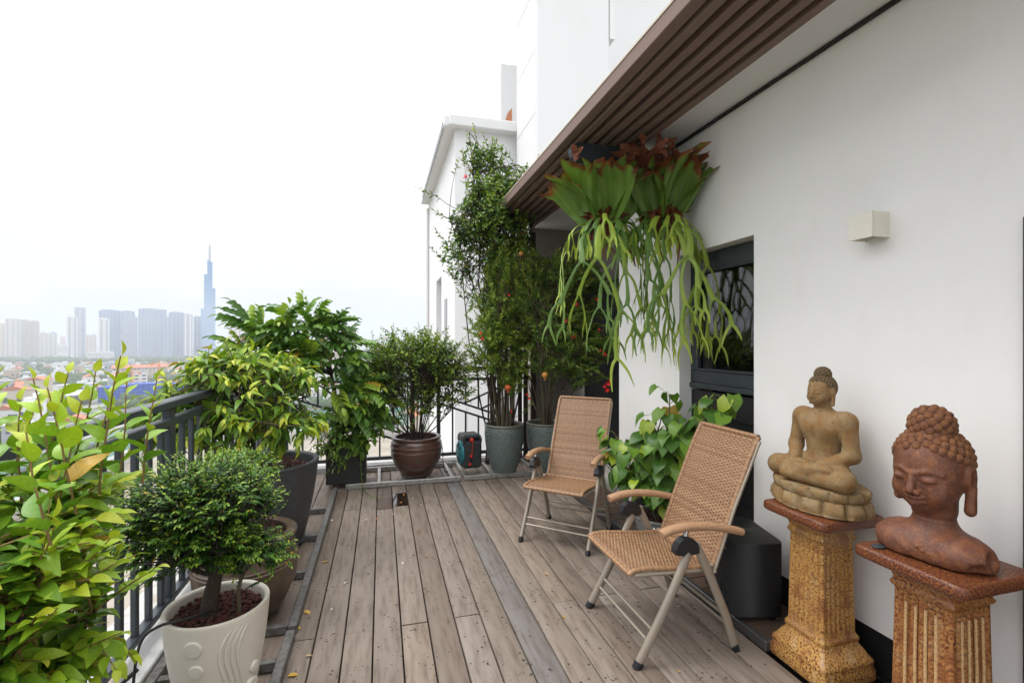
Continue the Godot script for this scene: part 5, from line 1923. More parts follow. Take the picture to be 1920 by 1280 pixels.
func pomegranates(meshes: Array) -> void:
	var r := RandomNumberGenerator.new()
	r.seed = 81
	var palette := [[0.34, 0.42, 0.05], [0.25, 0.36, 0.045], [0.16, 0.27, 0.036], [0.10, 0.19, 0.03]]
	var o := {leafy = 0.22, step = 0.015, small = 0.022, big = 0.058, droop = 0.12, open = 0.95, level = 0.5, shell = 0.25, arch = 0.05, top_heavy = 0.3, stray = 0.15, pair = 2}
	# first tree, nearer the hose reel
	var base := P(1.375, 0.056, 5.42)
	var t := thing("potted_tree", "pomegranate tree with red fruit in the celadon pot beside the hose reel", "tree", base, 0.0, "pomegranate trees in celadon pots")
	celadon_pot(t)
	var brs := []
	for k in 13:
		var a := TAU * k / 13.0 + r.randf_range(-0.2, 0.2)
		var s := Vector3(cos(a) * 0.07, 0.48, sin(a) * 0.07)
		var e := Vector3(cos(a) * r.randf_range(0.05, 0.35) - 0.02, r.randf_range(1.3, 2.4), sin(a) * r.randf_range(0.05, 0.26))
		var br := limb(s, e, 0.035, 7, r)
		brs.append(br)
		wood(t, "stem", br, 0.012, 0.004, M.bark_olive, 6)
	var g := grow(nodes_of(brs, 0.3), [[Vector3(-0.05, 1.75, 0.0), Vector3(0.42, 0.55, 0.32), 5.0], [Vector3(-0.22, 1.45, 0.1), Vector3(0.32, 0.35, 0.3), 2.0], [Vector3(0.05, 2.3, 0.05), Vector3(0.34, 0.40, 0.28), 2.6], [Vector3(0.1, 1.2, 0.1), Vector3(0.25, 0.25, 0.25), 1.2]], 600, 82, o)
	var shoot := limb(Vector3(0.16, 2.2, 0.2), Vector3(0.20, 3.08, 0.24), 0.02, 8, r)
	leaves_on(shoot, r, {leafy = 0.85, step = 0.022, small = 0.03, big = 0.062, droop = 0.1, open = 1.1, level = 0.5, pair = 2}, g.leaves)
	var low := limb(Vector3(0.06, 0.60, 0.1), Vector3(0.27, 0.80, 0.22), 0.05, 5, r)
	leaves_on(low, r, {leafy = 0.18, step = 0.014, small = 0.03, big = 0.05, droop = 0.2, open = 1.1, level = 0.8, pair = 2}, g.leaves)
	var crown := part_of(t, "crown")
	put("twigs", twig_mesh(g.paths + [shoot, low], 0.0035, 0.0015), M.bark_olive, crown)
	leaf_out(crown, g.leaves, meshes, palette, 0, 13)
	for q in [[-0.02, 0.98, 0.24, 0.036, 0], [0.13, 2.47, 0.25, 0.030, 1]]:
		fruit_of(t, Vector3(q[0], q[1], q[2]), q[3], M.pomegranate_skin if q[4] == 0 else M.pomegranate_gold)
	for q in [[-0.34, 1.58, 0.3], [-0.32, 1.52, 0.3], [-0.02, 2.0, 0.3], [0.20, 0.90, 0.26], [0.22, 0.86, 0.27], [0.03, 0.72, 0.2]]:
		flower_of(t, Vector3(q[0], q[1], q[2]), r.randf_range(0.016, 0.024), M.red_petal, r)

	# second tree, behind the further chair
	base = P(1.875, 0.056, 5.40)
	t = thing("potted_tree", "pomegranate tree with an orange fruit in the celadon pot behind the chair", "tree", base, 0.0, "pomegranate trees in celadon pots")
	celadon_pot(t)
	brs = []
	for k in 12:
		var a := TAU * k / 12.0 + r.randf_range(-0.2, 0.2)
		var s := Vector3(cos(a) * 0.03, 0.52, sin(a) * 0.03)
		var e := Vector3(cos(a) * r.randf_range(0.2, 0.55) + 0.05, r.randf_range(1.1, 2.5), sin(a) * r.randf_range(0.15, 0.4) + 0.1)
		var br := limb(s, e, 0.08, 7, r)
		brs.append(br)
		wood(t, "branch", br, 0.013, 0.004, M.bark_olive, 6)
	wood(t, "trunk", [Vector3(0, 0.47, 0), Vector3(0.01, 0.56, 0.0)], 0.035, 0.03, M.bark_olive, 9)
	g = grow(nodes_of(brs, 0.35), [[Vector3(0.05, 1.65, 0.1), Vector3(0.55, 0.55, 0.40), 5.0], [Vector3(0.35, 1.45, 0.35), Vector3(0.40, 0.45, 0.35), 3.0], [Vector3(-0.1, 2.2, 0.1), Vector3(0.45, 0.4, 0.35), 3.0], [Vector3(0.35, 2.15, 0.2), Vector3(0.4, 0.4, 0.35), 2.5]], 800, 83, o)
	crown = part_of(t, "crown")
	put("twigs", twig_mesh(g.paths, 0.0035, 0.0015), M.bark_olive, crown)
	leaf_out(crown, g.leaves, meshes, [[0.30, 0.40, 0.045], [0.20, 0.31, 0.04], [0.13, 0.23, 0.033], [0.09, 0.17, 0.028]], 0, 14)
	fruit_of(t, Vector3(-0.12, 1.12, 0.32), 0.037, M.pomegranate_gold)
	for q in [[0.18, 1.90, 0.5], [0.42, 1.96, 0.5], [0.40, 1.62, 0.62], [0.12, 1.55, 0.55], [0.38, 1.40, 0.7], [0.42, 1.36, 0.7], [0.40, 1.02, 0.75], [0.44, 1.05, 0.75], [0.42, 0.98, 0.76], [0.47, 1.08, 0.74], [0.05, 1.72, 0.5]]:
		flower_of(t, Vector3(q[0], q[1], q[2]), r.randf_range(0.015, 0.026), M.red_petal, r)


func climbing_rose(meshes: Array) -> void:
	var r := RandomNumberGenerator.new()
	r.seed = 91
	# timber pole screen that carries it
	var sc := thing("pole_screen", "screen of dark timber poles standing behind the green pots", "screen")
	for q in [[1.365, 0.05], [1.455, 0.045], [1.545, 0.03], [1.635, 0.055], [1.735, 0.05], [1.815, 0.055], [1.915, 0.065]]:
		var b := MB.new()
		b.box(P(q[0], 1.5, 6.02 + r.randf_range(-0.01, 0.01)), Vector3(q[1], 2.95, 0.05), 0.008)
		put("pole", b, M.pole_timber, sc)
	var b2 := MB.new()
	for y in [0.35, 2.0, 2.9]:
		b2.box(P(1.64, y, 6.06), Vector3(0.64, 0.04, 0.03))
	put("cross_rail", b2, M.pole_timber, sc)
	var base := P(1.20, 0.06, 5.62)
	var t := thing("climbing_rose", "climbing rose with pink blooms spilling over the canopy's far end", "vine", base)
	var brs := []
	for q in [[-0.10, 3.4, 0.0], [0.10, 3.7, -0.1], [0.35, 3.35, 0.1], [-0.45, 2.9, 0.1], [-0.3, 2.3, 0.1], [0.55, 3.2, 0.0], [-0.2, 3.95, 0.0], [0.2, 2.6, 0.0]]:
		var br := limb(Vector3(r.randf_range(-0.05, 0.25), 0.05, 0.05), Vector3(q[0], q[1], q[2]), 0.05, 8, r)
		brs.append(br)
		wood(t, "stem", br, 0.013, 0.005, M.bark_dark, 6)
	var o := {leafy = 0.24, step = 0.024, small = 0.026, big = 0.058, droop = 0.25, open = 1.2, level = 0.7, shell = 0.2, arch = 0.12, top_heavy = 0.3, stray = 0.2}
	var g := grow(nodes_of(brs, 0.5), [[Vector3(0.10, 3.02, 0.15), Vector3(0.46, 0.46, 0.45), 7.0], [Vector3(0.0, 3.62, 0.0), Vector3(0.30, 0.32, 0.22), 1.4], [Vector3(-0.25, 2.55, 0.05), Vector3(0.32, 0.5, 0.25), 2.0], [Vector3(0.25, 2.5, 0.15), Vector3(0.38, 0.4, 0.3), 2.2], [Vector3(0.5, 3.36, 0.2), Vector3(0.36, 0.15, 0.3), 1.4], [Vector3(0.1, 2.85, 0.5), Vector3(0.3, 0.2, 0.2), 1.2]], 760, 92, o)
	# long free canes
	for q in [[[-0.1, 3.4, 0], [-0.16, 4.02, 0.05]], [[0.05, 3.45, 0], [0.08, 3.85, 0.1]], [[-0.3, 3.0, 0], [-0.82, 3.22, 0.1]], [[-0.3, 2.9, 0], [-0.70, 3.02, 0.1]], [[-0.25, 2.3, 0], [-0.66, 2.55, 0.1]], [[-0.2, 2.0, 0], [-0.50, 2.28, 0.15]], [[-0.1, 2.35, 0], [-0.62, 2.78, 0.1]], [[0.5, 3.3, 0], [0.62, 3.72, 0.1]]]:
		var c := limb(Vector3(q[0][0], q[0][1], q[0][2]), Vector3(q[1][0], q[1][1], q[1][2]), 0.08, 7, r)
		g.paths.append(c)
		leaves_on(c, r, o.merged({leafy = 0.3}, true), g.leaves)
	var crown := part_of(t, "crown")
	put("twigs", twig_mesh(g.paths, 0.004, 0.0018), M.bark_dark, crown)
	leaf_out(crown, g.leaves, meshes, [[0.26, 0.36, 0.04], [0.16, 0.27, 0.032], [0.09, 0.18, 0.026], [0.05, 0.115, 0.018]], 0, 15)
	for q in [[0.42, 3.44, 0.16], [0.48, 3.42, 0.2], [0.55, 3.40, 0.2], [0.60, 3.66, 0.18], [-0.28, 3.36, 0.2], [0.38, 2.75, 0.25]]:
		flower_of(t, Vector3(q[0], q[1], q[2]), 0.026, M.pink_petal, r)


func heart_leaf_plant() -> void:
	var r := RandomNumberGenerator.new()
	r.seed = 101
	var base := P(2.02, 0.046, 3.20)
	var t := thing("potted_plant", "heart-leaved plant in a low grey pot below the window", "plant", base)
	var b := MB.new()
	b.lathe(pot_profile([[0.0, 0.0], [0.13, 0.0], [0.15, 0.02], [0.185, 0.14], [0.195, 0.19], [0.205, 0.20], [0.203, 0.21], [0.18, 0.208], [0.175, 0.17]], 4), 36)
	put("pot", b, M.clay_pot_grey, t)
	gravel(t, Vector3(0, 0.175, 0), 0.175, 220, M.lava_gravel, 0.016, 19)
	var brs := []
	for q in [[-0.30, 0.75, 0.05], [-0.10, 0.92, 0.05], [-0.15, 0.80, 0.25], [0.05, 1.0, -0.05], [-0.02, 0.9, 0.35], [-0.22, 0.55, 0.05], [-0.24, 0.62, -0.25], [0.0, 1.12, 0.12], [0.06, 1.0, 0.50], [-0.1, 0.5, 0.2], [-0.2, 0.75, -0.3], [0.10, 1.14, 0.56], [0.14, 1.08, 0.62], [0.05, 0.95, 0.62], [0.10, 1.05, 0.40], [-0.05, 0.98, 0.3], [-0.28, 0.8, -0.2], [-0.12, 0.85, -0.1]]:
		var br := limb(Vector3(r.randf_range(-0.04, 0.04), 0.16, r.randf_range(-0.04, 0.04)), Vector3(q[0], q[1], q[2]), 0.08, 6, r)
		brs.append(br)
		wood(t, "stem", br, 0.010, 0.004, M.bark_olive, 6)
	var meshes := [leaf_mesh("heart", 8, 0.25, 0.35), leaf_mesh("heart", 8, 0.12, 0.25, 0.2), leaf_mesh("heart", 8, 0.35, 0.5, -0.2)]
	var leaves := []
	var stalks := []
	for k in 290:
		var br: Array = brs[k % brs.size()]
		var u := r.randf_range(0.40, 1.0)
		var i := mini(int(u * (br.size() - 1)), br.size() - 2)
		var p: Vector3 = br[i].lerp(br[i + 1], u * (br.size() - 1) - i)
		var out := sphere_dir(r)
		out.y = absf(out.y) * 0.5
		out.x -= 0.25
		var q := p + out.normalized() * r.randf_range(0.04, 0.13)
		if q.x > 0.20:
			q.x = 0.20 - r.randf() * 0.06
		stalks.append([p, p.lerp(q, 0.5) + Vector3(0, 0.015, 0), q])
		var d := (out * Vector3(1, 0, 1) * 0.7 + Vector3(-0.15, r.randf_range(-1.0, -0.35), 0.1) + sphere_dir(r) * 0.25).normalized()
		leaves.append([leaf_place(q, d, out * 0.6 + Vector3(-0.35, 0.9, 0.5) + sphere_dir(r) * 0.35, r.randf_range(0.09, 0.155)), r.randf()])
	var crown := part_of(t, "crown")
	put("stalks", twig_mesh(stalks, 0.0022, 0.0016), M.twig_green, crown)
	leaf_out(crown, near_first(leaves, base), meshes, [[0.30, 0.40, 0.03], [0.15, 0.28, 0.03], [0.09, 0.20, 0.026], [0.06, 0.145, 0.022]], 300, 16, 0.38)


# ---------------------------------------------------------------- chairs
# a bar of rounded rectangular section swept along a path that lies in the y, z plane
func sweep_rect(b: MB, path: Array, w: float, t: float, e: float) -> void:
	var sec := [Vector2(-w + e, -t), Vector2(w - e, -t), Vector2(w, -t + e), Vector2(w, t - e), Vector2(w - e, t), Vector2(-w + e, t), Vector2(-w, t - e), Vector2(-w, -t + e)]
	var rows := []
	for i in path.size():
		var d: Vector3 = (path[mini(i + 1, path.size() - 1)] - path[maxi(i - 1, 0)]).normalized()
		var up := Vector3.RIGHT.cross(d).normalized()
		if up.y < 0:
			up = -up
		var row := []
		for q in sec:
			row.append(b.vert(path[i] + Vector3.RIGHT * q.x + up * q.y, (Vector3.RIGHT * q.x / w + up * q.y / t).normalized()))
		row.append(row[0])
		rows.append(row)
	for i in path.size() - 1:
		for k in 8:
			b.quadi(rows[i][k], rows[i][k + 1], rows[i + 1][k + 1], rows[i + 1][k])
	for e2 in [[0, 1.0], [path.size() - 1, -1.0]]:
		var i: int = e2[0]
		var d: Vector3 = (path[1] - path[0]) if i == 0 else (path[-2] - path[-1])
		var pts := []
		for k in 8:
			pts.append(b.v[rows[i][k]])
		b.face(pts, -d)


func resample(prof: Array, step: float) -> Array:
	var out := []
	var want := step * 0.5
	var run := 0.0
	for i in prof.size() - 1:
		var l: float = prof[i].distance_to(prof[i + 1])
		while want <= run + l:
			out.append([prof[i].lerp(prof[i + 1], (want - run) / l), (prof[i + 1] - prof[i]).normalized()])
			want += step
		run += l
	return out


# woven strands across a panel whose side view is prof (x: forward, y: up); the panel's face is to the left of its run
func weave(parent: Node3D, called: String, prof: Array, half: float, seed_: int) -> void:
	var r := RandomNumberGenerator.new()
	r.seed = seed_
	var tones := [Color(0.31, 0.175, 0.088), Color(0.28, 0.152, 0.076), Color(0.34, 0.20, 0.105), Color(0.25, 0.132, 0.066), Color(0.30, 0.172, 0.092)]
	var pitch := 0.0098
	var rows := resample(prof, pitch)
	var b := MB.new()
	b.tinted = true
	var n := 44
	for i in rows.size():
		var p: Vector2 = rows[i][0]
		var tg: Vector2 = rows[i][1]
		var nn := Vector2(-tg.y, tg.x)
		var tint: Color = tones[r.randi_range(0, 4)]
		var ids := []
		for j in n + 1:
			var s := -half + 2.0 * half * j / n
			var ph := PI * (j * 0.5 + (i % 2)) + 0.3
			var off := 0.0034 * sin(ph)
			var k := r.randf_range(0.88, 1.12)
			b.col = Color(tint.r * k, tint.g * k, tint.b * k)
			var row := []
			for q in [[-0.5, -0.0012], [0.0, 0.0012], [0.5, -0.0012]]:
				var c: Vector2 = p + tg * (q[0] * pitch * 0.97) + nn * (off + q[1])
				row.append(b.vert(Vector3(s, c.y, -c.x), Vector3(0, nn.y, -nn.x) + Vector3(0, tg.y, -tg.x) * q[0] * 0.9))
			ids.append(row)
		for j in n:
			for q in 2:
				b.quadi(ids[j][q], ids[j][q + 1], ids[j + 1][q + 1], ids[j + 1][q])
	var w := stuff(put(called, b, M.wicker, parent))
	# the upright strands that the others pass over and under
	var wp := MB.new()
	wp.tinted = true
	var stakes := n / 2
	for j in stakes:
		var sx := -half + 2.0 * half * (j * 2 + 1) / n
		var ids := []
		wp.col = Color(0.215, 0.112, 0.060) * r.randf_range(0.85, 1.15)
		for i in rows.size():
			var p: Vector2 = rows[i][0]
			var tg: Vector2 = rows[i][1]
			var nn := Vector2(-tg.y, tg.x)
			var off := -0.0030 * sin(PI * ((j * 2 + 1) * 0.5 + (i % 2)) + 0.3) - 0.0004
			var row := []
			for q in [-0.0036, 0.0036]:
				var c := p + nn * off
				row.append(wp.vert(Vector3(sx + q, c.y, -c.x), Vector3(0, nn.y, -nn.x)))
			ids.append(row)
		for i in rows.size() - 1:
			wp.quadi(ids[i][0], ids[i][1], ids[i + 1][1], ids[i + 1][0])
	put("stakes", wp, M.wicker, w)
	# the wrapped rim
	var rim := []
	for q in prof:
		rim.append(Vector3(-half, q.y, -q.x))
	for k in range(1, 9):
		rim.append(Vector3(lerpf(-half, half, k / 9.0), prof[-1].y + 0.012 * sin(PI * k / 9.0) * (1.0 if prof[-1].y > 0.8 else 0.0), -prof[-1].x))
	for i in prof.size():
		var q: Vector2 = prof[prof.size() - 1 - i]
		rim.append(Vector3(half, q.y, -q.x))
	for k in range(1, 9):
		rim.append(Vector3(lerpf(half, -half, k / 9.0), prof[0].y, -prof[0].x))
	rim.append(rim[0])
	var e := MB.new()
	e.tinted = true
	var fine := []
	var rad := []
	for i in rim.size() - 1:
		var l: float = rim[i].distance_to(rim[i + 1])
		var m := maxi(2, int(l / 0.0035))
		for q in m:
			fine.append(rim[i].lerp(rim[i + 1], float(q) / m))
			rad.append(0.0125 + 0.0013 * sin(fine.size() * 2.1))
	e.tube(fine, rad, 6, false)
	for i in e.v.size():
		var t: Color = tones[(i / 28) % 5]
		e.c[i] = t
	put("rim", e, M.wicker, w)


func make_chair(label: String, at: Vector3, turn: float) -> void:
	var t := thing("folding_armchair", label, "chair", at, turn, "woven folding armchairs on the deck")
	weave(t, "seat", [Vector2(-0.16, 0.415), Vector2(-0.06, 0.418), Vector2(0.08, 0.432), Vector2(0.20, 0.446), Vector2(0.27, 0.445), Vector2(0.295, 0.432)], 0.232, 3)
	weave(t, "backrest", [Vector2(-0.455, 1.05), Vector2(-0.40, 0.95), Vector2(-0.335, 0.80), Vector2(-0.27, 0.65), Vector2(-0.21, 0.50), Vector2(-0.172, 0.405)], 0.232, 4)
	for s in [-1.0, 1.0]:
		var x: float = s * 0.272
		var fl := arc([Vector3(x, 0.555, 0.022), Vector3(x, 0.40, -0.055), Vector3(x, 0.2, -0.163), Vector3(x, 0.022, -0.268)], 4)
		var b := MB.new()
		b.tube(fl, 0.0165, 12, true, 1.4)
		var lg := put("leg", b, M.champagne_metal, t)
		b = MB.new()
		b.tube([Vector3(x, 0.03, -0.263), Vector3(x, 0.0, -0.279)], 0.0185, 12, true, 1.4)
		put("rubber_foot", b, M.black_hub, lg)
		var rl := arc([Vector3(x, 0.555, 0.045), Vector3(x, 0.42, 0.112), Vector3(x, 0.30, 0.165), Vector3(x, 0.16, 0.225), Vector3(x, 0.022, 0.270)], 4)
		b = MB.new()
		b.tube(rl, 0.0165, 12, true, 1.4)
		lg = put("leg", b, M.champagne_metal, t)
		b = MB.new()
		b.tube([Vector3(x, 0.03, 0.267), Vector3(x, 0.0, 0.277)], 0.0185, 12, true, 1.4)
		put("rubber_foot", b, M.black_hub, lg)
		# black hinge hub
		var poly := [Vector2(-0.078, 0.522), Vector2(-0.078, 0.545), Vector2(-0.062, 0.575), Vector2(-0.035, 0.594), Vector2(-0.01, 0.598), Vector2(0.018, 0.590), Vector2(0.042, 0.568), Vector2(0.052, 0.540), Vector2(0.050, 0.518), Vector2(0.012, 0.512), Vector2(-0.012, 0.530), Vector2(-0.035, 0.512)]
		b = prism_x(poly, x - 0.022, x + 0.022)
		put("hinge_hub", b, M.black_hub, t)
		# arched armrest
		b = MB.new()
		var arm := arc([Vector3(x * 1.0, 0.622, -0.150), Vector3(x, 0.640, -0.08), Vector3(x, 0.645, 0.02), Vector3(x, 0.628, 0.16), Vector3(x, 0.590, 0.31)], 5)
		sweep_rect(b, arm, 0.025, 0.0165, 0.008)
		put("armrest", b, M.teak, t)
		b = MB.new()
		b.tube([Vector3(x, 0.60, -0.012), Vector3(x, 0.625, -0.006)], 0.012, 8)
		put("arm_post", b, M.chrome, t)
		b = MB.new()
		b.tube([Vector3(s * 0.238, 0.41, 0.168), Vector3(x + s * 0.006, 0.41, 0.150)], 0.008, 8)
		put("pivot_bolt", b, M.chrome, t)
		b = MB.new()
		b.tube([Vector3(s * 0.24, 0.425, 0.165), Vector3(s * 0.24, 0.405, 0.10), Vector3(s * 0.24, 0.425, -0.27)], 0.010, 8)
		put("seat_tube", b, M.champagne_metal, t)
		b = MB.new()
		b.tube([Vector3(s * 0.243, 0.40, 0.178), Vector3(s * 0.243, 0.70, 0.296), Vector3(s * 0.243, 1.03, 0.45)], 0.009, 8)
		put("back_tube", b, M.champagne_metal, t)
	for q in [[0.115, -0.213], [0.160, -0.186], [0.125, 0.240], [0.175, 0.222]]:
		var b := MB.new()
		b.tube([Vector3(-0.27, q[0], q[1]), Vector3(0.27, q[0], q[1])], 0.0085, 8)
		put("crossbar", b, M.champagne_metal, t)
	var sb := MB.new()
	sb.tube([Vector3(-0.27, 0.405, -0.055), Vector3(0.27, 0.405, -0.055)], 0.009, 8)
	put("crossbar", sb, M.champagne_metal, t)


# a polygon in (z, y) given thickness along x
func prism_x(poly: Array, xa: float, xb: float) -> MB:
	var b := MB.new()
	var mid := Vector2.ZERO
	for q in poly:
		mid += q / poly.size()
	for i in poly.size():
		var p: Vector2 = poly[i]
		var q: Vector2 = poly[(i + 1) % poly.size()]
		var nn := Vector2(q.y - p.y, p.x - q.x)
		if nn.dot((p + q) * 0.5 - mid) < 0:
			nn = -nn
		b.face([Vector3(xa, p.y, p.x), Vector3(xa, q.y, q.x), Vector3(xb, q.y, q.x), Vector3(xb, p.y, p.x)], Vector3(0, nn.y, nn.x))
	var t := Geometry2D.triangulate_polygon(PackedVector2Array(poly))
	for s in [[xa, -1.0], [xb, 1.0]]:
		for i in range(0, t.size(), 3):
			b.face([Vector3(s[0], poly[t[i]].y, poly[t[i]].x), Vector3(s[0], poly[t[i + 1]].y, poly[t[i + 1]].x), Vector3(s[0], poly[t[i + 2]].y, poly[t[i + 2]].x)], Vector3(s[1], 0, 0))
	return b


# ---------------------------------------------------------------- pedestals
func pedestal(label: String, at: Vector3, body: Material, cap: Material, k: float, pale := false) -> void:
	var t := thing("pedestal", label, "pedestal", at, 0.0, "glazed fluted pedestals by the wall")
	var n := 30
	# [half width, height, flute depth]
	var prof := [[0.150, 0.0, 0], [0.157, 0.012, 0], [0.157, 0.052, 0], [0.148, 0.066, 0], [0.152, 0.080, 0], [0.150, 0.096, 0], [0.136, 0.112, 0], [0.124, 0.134, 0], [0.107, 0.158, 0], [0.110, 0.170, 0], [0.112, 0.180, 0], [0.106, 0.190, 0], [0.100, 0.200, 0], [0.099, 0.215, 0], [0.099, 0.225, 1], [0.096, 0.40, 1], [0.093, 0.60, 1], [0.093, 0.612, 0], [0.093, 0.622, 0], [0.101, 0.630, 0], [0.104, 0.638, 0], [0.098, 0.648, 0], [0.096, 0.662, 0], [0.102, 0.682, 0], [0.120, 0.702, 0], [0.142, 0.712, 0]]
	for piece in [[0, prof.size(), body, "shaft"]]:
		var b := MB.new()
		var rows := []
		for i in range(piece[0], piece[1]):
			var row := []
			for side in 4:
				for q in n:
					var u := -1.0 + 2.0 * q / n
					var h: float = prof[i][0] * k
					var cr := 0.10
					var dx := h
					if absf(u) > 1.0 - cr:
						var a := (absf(u) - (1.0 - cr)) / cr
						dx = h - h * cr * 0.55 * a * a
					if prof[i][2] > 0 and absf(u) < 0.78:
						var c := cos(u / 0.78 * PI * 5.5)
						dx -= 0.0075 * clampf(0.5 - c * 1.4, 0.0, 1.0)
					var p := Vector3(dx, prof[i][1], u * h * (1.0 - 0.02))
					row.append(b.vert(p.rotated(Vector3.UP, -side * PI / 2), Vector3(1, 0, 0).rotated(Vector3.UP, -side * PI / 2)))
			row.append(row[0])
			rows.append(row)
		for i in rows.size() - 1:
			for q in 4 * n:
				b.quadi(rows[i][q], rows[i][q + 1], rows[i + 1][q + 1], rows[i + 1][q])
		b.smooth()
		put(piece[3], b, piece[2], t)
	if pale:
		for side in 4:
			for q in 4:
				var fb := MB.new()
				var u := -0.51 + 0.34 * q
				var turn := Basis(Vector3.UP, -side * PI / 2)
				fb.tube([turn * Vector3(0.0965 * k, 0.235, u * 0.098 * k), turn * Vector3(0.0955 * k, 0.40, u * 0.096 * k), turn * Vector3(0.092 * k, 0.585, u * 0.093 * k)], 0.0058, 6)
				put("flute", fb, M.flute_cream, t)
	# cap slab with soft worn edges
	var c := MB.new()
	var rows2 := []
	var hw := 0.178 * k
	for q in [[0.80, 0.708], [0.95, 0.711], [0.99, 0.718], [1.0, 0.730], [0.995, 0.746], [0.975, 0.755], [0.93, 0.7585], [0.5, 0.760], [0.0, 0.760]]:
		var row := []
		for j in 64:
			var a := TAU * j / 64.0 + PI / 4
			var d := Vector2(cos(a), sin(a))
			var m := pow(pow(absf(d.x), 22.0) + pow(absf(d.y), 22.0), -1.0 / 22.0)
			d *= m * hw * q[0]
			var wob := 1.0 + 0.006 * sin(j * 1.7) * sin(j * 0.6)
			row.append(c.vert(Vector3(d.x * wob, q[1], d.y * wob), Vector3(d.x, 0.1 if q[1] < 0.757 else 0.6, d.y).normalized()))
		row.append(row[0])
		rows2.append(row)
	for i in rows2.size() - 1:
		for j in 64:
			c.quadi(rows2[i][j], rows2[i][j + 1], rows2[i + 1][j + 1], rows2[i + 1][j])
	c.smooth()
	put("cap", c, cap, t)


# ---------------------------------------------------------------- smaller things
func make_objects() -> void:
	make_chair("woven brown folding armchair beside the black speaker, nearer the camera", P(1.447, 0.0, 2.325), PI / 2)
	make_chair("woven brown folding armchair standing askew in front of the green pots", P(1.431, 0.0, 3.616), deg_to_rad(137.1))
	pedestal("yellow ochre mottled pedestal carrying the seated stone figure", P(2.03, 0.0, 1.842), M.ochre_glaze, M.cap_glaze, 1.0)
	pedestal("reddish mottled pedestal carrying the rust brown stone bust", P(1.985, 0.0, 1.30), M.rust_glaze, M.cap_glaze, 1.06, true)
	make_speaker()
	make_reel()
	make_rack()
	make_litter()
	staghorns()
	# loose cables along the far kerb
	var cb := thing("cable", "reddish cable lying behind the green pot", "cable")
	var b := MB.new()
	b.tube(arc([P(1.05, 0.075, 5.86), P(1.15, 0.09, 5.80), P(1.22, 0.07, 5.84), P(1.3, 0.075, 5.78), P(1.5, 0.07, 5.85)], 6), 0.007, 6)
	put("cable", b, M.cable_brown, cb)
	cb = thing("cable", "black wire hanging beside the red brown pot", "cable")
	b = MB.new()
	b.tube(arc([P(0.60, 0.44, 5.52), P(0.665, 0.36, 5.50), P(0.675, 0.20, 5.50), P(0.70, 0.07, 5.50), P(0.74, 0.062, 5.56)], 6), 0.004, 5)
	put("cable", b, M.cable_black, cb)


func make_speaker() -> void:
	var t := thing("subwoofer", "black box subwoofer standing between the chair and the yellow pedestal", "speaker", P(1.995, 0.046, 2.33), -deg_to_rad(14.0))
	var b := MB.new()
	var w := 0.135
	var d := 0.20
	# rounded box section, three heights
	var sec := []
	for q in 40:
		var a := TAU * (q + 0.5) / 40.0
		var v := Vector2(cos(a), sin(a))
		var m := pow(pow(absf(v.x), 26.0) + pow(absf(v.y), 26.0), -1.0 / 26.0)
		sec.append(Vector2(v.x * m * w, v.y * m * d))
	var rows := []
	for q in [[0.92, 0.030], [0.985, 0.034], [1.0, 0.045], [1.0, 0.385], [0.985, 0.388], [0.985, 0.392], [1.0, 0.395], [1.0, 0.418], [0.985, 0.427], [0.94, 0.430], [0.0, 0.432]]:
		var row := []
		for s in sec:
			row.append(b.vert(Vector3(s.x * q[0], q[1], s.y * q[0]), Vector3(s.x / w, 0.2 if q[1] < 0.426 else 3.0, s.y / d).normalized()))
		row.append(row[0])
		rows.append(row)
	for i in rows.size() - 1:
		for j in 40:
			b.quadi(rows[i][j], rows[i][j + 1], rows[i + 1][j + 1], rows[i + 1][j])
	put("cabinet", b, M.speaker_black, t)
	for q in [[-1, -1], [1, -1], [1, 1], [-1, 1]]:
		b = MB.new()
		b.lathe([Vector2(0.0, 0.0), Vector2(0.018, 0.0), Vector2(0.02, 0.032)], 12, Vector3(q[0] * 0.09, 0, q[1] * 0.15))
		put("foot", b, M.reel_black, t)
	b = MB.new()
	b.lathe([Vector2(0.052, 0.0), Vector2(0.05, 0.004), Vector2(0.042, 0.002), Vector2(0.036, -0.03), Vector2(0.0, -0.03)], 24)
	put("bass_port", b, M.reel_black, t, Transform3D(Basis(Vector3(0, 0, 1), Vector3(-1, 0, 0), Vector3(0, -1, 0)), Vector3(-w - 0.001, 0.115, 0.09)))
	b = MB.new()
	b.box(Vector3(-w - 0.001, 0.36, 0.075), Vector3(0.003, 0.010, 0.045))
	put("badge", b, M.speaker_badge, t)
	b = MB.new()
	b.box(Vector3(-w - 0.0005, 0.402, 0.10), Vector3(0.003, 0.005, 0.03))
	b.box(Vector3(-w - 0.0005, 0.402, 0.0), Vector3(0.003, 0.004, 0.06))
	put("blue_mark", b, M.blue_print, t)


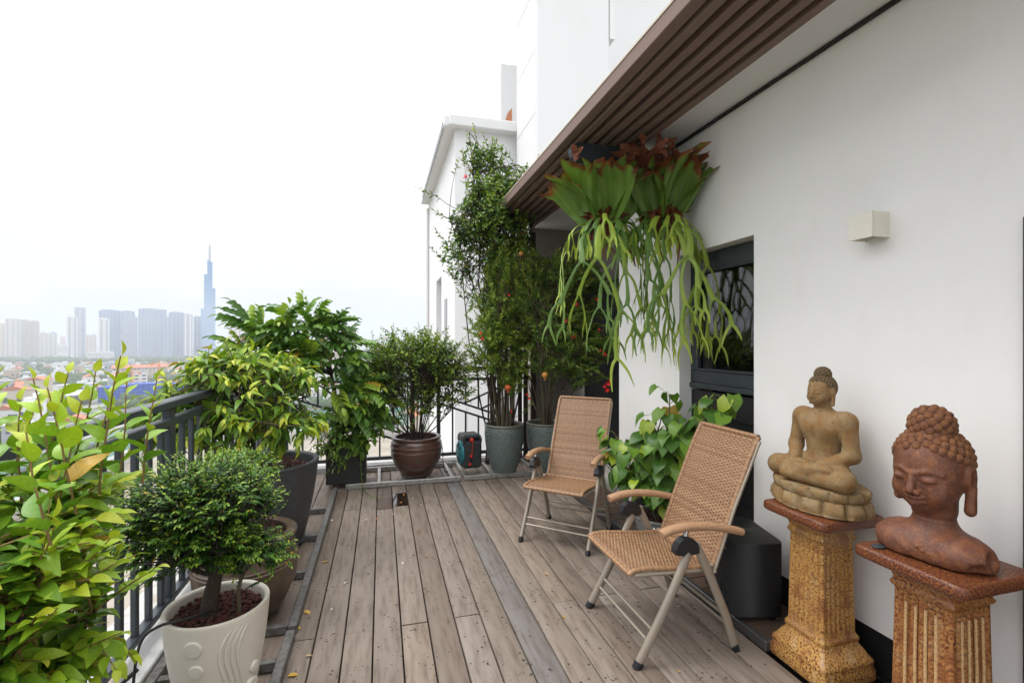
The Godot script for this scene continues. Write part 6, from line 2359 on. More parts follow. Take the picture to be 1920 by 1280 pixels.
func make_reel() -> void:
	var t := thing("hose_reel", "boxed garden hose reel with teal drum and red nozzle", "hose reel", P(1.0, 0.06, 5.60), 0.12)
	var poly := []
	for q in [[-0.11, 0.02], [-0.085, 0.0], [0.085, 0.0], [0.11, 0.02], [0.115, 0.36], [0.10, 0.40], [0.07, 0.425], [-0.07, 0.425], [-0.10, 0.40], [-0.115, 0.36]]:
		poly.append(Vector2(q[0], q[1]))
	var b := MB.new()
	b.box(Vector3(0, 0.185, 0), Vector3(0.225, 0.31, 0.26), 0.025)
	put("body", b, M.reel_grey, t)
	b = MB.new()
	b.box(Vector3(0, 0.385, -0.01), Vector3(0.225, 0.055, 0.25), 0.022)
	put("hood", b, M.reel_grey, t)
	b = MB.new()
	b.box(Vector3(0, 0.347, -0.02), Vector3(0.19, 0.05, 0.2))
	put("slot", b, M.reel_black, t)
	for s in [[-0.098, 0.347], [0.098, 0.347]]:
		b = MB.new()
		b.box(Vector3(s[0], s[1], 0.0), Vector3(0.03, 0.06, 0.25), 0.006)
		put("hood_post", b, M.reel_grey, t)
	b = MB.new()
	b.lathe([Vector2(0.0, 0.028), Vector2(0.05, 0.028), Vector2(0.055, 0.02), Vector2(0.115, 0.018), Vector2(0.135, 0.008), Vector2(0.138, -0.01)], 28)
	var dr := put("drum", b, M.teal_plastic, t, Transform3D(Basis(Vector3(0, 1, 0), Vector3(-1, 0, 0), Vector3(0, 0, 1)), Vector3(-0.114, 0.2, 0)))
	b = MB.new()
	for k in 8:
		var a := TAU * k / 8.0
		b.box(Vector3(cos(a) * 0.085, 0.021, sin(a) * 0.085), Vector3(0.05, 0.01, 0.012), 0.002, Basis(Vector3.UP, -a))
	put("drum_ribs", b, M.reel_grey, dr)
	b = MB.new()
	b.lathe([Vector2(0.0, -0.026), Vector2(0.018, -0.019), Vector2(0.026, 0.0), Vector2(0.018, 0.019), Vector2(0.0, 0.026)], 16, Vector3(-0.015, 0.358, 0.135))
	put("stop_ball", b, M.red_plastic, t)
	b = MB.new()
	b.tube(arc([Vector3(-0.015, 0.36, 0.12), Vector3(-0.010, 0.35, 0.155), Vector3(-0.014, 0.27, 0.16), Vector3(-0.024, 0.19, 0.155)], 5), 0.009, 8)
	put("hose_end", b, M.red_hose, t)
	b = MB.new()
	b.tube([Vector3(-0.024, 0.195, 0.155), Vector3(-0.028, 0.165, 0.153)], 0.015, 10)
	b.tube([Vector3(-0.036, 0.105, 0.148), Vector3(-0.039, 0.075, 0.147)], 0.015, 10)
	put("nozzle_ring", b, M.red_plastic, t)
	b = MB.new()
	b.tube([Vector3(-0.028, 0.168, 0.153), Vector3(-0.036, 0.10, 0.148)], 0.012, 10)
	put("nozzle", b, M.reel_black, t)


# folded chrome chair frame with timber slats, behind the heart-leaved plant
func make_rack() -> void:
	var t := thing("folded_stool", "folded chrome stool with timber slats behind the heart-leaved plant", "stool", P(2.02, 0.046, 3.86), 0.5)
	for s in [-0.15, 0.15]:
		var b := MB.new()
		b.tube(arc([Vector3(s, 0.01, 0.22), Vector3(s, 0.10, 0.20), Vector3(s * 0.9, 0.36, 0.04), Vector3(s * 0.9, 0.44, -0.03)], 5), 0.008, 8)
		put("tube", b, M.chrome, t)
		b = MB.new()
		b.tube(arc([Vector3(s * 0.8, 0.01, -0.1), Vector3(s * 0.8, 0.25, 0.06), Vector3(s * 0.8, 0.40, 0.16), Vector3(s * 0.8, 0.37, 0.20)], 5), 0.008, 8)
		put("tube", b, M.chrome, t)
	for q in [[0.36, 0.05], [0.27, 0.11], [0.18, 0.16]]:
		var b := MB.new()
		b.box(Vector3(0, q[0], q[1]), Vector3(0.28, 0.07, 0.014), 0.003, Basis(Vector3.RIGHT, -0.5))
		put("slat", b, M.deck_timber_1, t)


func make_litter() -> void:
	var r := RandomNumberGenerator.new()
	r.seed = 55
	var mesh := leaf_mesh("lance", 4, 0.25, 0.25, 0.3)
	# [x, f, length, kind, label]
	var fixed := [[-0.43, 2.98, 0.055, "yellow_leaf"], [-0.42, 2.80, 0.06, "yellow_leaf"], [-0.42, 2.42, 0.06, "yellow_leaf"], [-0.36, 2.55, 0.035, "tan_leaf"], [-0.43, 2.18, 0.04, "pale_litter"], [0.62, 1.52, 0.05, "tan_leaf"], [0.70, 1.62, 0.045, "tan_leaf"], [1.25, 1.78, 0.05, "orange_leaf"], [0.28, 1.42, 0.05, "orange_leaf"], [-0.40, 3.60, 0.05, "yellow_leaf"], [1.05, 3.05, 0.035, "tan_leaf"], [0.98, 2.55, 0.03, "yellow_leaf"]]
	var words := {yellow_leaf = "yellow fallen leaf lying on the weathered boards", tan_leaf = "dry tan fallen leaf lying on the weathered boards", orange_leaf = "curled orange fallen leaf lying on the boards", pale_litter = "pale bleached fallen leaf lying on the boards"}
	for q in fixed:
		var o := put("fallen_leaf", mesh, M[q[3]], self, leaf_place(P(q[0], 0.008, q[1]), Vector3(r.randf_range(-1, 1), 0, r.randf_range(-1, 1)), Vector3(r.randf_range(-0.2, 0.2), 1, 0), q[2], 1.4))
		tag(o, words[q[3]], "leaf", "fallen leaves on the deck")
	for k in 34:
		var kind: String = ["yellow_leaf", "tan_leaf", "pale_litter", "pale_litter", "orange_leaf"][r.randi_range(0, 4)]
		var at := P(r.randf_range(-0.42, 1.2), 0.006, 4.6 + r.randf_range(-0.3, 0.68)) if k < 20 else P(r.randf_range(-0.4, 1.75), 0.006, r.randf_range(1.7, 4.8))
		var o := put("fallen_leaf", mesh, M[kind], self, leaf_place(at, Vector3(r.randf_range(-1, 1), 0, r.randf_range(-1, 1)), Vector3(r.randf_range(-0.3, 0.3), 1, 0), r.randf_range(0.014, 0.028), 1.7))
		tag(o, words[kind], "leaf", "fallen leaves on the deck")


# ---------------------------------------------------------------- staghorn ferns
# one upright shield frond: a ribbed fan with a ragged, browned margin
func shield(r: RandomNumberGenerator, high: float, wide: float, out: float, brown: float, dark := 1.0) -> MB:
	var b := MB.new()
	b.tinted = true
	var f := FastNoiseLite.new()
	f.seed = r.randi_range(0, 999)
	f.frequency = 1.0
	var nu := 34
	var nv := 22
	var ids := []
	for j in nv + 1:
		var row := []
		for i in nu + 1:
			var u := -1.0 + 2.0 * i / nu
			var v := float(j) / nv
			var edge := 1.0 + 0.16 * f.get_noise_1d(u * 2.4) + 0.04 * f.get_noise_1d(u * 9.0 + 40.0) - 0.16 * u * u
			# clefts between the lobes of the margin
			edge -= 0.05 * pow(clampf(sin(u * 11.0 + f.get_noise_1d(u * 2.0) * 4.0), 0.0, 1.0), 6.0)
			var vv := v * edge
			var w := wide * (0.24 + 0.80 * pow(vv, 0.75))
			var curl := pow(maxf(vv - 0.75, 0.0), 1.5)
			var x := u * w
			var y := high * (vv - 0.18 * u * u * vv) - curl * 0.10
			var z := out * vv * vv + 0.10 * u * u * wide + 0.020 * sin(u * 15.0) * vv + 0.05 * wide * f.get_noise_2d(u * 2.0, vv * 3.0) + curl * 0.5 * (0.6 + sin(u * 12.0 + f.get_noise_1d(u * 3.0) * 4.0))
			var rib := 0.5 + 0.5 * cos(u * 30.0)
			var g := Color(0.115, 0.215, 0.034).lerp(Color(0.21, 0.32, 0.06), pow(rib, 6.0) * 0.8)
			var m := v + 0.14 * f.get_noise_2d(u * 5.0, v * 4.0) + 0.10 * f.get_noise_1d(u * 11.0)
			if m > 1.0 - brown:
				g = [Color(0.16, 0.045, 0.018), Color(0.25, 0.085, 0.025), Color(0.10, 0.03, 0.016)][posmod(int(floor(u * 7.0 + v * 5.0)), 3)]
			b.col = Color(g.r * dark, g.g * dark, g.b * dark)
			row.append(b.vert(Vector3(x, y, z), Vector3(0, 0, 1)))
		ids.append(row)
	for j in nv:
		for i in nu:
			b.quadi(ids[j][i], ids[j][i + 1], ids[j + 1][i + 1], ids[j + 1][i])
	b.smooth()
	return b


# a strap that sags and forks; side lies in the strap's face
func strap(b: MB, p: Vector3, dir: Vector3, side: Vector3, wid: float, leng: float, forks: int, sag: float, r: RandomNumberGenerator, tip: Color, base: Color) -> void:
	var n := 7
	var bow := r.randf_range(-0.9, 0.9)
	var ids := []
	var q := p
	var d := dir.normalized()
	var s := side
	for i in n + 1:
		var t := float(i) / n
		s = (s - d * s.dot(d)).normalized()
		var nn := s.cross(d).normalized()
		var w := wid * (0.62 + 0.65 * t * t) if forks > 0 else wid * (1.0 - 0.75 * t * t)
		b.col = base.lerp(tip, clampf(t * 0.35 + (0.5 if forks == 0 else 0.0), 0.0, 1.0))
		var row := []
		for k in [-1.0, 0.0, 1.0]:
			row.append(b.vert(q + s * (k * w) + nn * (absf(k) * w * 0.35), nn))
		ids.append(row)
		q += d * leng / n
		d = (d + Vector3(0, -sag / n, 0) + sphere_dir(r) * 0.14 + s * bow / n).normalized()
		s = s.rotated(d, r.randf_range(-0.22, 0.22))
	for i in n:
		for k in 2:
			b.quadi(ids[i][k], ids[i][k + 1], ids[i + 1][k + 1], ids[i + 1][k])
	if forks <= 0:
		return
	var last: Vector3 = (b.v[ids[n][1]])
	var nn2 := s.cross(d).normalized()
	for k in [-1.0, 1.0]:
		var a: float = k * r.randf_range(0.35, 0.85)
		strap(b, last - d * leng * 0.02 + s * k * wid * 0.45, d.rotated(nn2, -a), s.rotated(nn2, -a * 0.6).rotated(d, r.randf_range(-0.4, 0.4)), wid * r.randf_range(0.70, 0.88), leng * r.randf_range(0.52, 0.80), forks - 1, sag * 1.05, r, tip, base)


func staghorns() -> void:
	var r := RandomNumberGenerator.new()
	r.seed = 111
	var specs := [
		{at = P(1.60, 2.42, 3.30), label = "left of the two staghorn ferns hanging from the canopy arm", shields = [[-0.85, 0.26, 0.42, 0.38, 0.06], [0.15, 0.18, 0.45, 0.34, 0.06], [0.95, 0.26, 0.38, 0.26, 0.08], [-1.6, 0.32, 0.36, 0.26, 0.08], [2.4, 0.2, 0.4, 0.3, 0.2]], long = 7, young = 17, seed = 7},
		{at = P(2.03, 2.44, 3.20), label = "right of the two hanging staghorn ferns, with tall brown dead tips", shields = [[-0.4, 0.14, 0.46, 0.30, 0.10], [1.05, 0.44, 0.52, 0.24, 0.02], [0.35, 0.24, 0.50, 0.26, 0.12], [-1.3, 0.2, 0.42, 0.24, 0.10], [2.6, 0.12, 0.46, 0.22, 0.3]], long = 10, young = 18, seed = 23},
	]
	for sp in specs:
		r.seed = sp.seed
		var t := thing("staghorn_fern", sp.label, "fern", sp.at, 0.0, "staghorn ferns hanging under the canopy")
		var root := MB.new()
		var f := FastNoiseLite.new()
		f.seed = sp.seed
		f.frequency = 2.0
		var rows := []
		for i in 13:
			var row := []
			for j in 20:
				var th := PI * i / 12.0
				var ph := TAU * j / 20.0
				var d := Vector3(sin(th) * cos(ph), cos(th), sin(th) * sin(ph))
				row.append(root.vert(d * Vector3(0.115, 0.13, 0.10) * (1.0 + 0.2 * f.get_noise_3dv(d * 1.4)), d))
			row.append(row[0])
			rows.append(row)
		for i in 12:
			for j in 20:
				root.quadi(rows[i][j], rows[i][j + 1], rows[i + 1][j + 1], rows[i + 1][j])
		put("root_ball", root, M.bark_dark, t)
		# old brown shields clasping the root ball, below the green ones
		for q in [[-0.3, 0.28], [0.9, 0.26], [-1.3, 0.25]]:
			var ob := shield(r, q[1] * 0.8, 0.13, -0.02, 1.6)
			put("old_shield", ob, M.frond, t, Transform3D(Basis(Vector3.UP, q[0]) * Basis(Vector3.RIGHT, 0.1), Vector3(sin(q[0]) * 0.10, -0.12, cos(q[0]) * 0.10)))
		for q in sp.shields:
			var sb := shield(r, q[2], q[3], q[1], q[4])
			put("shield_frond", sb, M.frond, t, Transform3D(Basis(Vector3.UP, q[0]), Vector3(sin(q[0]) * 0.06, -0.04, cos(q[0]) * 0.06)))
		# long forking antler fronds
		for k in sp.long:
			var a: float = -1.9 + 3.8 * (k + r.randf_range(0.2, 0.8)) / sp.long
			var out := Vector3(sin(a), 0, cos(a))
			var side := Vector3(cos(a), 0, -sin(a)).rotated(out, r.randf_range(-0.7, 0.7))
			var b := MB.new()
			b.tinted = true
			var lime := r.randf() < 0.62
			var c0 := Color(0.23, 0.34, 0.055) if lime else Color(0.085, 0.165, 0.032)
			var c1 := Color(0.36, 0.44, 0.06) if lime else Color(0.15, 0.24, 0.045)
			strap(b, out * 0.10 + Vector3(0, -0.05, 0), out * r.randf_range(0.5, 0.9) + Vector3(0, r.randf_range(-0.3, 0.15), 0), side, r.randf_range(0.015, 0.024), r.randf_range(0.34, 0.52), 3, r.randf_range(2.2, 3.4), r, c1, c0)
			b.smooth()
			put("antler_frond", b, M.frond, t)
		# young arching fronds round the crown
		for k in sp.young:
			var a: float = -1.7 + 3.4 * (k + r.randf_range(0.1, 0.9)) / sp.young
			var out := Vector3(sin(a), 0, cos(a))
			var b := MB.new()
			b.tinted = true
			var lime := r.randf() < 0.72
			var c0 := Color(0.30, 0.42, 0.05) if lime else Color(0.10, 0.20, 0.035)
			strap(b, out * 0.09 + Vector3(0, r.randf_range(-0.04, 0.02), 0), out + Vector3(0, r.randf_range(0.5, 1.1), 0), Vector3(cos(a), 0, -sin(a)), r.randf_range(0.016, 0.024), r.randf_range(0.15, 0.25), 2, r.randf_range(2.4, 3.4), r, Color(0.40, 0.50, 0.06) if lime else Color(0.17, 0.28, 0.045), c0)
			b.smooth()
			put("young_frond", b, M.frond, t)
		# dead curled fronds
		for k in 4:
			var a := r.randf_range(-1.2, 1.2)
			var out := Vector3(sin(a), 0, cos(a))
			var b := MB.new()
			b.tinted = true
			strap(b, out * 0.11 + Vector3(0, -0.05, 0), out * 0.5 + Vector3(0, -0.3, 0), Vector3(cos(a), 0, -sin(a)), 0.012, r.randf_range(0.14, 0.22), 1, 2.6, r, Color(0.20, 0.09, 0.035), Color(0.14, 0.055, 0.022))
			b.smooth()
			put("dead_frond", b, M.dead_leaf, t)
		# crumpled dead leaf tips above the shields
		for k in (4 if sp.seed == 7 else 13):
			var b := MB.new()
			b.tinted = true
			var p := Vector3(r.randf_range(-0.20, 0.10), r.randf_range(0.30, 0.44), r.randf_range(-0.02, 0.12)) if sp.seed == 23 else Vector3(r.randf_range(-0.30, 0.26), r.randf_range(0.36, 0.42), r.randf_range(0.06, 0.16))
			var hh := r.randf_range(0.12, 0.22) if sp.seed == 23 else r.randf_range(0.05, 0.10)
			strap(b, p, Vector3(r.randf_range(-0.3, 0.3), 1, r.randf_range(-0.2, 0.4)), Vector3(1, 0, r.randf_range(-0.8, 0.8)), r.randf_range(0.022, 0.036), hh, 1, 0.6, r, Color(0.26, 0.085, 0.035), Color(0.14, 0.04, 0.02))
			for i in b.v.size():
				b.v[i] += Vector3(f.get_noise_3dv(b.v[i] * 6.0), f.get_noise_3dv(b.v[i] * 6.0 + Vector3.ONE * 9), f.get_noise_3dv(b.v[i] * 6.0 - Vector3.ONE * 9)) * 0.03
			b.smooth()
			put("dead_tip", b, M.dead_leaf, t)
		var wire := MB.new()
		for q in [-0.08, 0.08]:
			wire.tube([Vector3(q, 0.05, 0), Vector3(0, 0.45, -0.05)], 0.0025, 5)
		put("hanging_wire", wire, M.cable_black, t)


# ---------------------------------------------------------------- carved shapes: a field of joined solids, meshed as surface nets
# a solid: [kind, a, b, ra, rb, blend, cut]; kind 0 is a tapered rod from a to b, kind 1 an ellipsoid at a with radii b, kind 2 the half space below y = a.y
func rod(a: Vector3, b: Vector3, ra: float, rb: float, blend := 0.02, cut := false) -> Array:
	return [0, a, b, ra, rb, blend, cut]


func egg(a: Vector3, radii: Vector3, blend := 0.02, cut := false) -> Array:
	return [1, a, radii, maxf(radii.x, maxf(radii.y, radii.z)), 0.0, blend, cut]


func field(p: Vector3, prims: Array) -> float:
	var d := 1e3
	for q in prims:
		var e: float
		if q[0] == 0:
			var ab: Vector3 = q[2] - q[1]
			var t := clampf((p - q[1]).dot(ab) / ab.length_squared(), 0.0, 1.0)
			e = p.distance_to(q[1] + ab * t) - lerpf(q[3], q[4], t)
		elif q[0] == 1:
			var l: Vector3 = (p - q[1]) / q[2]
			var k0 := l.length()
			var k1: float = (l / q[2]).length()
			e = k0 * (k0 - 1.0) / maxf(k1, 1e-6)
		else:
			e = p.y - q[1].y
		var k: float = q[5]
		if q[6]:
			var h := maxf(k - absf(d + e), 0.0) / k
			d = maxf(d, -e) + h * h * k * 0.25
		else:
			var h := maxf(k - absf(d - e), 0.0) / k
			d = minf(d, e) - h * h * k * 0.25
	return d


func carve(prims: Array, lo: Vector3, hi: Vector3, cell: float, rough := 0.0, seed_ := 1) -> MB:
	var b := MB.new()
	var fn := FastNoiseLite.new()
	fn.seed = seed_
	fn.frequency = 14.0
	var N := 8
	var nb := Vector3i(((hi - lo) / (cell * N)).ceil())
	var half := cell * N * 0.5
	var cells := {}
	var edges := []
	var stride := 2048
	for bx in nb.x:
		for by in nb.y:
			for bz in nb.z:
				var c := lo + (Vector3(bx, by, bz) + Vector3.ONE * 0.5) * cell * N
				var near := []
				for q in prims:
					var reach: float = half * 1.8 + q[5] * 1.5
					if q[0] == 0:
						var ab: Vector3 = q[2] - q[1]
						var t := clampf((c - q[1]).dot(ab) / ab.length_squared(), 0.0, 1.0)
						if c.distance_to(q[1] + ab * t) - maxf(q[3], q[4]) < reach:
							near.append(q)
					elif q[0] == 1:
						if c.distance_to(q[1]) - q[3] < reach:
							near.append(q)
					else:
						near.append(q)
				if near.is_empty() or absf(field(c, near)) > half * 2.4:
					continue
				var vals := PackedFloat32Array()
				vals.resize((N + 1) * (N + 1) * (N + 1))
				var o := lo + Vector3(bx, by, bz) * cell * N
				var w := N + 1
				for i in w:
					for j in w:
						for k in w:
							var p := o + Vector3(i, j, k) * cell
							var f := field(p, near)
							if rough > 0.0 and absf(f) < 0.03:
								f += rough * fn.get_noise_3dv(p)
							vals[(i * w + j) * w + k] = f
				for i in N:
					for j in N:
						for k in N:
							var at := (i * w + j) * w + k
							var sum := Vector3.ZERO
							var cnt := 0
							var v0 := vals[at]
							var neg := 0
							for q in 8:
								if vals[at + ((q >> 2) & 1) * w * w + ((q >> 1) & 1) * w + (q & 1)] < 0.0:
									neg += 1
							if neg == 0 or neg == 8:
								continue
							for q in 12:
								var ax := q / 4
								var s := q % 4
								var a := Vector3i.ZERO
								if ax == 0:
									a = Vector3i(0, s >> 1, s & 1)
								elif ax == 1:
									a = Vector3i(s >> 1, 0, s & 1)
								else:
									a = Vector3i(s >> 1, s & 1, 0)
								var bb := a
								bb[ax] = 1
								var va := vals[at + a.x * w * w + a.y * w + a.z]
								var vb := vals[at + bb.x * w * w + bb.y * w + bb.z]
								if (va < 0.0) != (vb < 0.0):
									sum += Vector3(a).lerp(Vector3(bb), va / (va - vb))
									cnt += 1
							var gi := bx * N + i
							var gj := by * N + j
							var gk := bz * N + k
							cells[(gi * stride + gj) * stride + gk] = b.vert(o + (Vector3(i, j, k) + sum / cnt) * cell, Vector3.ZERO)
							for ax in 3:
								var vb := vals[at + [w * w, w, 1][ax]]
								if (v0 < 0.0) != (vb < 0.0):
									edges.append([gi, gj, gk, ax, v0 < 0.0])
	for e in edges:
		var g := Vector3i(e[0], e[1], e[2])
		var u := Vector3i.ZERO
		var v := Vector3i.ZERO
		u[(e[3] + 1) % 3] = 1
		v[(e[3] + 2) % 3] = 1
		var ids := []
		for q in [g, g - u, g - u - v, g - v]:
			var key: int = (q.x * stride + q.y) * stride + q.z
			if cells.has(key):
				ids.append(cells[key])
		if ids.size() < 4:
			continue
		if e[4]:
			ids.reverse()
		for q in [[0, 1, 2], [0, 2, 3]]:
			b.ix.append(ids[q[0]]); b.ix.append(ids[q[1]]); b.ix.append(ids[q[2]])
	b.smooth()
	return b


# a ring of lotus petals round an oval: rows of [scale, height, petal depth]
func oval_tier(rows: Array, ax: float, az: float, petals: int, seed_: int) -> MB:
	var b := MB.new()
	var f := FastNoiseLite.new()
	f.seed = seed_
	f.frequency = 3.0
	var n := 144
	var ids := []
	for q in rows:
		var row := []
		for j in n:
			var a := TAU * j / n
			var ph := fposmod(a * petals / TAU, 1.0) - 0.5
			var cut: float = 1.0 - q[2] * pow(absf(ph) * 2.0, 5.0)
			cut *= 1.0 + 0.012 * f.get_noise_2d(cos(a) * 2.0, sin(a) * 2.0 + q[1] * 9.0)
			row.append(b.vert(Vector3(cos(a) * ax * q[0] * cut, q[1], sin(a) * az * q[0] * cut), Vector3(cos(a), 0.2, sin(a)).normalized()))
		row.append(row[0])
		ids.append(row)
	for i in ids.size() - 1:
		for j in n:
			b.quadi(ids[i][j], ids[i][j + 1], ids[i + 1][j + 1], ids[i + 1][j])
	b.smooth()
	return b


func curl_mesh(rad: float, rings: int, segs: int) -> ArrayMesh:
	var b := MB.new()
	var pr := [Vector2(0.0, rad * 0.75), Vector2(rad * 0.22, rad * 0.70)]
	if rings > 1:
		pr.append_array([Vector2(rad * 0.34, rad * 0.50), Vector2(rad * 0.52, rad * 0.60), Vector2(rad * 0.66, rad * 0.34), Vector2(rad * 0.84, rad * 0.38), Vector2(rad, rad * 0.05), Vector2(rad, -rad * 0.4)])
	else:
		pr.append_array([Vector2(rad * 0.7, rad * 0.4), Vector2(rad, -rad * 0.1), Vector2(rad, -rad * 0.5)])
	b.lathe(pr, segs)
	return b.mesh()


func aligned(n: Vector3, at: Vector3, spin: float) -> Transform3D:
	var x := n.cross(Vector3.FORWARD if absf(n.z) < 0.9 else Vector3.RIGHT).normalized().rotated(n, spin)
	return Transform3D(Basis(x, n, x.cross(n)), at)


func make_statues() -> void:
	# the seated figure on its lotus
	var t := thing("seated_statue", "tan stone seated meditating figure on a lotus base", "statue", P(2.035, 0.7605, 1.855), -deg_to_rad(90.0 - 3.0))
	var lower := oval_tier([[0.80, 0.0, 0.0], [0.93, 0.004, 0.03], [1.0, 0.022, 0.18], [0.985, 0.045, 0.20], [0.93, 0.066, 0.10], [0.86, 0.074, 0.0]], 0.238, 0.172, 13, 3)
	put("lotus_base", lower, M.lotus_stone, t)
	var upper := oval_tier([[0.90, 0.070, 0.0], [0.97, 0.078, 0.02], [1.0, 0.098, 0.11], [0.985, 0.112, 0.09], [0.95, 0.118, 0.0], [0.6, 0.122, 0.0], [0.0, 0.124, 0.0]], 0.226, 0.162, 15, 5)
	put("lotus_seat", upper, M.lotus_stone, t)
	var y0 := 0.118
	var B := []
	B.append(egg(Vector3(0, 0.055, -0.03), Vector3(0.115, 0.06, 0.085), 0.03))
	B.append(egg(Vector3(0, 0.140, -0.028), Vector3(0.078, 0.105, 0.054), 0.05))
	B.append(egg(Vector3(0, 0.250, -0.026), Vector3(0.100, 0.085, 0.060), 0.05))
	B.append(egg(Vector3(-0.045, 0.262, 0.004), Vector3(0.048, 0.040, 0.034), 0.04))
	B.append(egg(Vector3(0.045, 0.262, 0.004), Vector3(0.048, 0.040, 0.034), 0.04))
	B.append(egg(Vector3(0, 0.312, -0.03), Vector3(0.105, 0.030, 0.042), 0.04))
	B.append(rod(Vector3(0, 0.315, -0.026), Vector3(0, 0.385, -0.020), 0.036, 0.031, 0.03))
	for s in [-1.0, 1.0]:
		B.append(egg(Vector3(s * 0.112, 0.303, -0.03), Vector3(0.040, 0.042, 0.040), 0.04))
		B.append(rod(Vector3(s * 0.122, 0.295, -0.03), Vector3(s * 0.146, 0.150, -0.022), 0.037, 0.032, 0.025))
		B.append(rod(Vector3(s * 0.146, 0.148, -0.022), Vector3(s * 0.058, 0.088, 0.085), 0.033, 0.022, 0.02))
		B.append(rod(Vector3(s * 0.070, 0.050, -0.01), Vector3(s * 0.170, 0.050, 0.062), 0.060, 0.050, 0.03))
	B.append(rod(Vector3(0.168, 0.045, 0.070), Vector3(-0.070, 0.042, 0.128), 0.046, 0.032, 0.02))
	B.append(rod(Vector3(-0.168, 0.050, 0.070), Vector3(0.045, 0.078, 0.118), 0.045, 0.027, 0.02))
	B.append(rod(Vector3(0.045, 0.080, 0.118), Vector3(0.115, 0.092, 0.096), 0.024, 0.020, 0.015))
	B.append(egg(Vector3(0.110, 0.090, 0.100), Vector3(0.035, 0.016, 0.022), 0.012))
	# hands, one laid in the other
	B.append(egg(Vector3(-0.036, 0.098, 0.098), Vector3(0.034, 0.013, 0.025), 0.012))
	B.append(egg(Vector3(0.036, 0.092, 0.098), Vector3(0.034, 0.013, 0.025), 0.012))
	for k in 4:
		B.append(rod(Vector3(-0.030, 0.104, 0.088 + k * 0.0095), Vector3(0.034 - k * 0.003, 0.107, 0.092 + k * 0.0105), 0.0068, 0.005, 0.004))
		B.append(rod(Vector3(0.030, 0.090, 0.092 + k * 0.0095), Vector3(-0.03 + k * 0.003, 0.088, 0.100 + k * 0.010), 0.0066, 0.005, 0.004))
	B.append(rod(Vector3(-0.026, 0.106, 0.086), Vector3(0.0, 0.120, 0.098), 0.0075, 0.0055, 0.006))
	B.append(rod(Vector3(0.026, 0.100, 0.086), Vector3(0.002, 0.118, 0.098), 0.0075, 0.0055, 0.006))
	# robe edge across the chest, thin folds
	B.append(rod(Vector3(0.055, 0.330, -0.004), Vector3(0.010, 0.285, 0.034), 0.0035, 0.0035, 0.004))
	B.append(rod(Vector3(0.010, 0.285, 0.034), Vector3(-0.03, 0.215, 0.032), 0.0035, 0.0035, 0.004))
	B.append(rod(Vector3(-0.03, 0.215, 0.032), Vector3(-0.085, 0.195, 0.005), 0.0035, 0.0035, 0.004))
	var body := carve(B, Vector3(-0.24, -0.02, -0.14), Vector3(0.24, 0.40, 0.19), 0.0058, 0.0008, 4)
	put("body", body, M.tan_stone, t, Transform3D(Basis.IDENTITY, Vector3(0, y0, 0)))
	var H := head_prims(0.0)
	var hm := carve(H, Vector3(-0.17, 0.13, -0.17), Vector3(0.17, 0.56, 0.21), 0.0088)
	var sc := 0.50
	var hx := Transform3D(Basis(Vector3.RIGHT, 0.02).scaled(Vector3(sc * 0.90, sc * 1.02, sc * 0.92)), Vector3(0, y0 + 0.277, -0.018))
	var hd := put("head", hm, M.tan_stone, t, hx)
	var knob := curl_mesh(0.017, 1, 8)
	hair(hd, knob, M.lichen_stone, 330, "hair_curl", true)

	# the bust
	var u := thing("stone_bust", "rust brown stone head and broken shoulders with coiled hair", "statue", P(1.975, 0.7605, 1.315), -deg_to_rad(90.0 - 8.0))
	var S := []
	S.append(egg(Vector3(0, 0.030, -0.005), Vector3(0.215, 0.085, 0.120), 0.04))
	S.append(egg(Vector3(0.09, 0.050, 0.03), Vector3(0.13, 0.075, 0.095), 0.05))
	S.append(egg(Vector3(-0.09, 0.050, 0.03), Vector3(0.13, 0.075, 0.095), 0.05))
	S.append(rod(Vector3(0, 0.08, -0.01), Vector3(0, 0.215, 0.0), 0.078, 0.070, 0.05))
	for k in 3:   # rings of the neck
		for q in 9:
			var a := -1.3 + 2.6 * q / 8.0
			var a2 := -1.3 + 2.6 * (q + 1) / 8.0
			if q < 8:
				S.append(rod(Vector3(sin(a) * 0.074, 0.130 + k * 0.015, cos(a) * 0.074 - 0.003), Vector3(sin(a2) * 0.074, 0.130 + k * 0.015, cos(a2) * 0.074 - 0.003), 0.004, 0.004, 0.005))
	for k in 3:   # robe folds over one shoulder
		var dx := 0.018 * k
		S.append(rod(Vector3(0.155 + dx * 0.3, 0.112 - dx * 0.3, 0.045 + dx * 0.2), Vector3(0.085 + dx, 0.095 - dx * 0.5, 0.105), 0.006, 0.006, 0.006))
		S.append(rod(Vector3(0.085 + dx, 0.095 - dx * 0.5, 0.105), Vector3(0.00 + dx * 1.4, 0.058 - dx * 0.4, 0.130), 0.006, 0.004, 0.006))
	for q in 7:   # scrolled hem
		var a := q * 0.9
		S.append(rod(Vector3(0.05 + q * 0.009, 0.036 + 0.010 * sin(a), 0.122 - q * 0.002), Vector3(0.05 + (q + 1) * 0.009, 0.036 + 0.010 * sin(a + 0.9), 0.120 - q * 0.002), 0.0048, 0.0048, 0.005))
	S.append([2, Vector3(0, 0.006, 0), Vector3.ZERO, 0.0, 0.0, 0.004, true])
	# chips knocked off the shoulders
	for q in [[-0.225, 0.02, 0.06, 0.05], [-0.21, 0.10, 0.05, 0.03], [0.245, 0.06, 0.02, 0.045], [0.215, 0.0, 0.085, 0.05], [0.17, -0.01, 0.13, 0.04], [-0.17, -0.01, 0.12, 0.03]]:
		S.append(egg(Vector3(q[0], q[1], q[2]), Vector3(q[3], q[3], q[3]), 0.01, true))
	var sm := carve(S, Vector3(-0.27, -0.02, -0.17), Vector3(0.27, 0.24, 0.20), 0.0058, 0.004, 7)
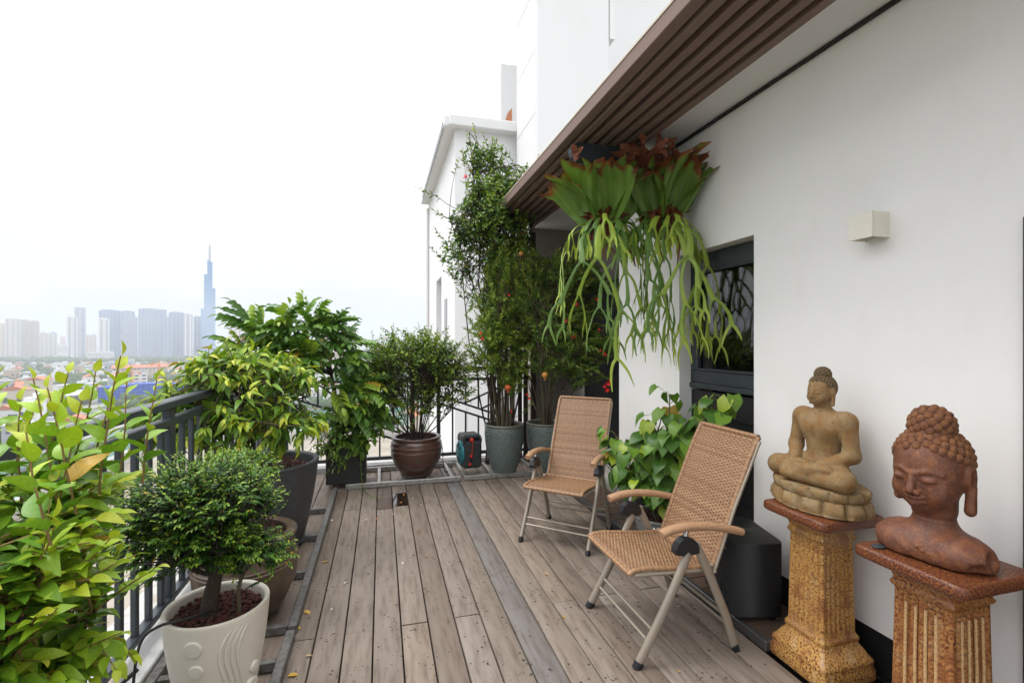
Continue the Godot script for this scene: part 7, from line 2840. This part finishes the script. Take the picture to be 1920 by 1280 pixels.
	put("shoulders", sm, M.rust_stone, u, Transform3D(Basis.from_scale(Vector3(0.80, 0.88, 0.95)), Vector3.ZERO))
	var HB := head_prims(1.0)
	var bm := carve(HB, Vector3(-0.17, 0.13, -0.17), Vector3(0.17, 0.56, 0.21), 0.0042, 0.0004, 9)
	var hb := put("head", bm, M.rust_stone, u, Transform3D(Basis(Vector3.RIGHT, 0.10) * Basis.from_scale(Vector3(0.87, 1.03, 0.95)), Vector3(0, 0.004, -0.014)))
	hair(hb, curl_mesh(0.0160, 2, 14), M.rust_hair, 270, "hair_curl", false)
	# wedge under the chipped shoulder
	var wd := MB.new()
	wd.lathe([Vector2(0.0, 0.0), Vector2(0.017, 0.001), Vector2(0.019, 0.006), Vector2(0.0, 0.009)], 14, Vector3.ZERO)
	var w := put("pebble", wd, M.rail_metal, self, Transform3D(Basis(Vector3.UP, 0.4).scaled(Vector3(1.6, 1, 1)), P(1.845, 0.7605, 1.42)))
	tag(w, "small dark pebble wedged beside the rust brown bust", "pebble")


# a serene head with long ear lobes; chin at 0.17, top knot at 0.53
func head_prims(detail: float) -> Array:
	var H := []
	H.append(egg(Vector3(0, 0.340, -0.012), Vector3(0.124, 0.118, 0.136), 0.03))
	H.append(egg(Vector3(0, 0.268, 0.026), Vector3(0.104, 0.092, 0.096), 0.05))
	H.append(egg(Vector3(0, 0.205, 0.062), Vector3(0.046, 0.036, 0.042), 0.04))
	H.append(egg(Vector3(0, 0.462, -0.020), Vector3(0.074, 0.066, 0.074), 0.025))
	H.append(rod(Vector3(0, 0.17, -0.005), Vector3(0, 0.25, -0.01), 0.076, 0.080, 0.02))
	# brow, nose, lids, lips
	for s in [-1.0, 1.0]:
		H.append(rod(Vector3(s * 0.012, 0.319, 0.127), Vector3(s * 0.045, 0.331, 0.119), 0.0075, 0.0075, 0.007))
		H.append(rod(Vector3(s * 0.045, 0.331, 0.119), Vector3(s * 0.088, 0.318, 0.090), 0.0075, 0.005, 0.007))
		H.append(egg(Vector3(s * 0.046, 0.299, 0.110), Vector3(0.031, 0.014, 0.019), 0.004))
		H.append(rod(Vector3(s * 0.018, 0.2915, 0.127), Vector3(s * 0.047, 0.2870, 0.129), 0.0036, 0.0036, 0.002, true))
		H.append(rod(Vector3(s * 0.047, 0.2870, 0.129), Vector3(s * 0.078, 0.2925, 0.110), 0.0036, 0.0036, 0.002, true))
		H.append(egg(Vector3(s * 0.018, 0.255, 0.135), Vector3(0.0125, 0.0105, 0.013), 0.005))
		H.append(egg(Vector3(s * 0.062, 0.248, 0.088), Vector3(0.034, 0.034, 0.024), 0.03))
		H.append(rod(Vector3(0, 0.2315, 0.127), Vector3(s * 0.022, 0.2345, 0.123), 0.0095, 0.008, 0.005))
		H.append(rod(Vector3(s * 0.022, 0.2345, 0.123), Vector3(s * 0.043, 0.2385, 0.109), 0.008, 0.003, 0.005))
		H.append(rod(Vector3(0, 0.2145, 0.122), Vector3(s * 0.028, 0.219, 0.115), 0.0115, 0.007, 0.005))
		H.append(rod(Vector3(0, 0.2235, 0.135), Vector3(s * 0.040, 0.2305, 0.117), 0.0036, 0.0026, 0.002, true))
		# ear: rim, hollow, long lobe
		H.append(egg(Vector3(s * 0.128, 0.300, -0.012), Vector3(0.014, 0.046, 0.030), 0.012))
		H.append(rod(Vector3(s * 0.127, 0.262, -0.012), Vector3(s * 0.126, 0.190, 0.002), 0.017, 0.020, 0.01))
		H.append(egg(Vector3(s * 0.143, 0.304, -0.008), Vector3(0.008, 0.028, 0.015), 0.006, true))
		H.append(rod(Vector3(s * 0.150, 0.232, -0.004), Vector3(s * 0.149, 0.196, 0.002), 0.0055, 0.0055, 0.004, true))
	H.append(rod(Vector3(0, 0.318, 0.124), Vector3(0, 0.264, 0.146), 0.0095, 0.0145, 0.007))
	return H


# coiled curls over the skull and the knot
func hair(head: Node3D, curl: ArrayMesh, m: Material, count: int, called: String, fine: bool) -> void:
	var r := RandomNumberGenerator.new()
	r.seed = 6
	for which in 2:
		var n: int = count if which == 0 else int(count * 0.30)
		var c := Vector3(0, 0.340, -0.012) if which == 0 else Vector3(0, 0.462, -0.020)
		var rad := Vector3(0.124, 0.118, 0.136) if which == 0 else Vector3(0.074, 0.066, 0.074)
		for k in n:
			var y := 1.0 - 2.0 * (k + 0.5) / n
			var a := k * 2.399963
			var s := sqrt(1.0 - y * y)
			var d := Vector3(s * cos(a), y, s * sin(a))
			var p := c + d * rad
			if which == 0:
				var front := clampf((p.z + 0.012) / 0.136, -1.0, 1.0)
				var line: float = lerpf(0.215, 0.402, clampf(0.5 + front * 0.75, 0.0, 1.0))
				if p.y < line or Vector2(p.x, p.z + 0.02).length() < 0.058 and p.y > 0.42:
					continue
				if absf(p.x) > 0.108 and p.y < 0.345 and p.z > -0.05:
					continue
			elif p.y < 0.435:
				continue
			var nn := (d / rad).normalized()
			put(called, curl, m, head, aligned(nn, p, r.randf() * TAU))


func _ready() -> void:
	rng.seed = 1
	make_light()
	make_materials()
	make_deck()
	make_edges()
	make_house()
	make_neighbours()
	make_city()
	make_objects()
	make_statues()
	make_plants()
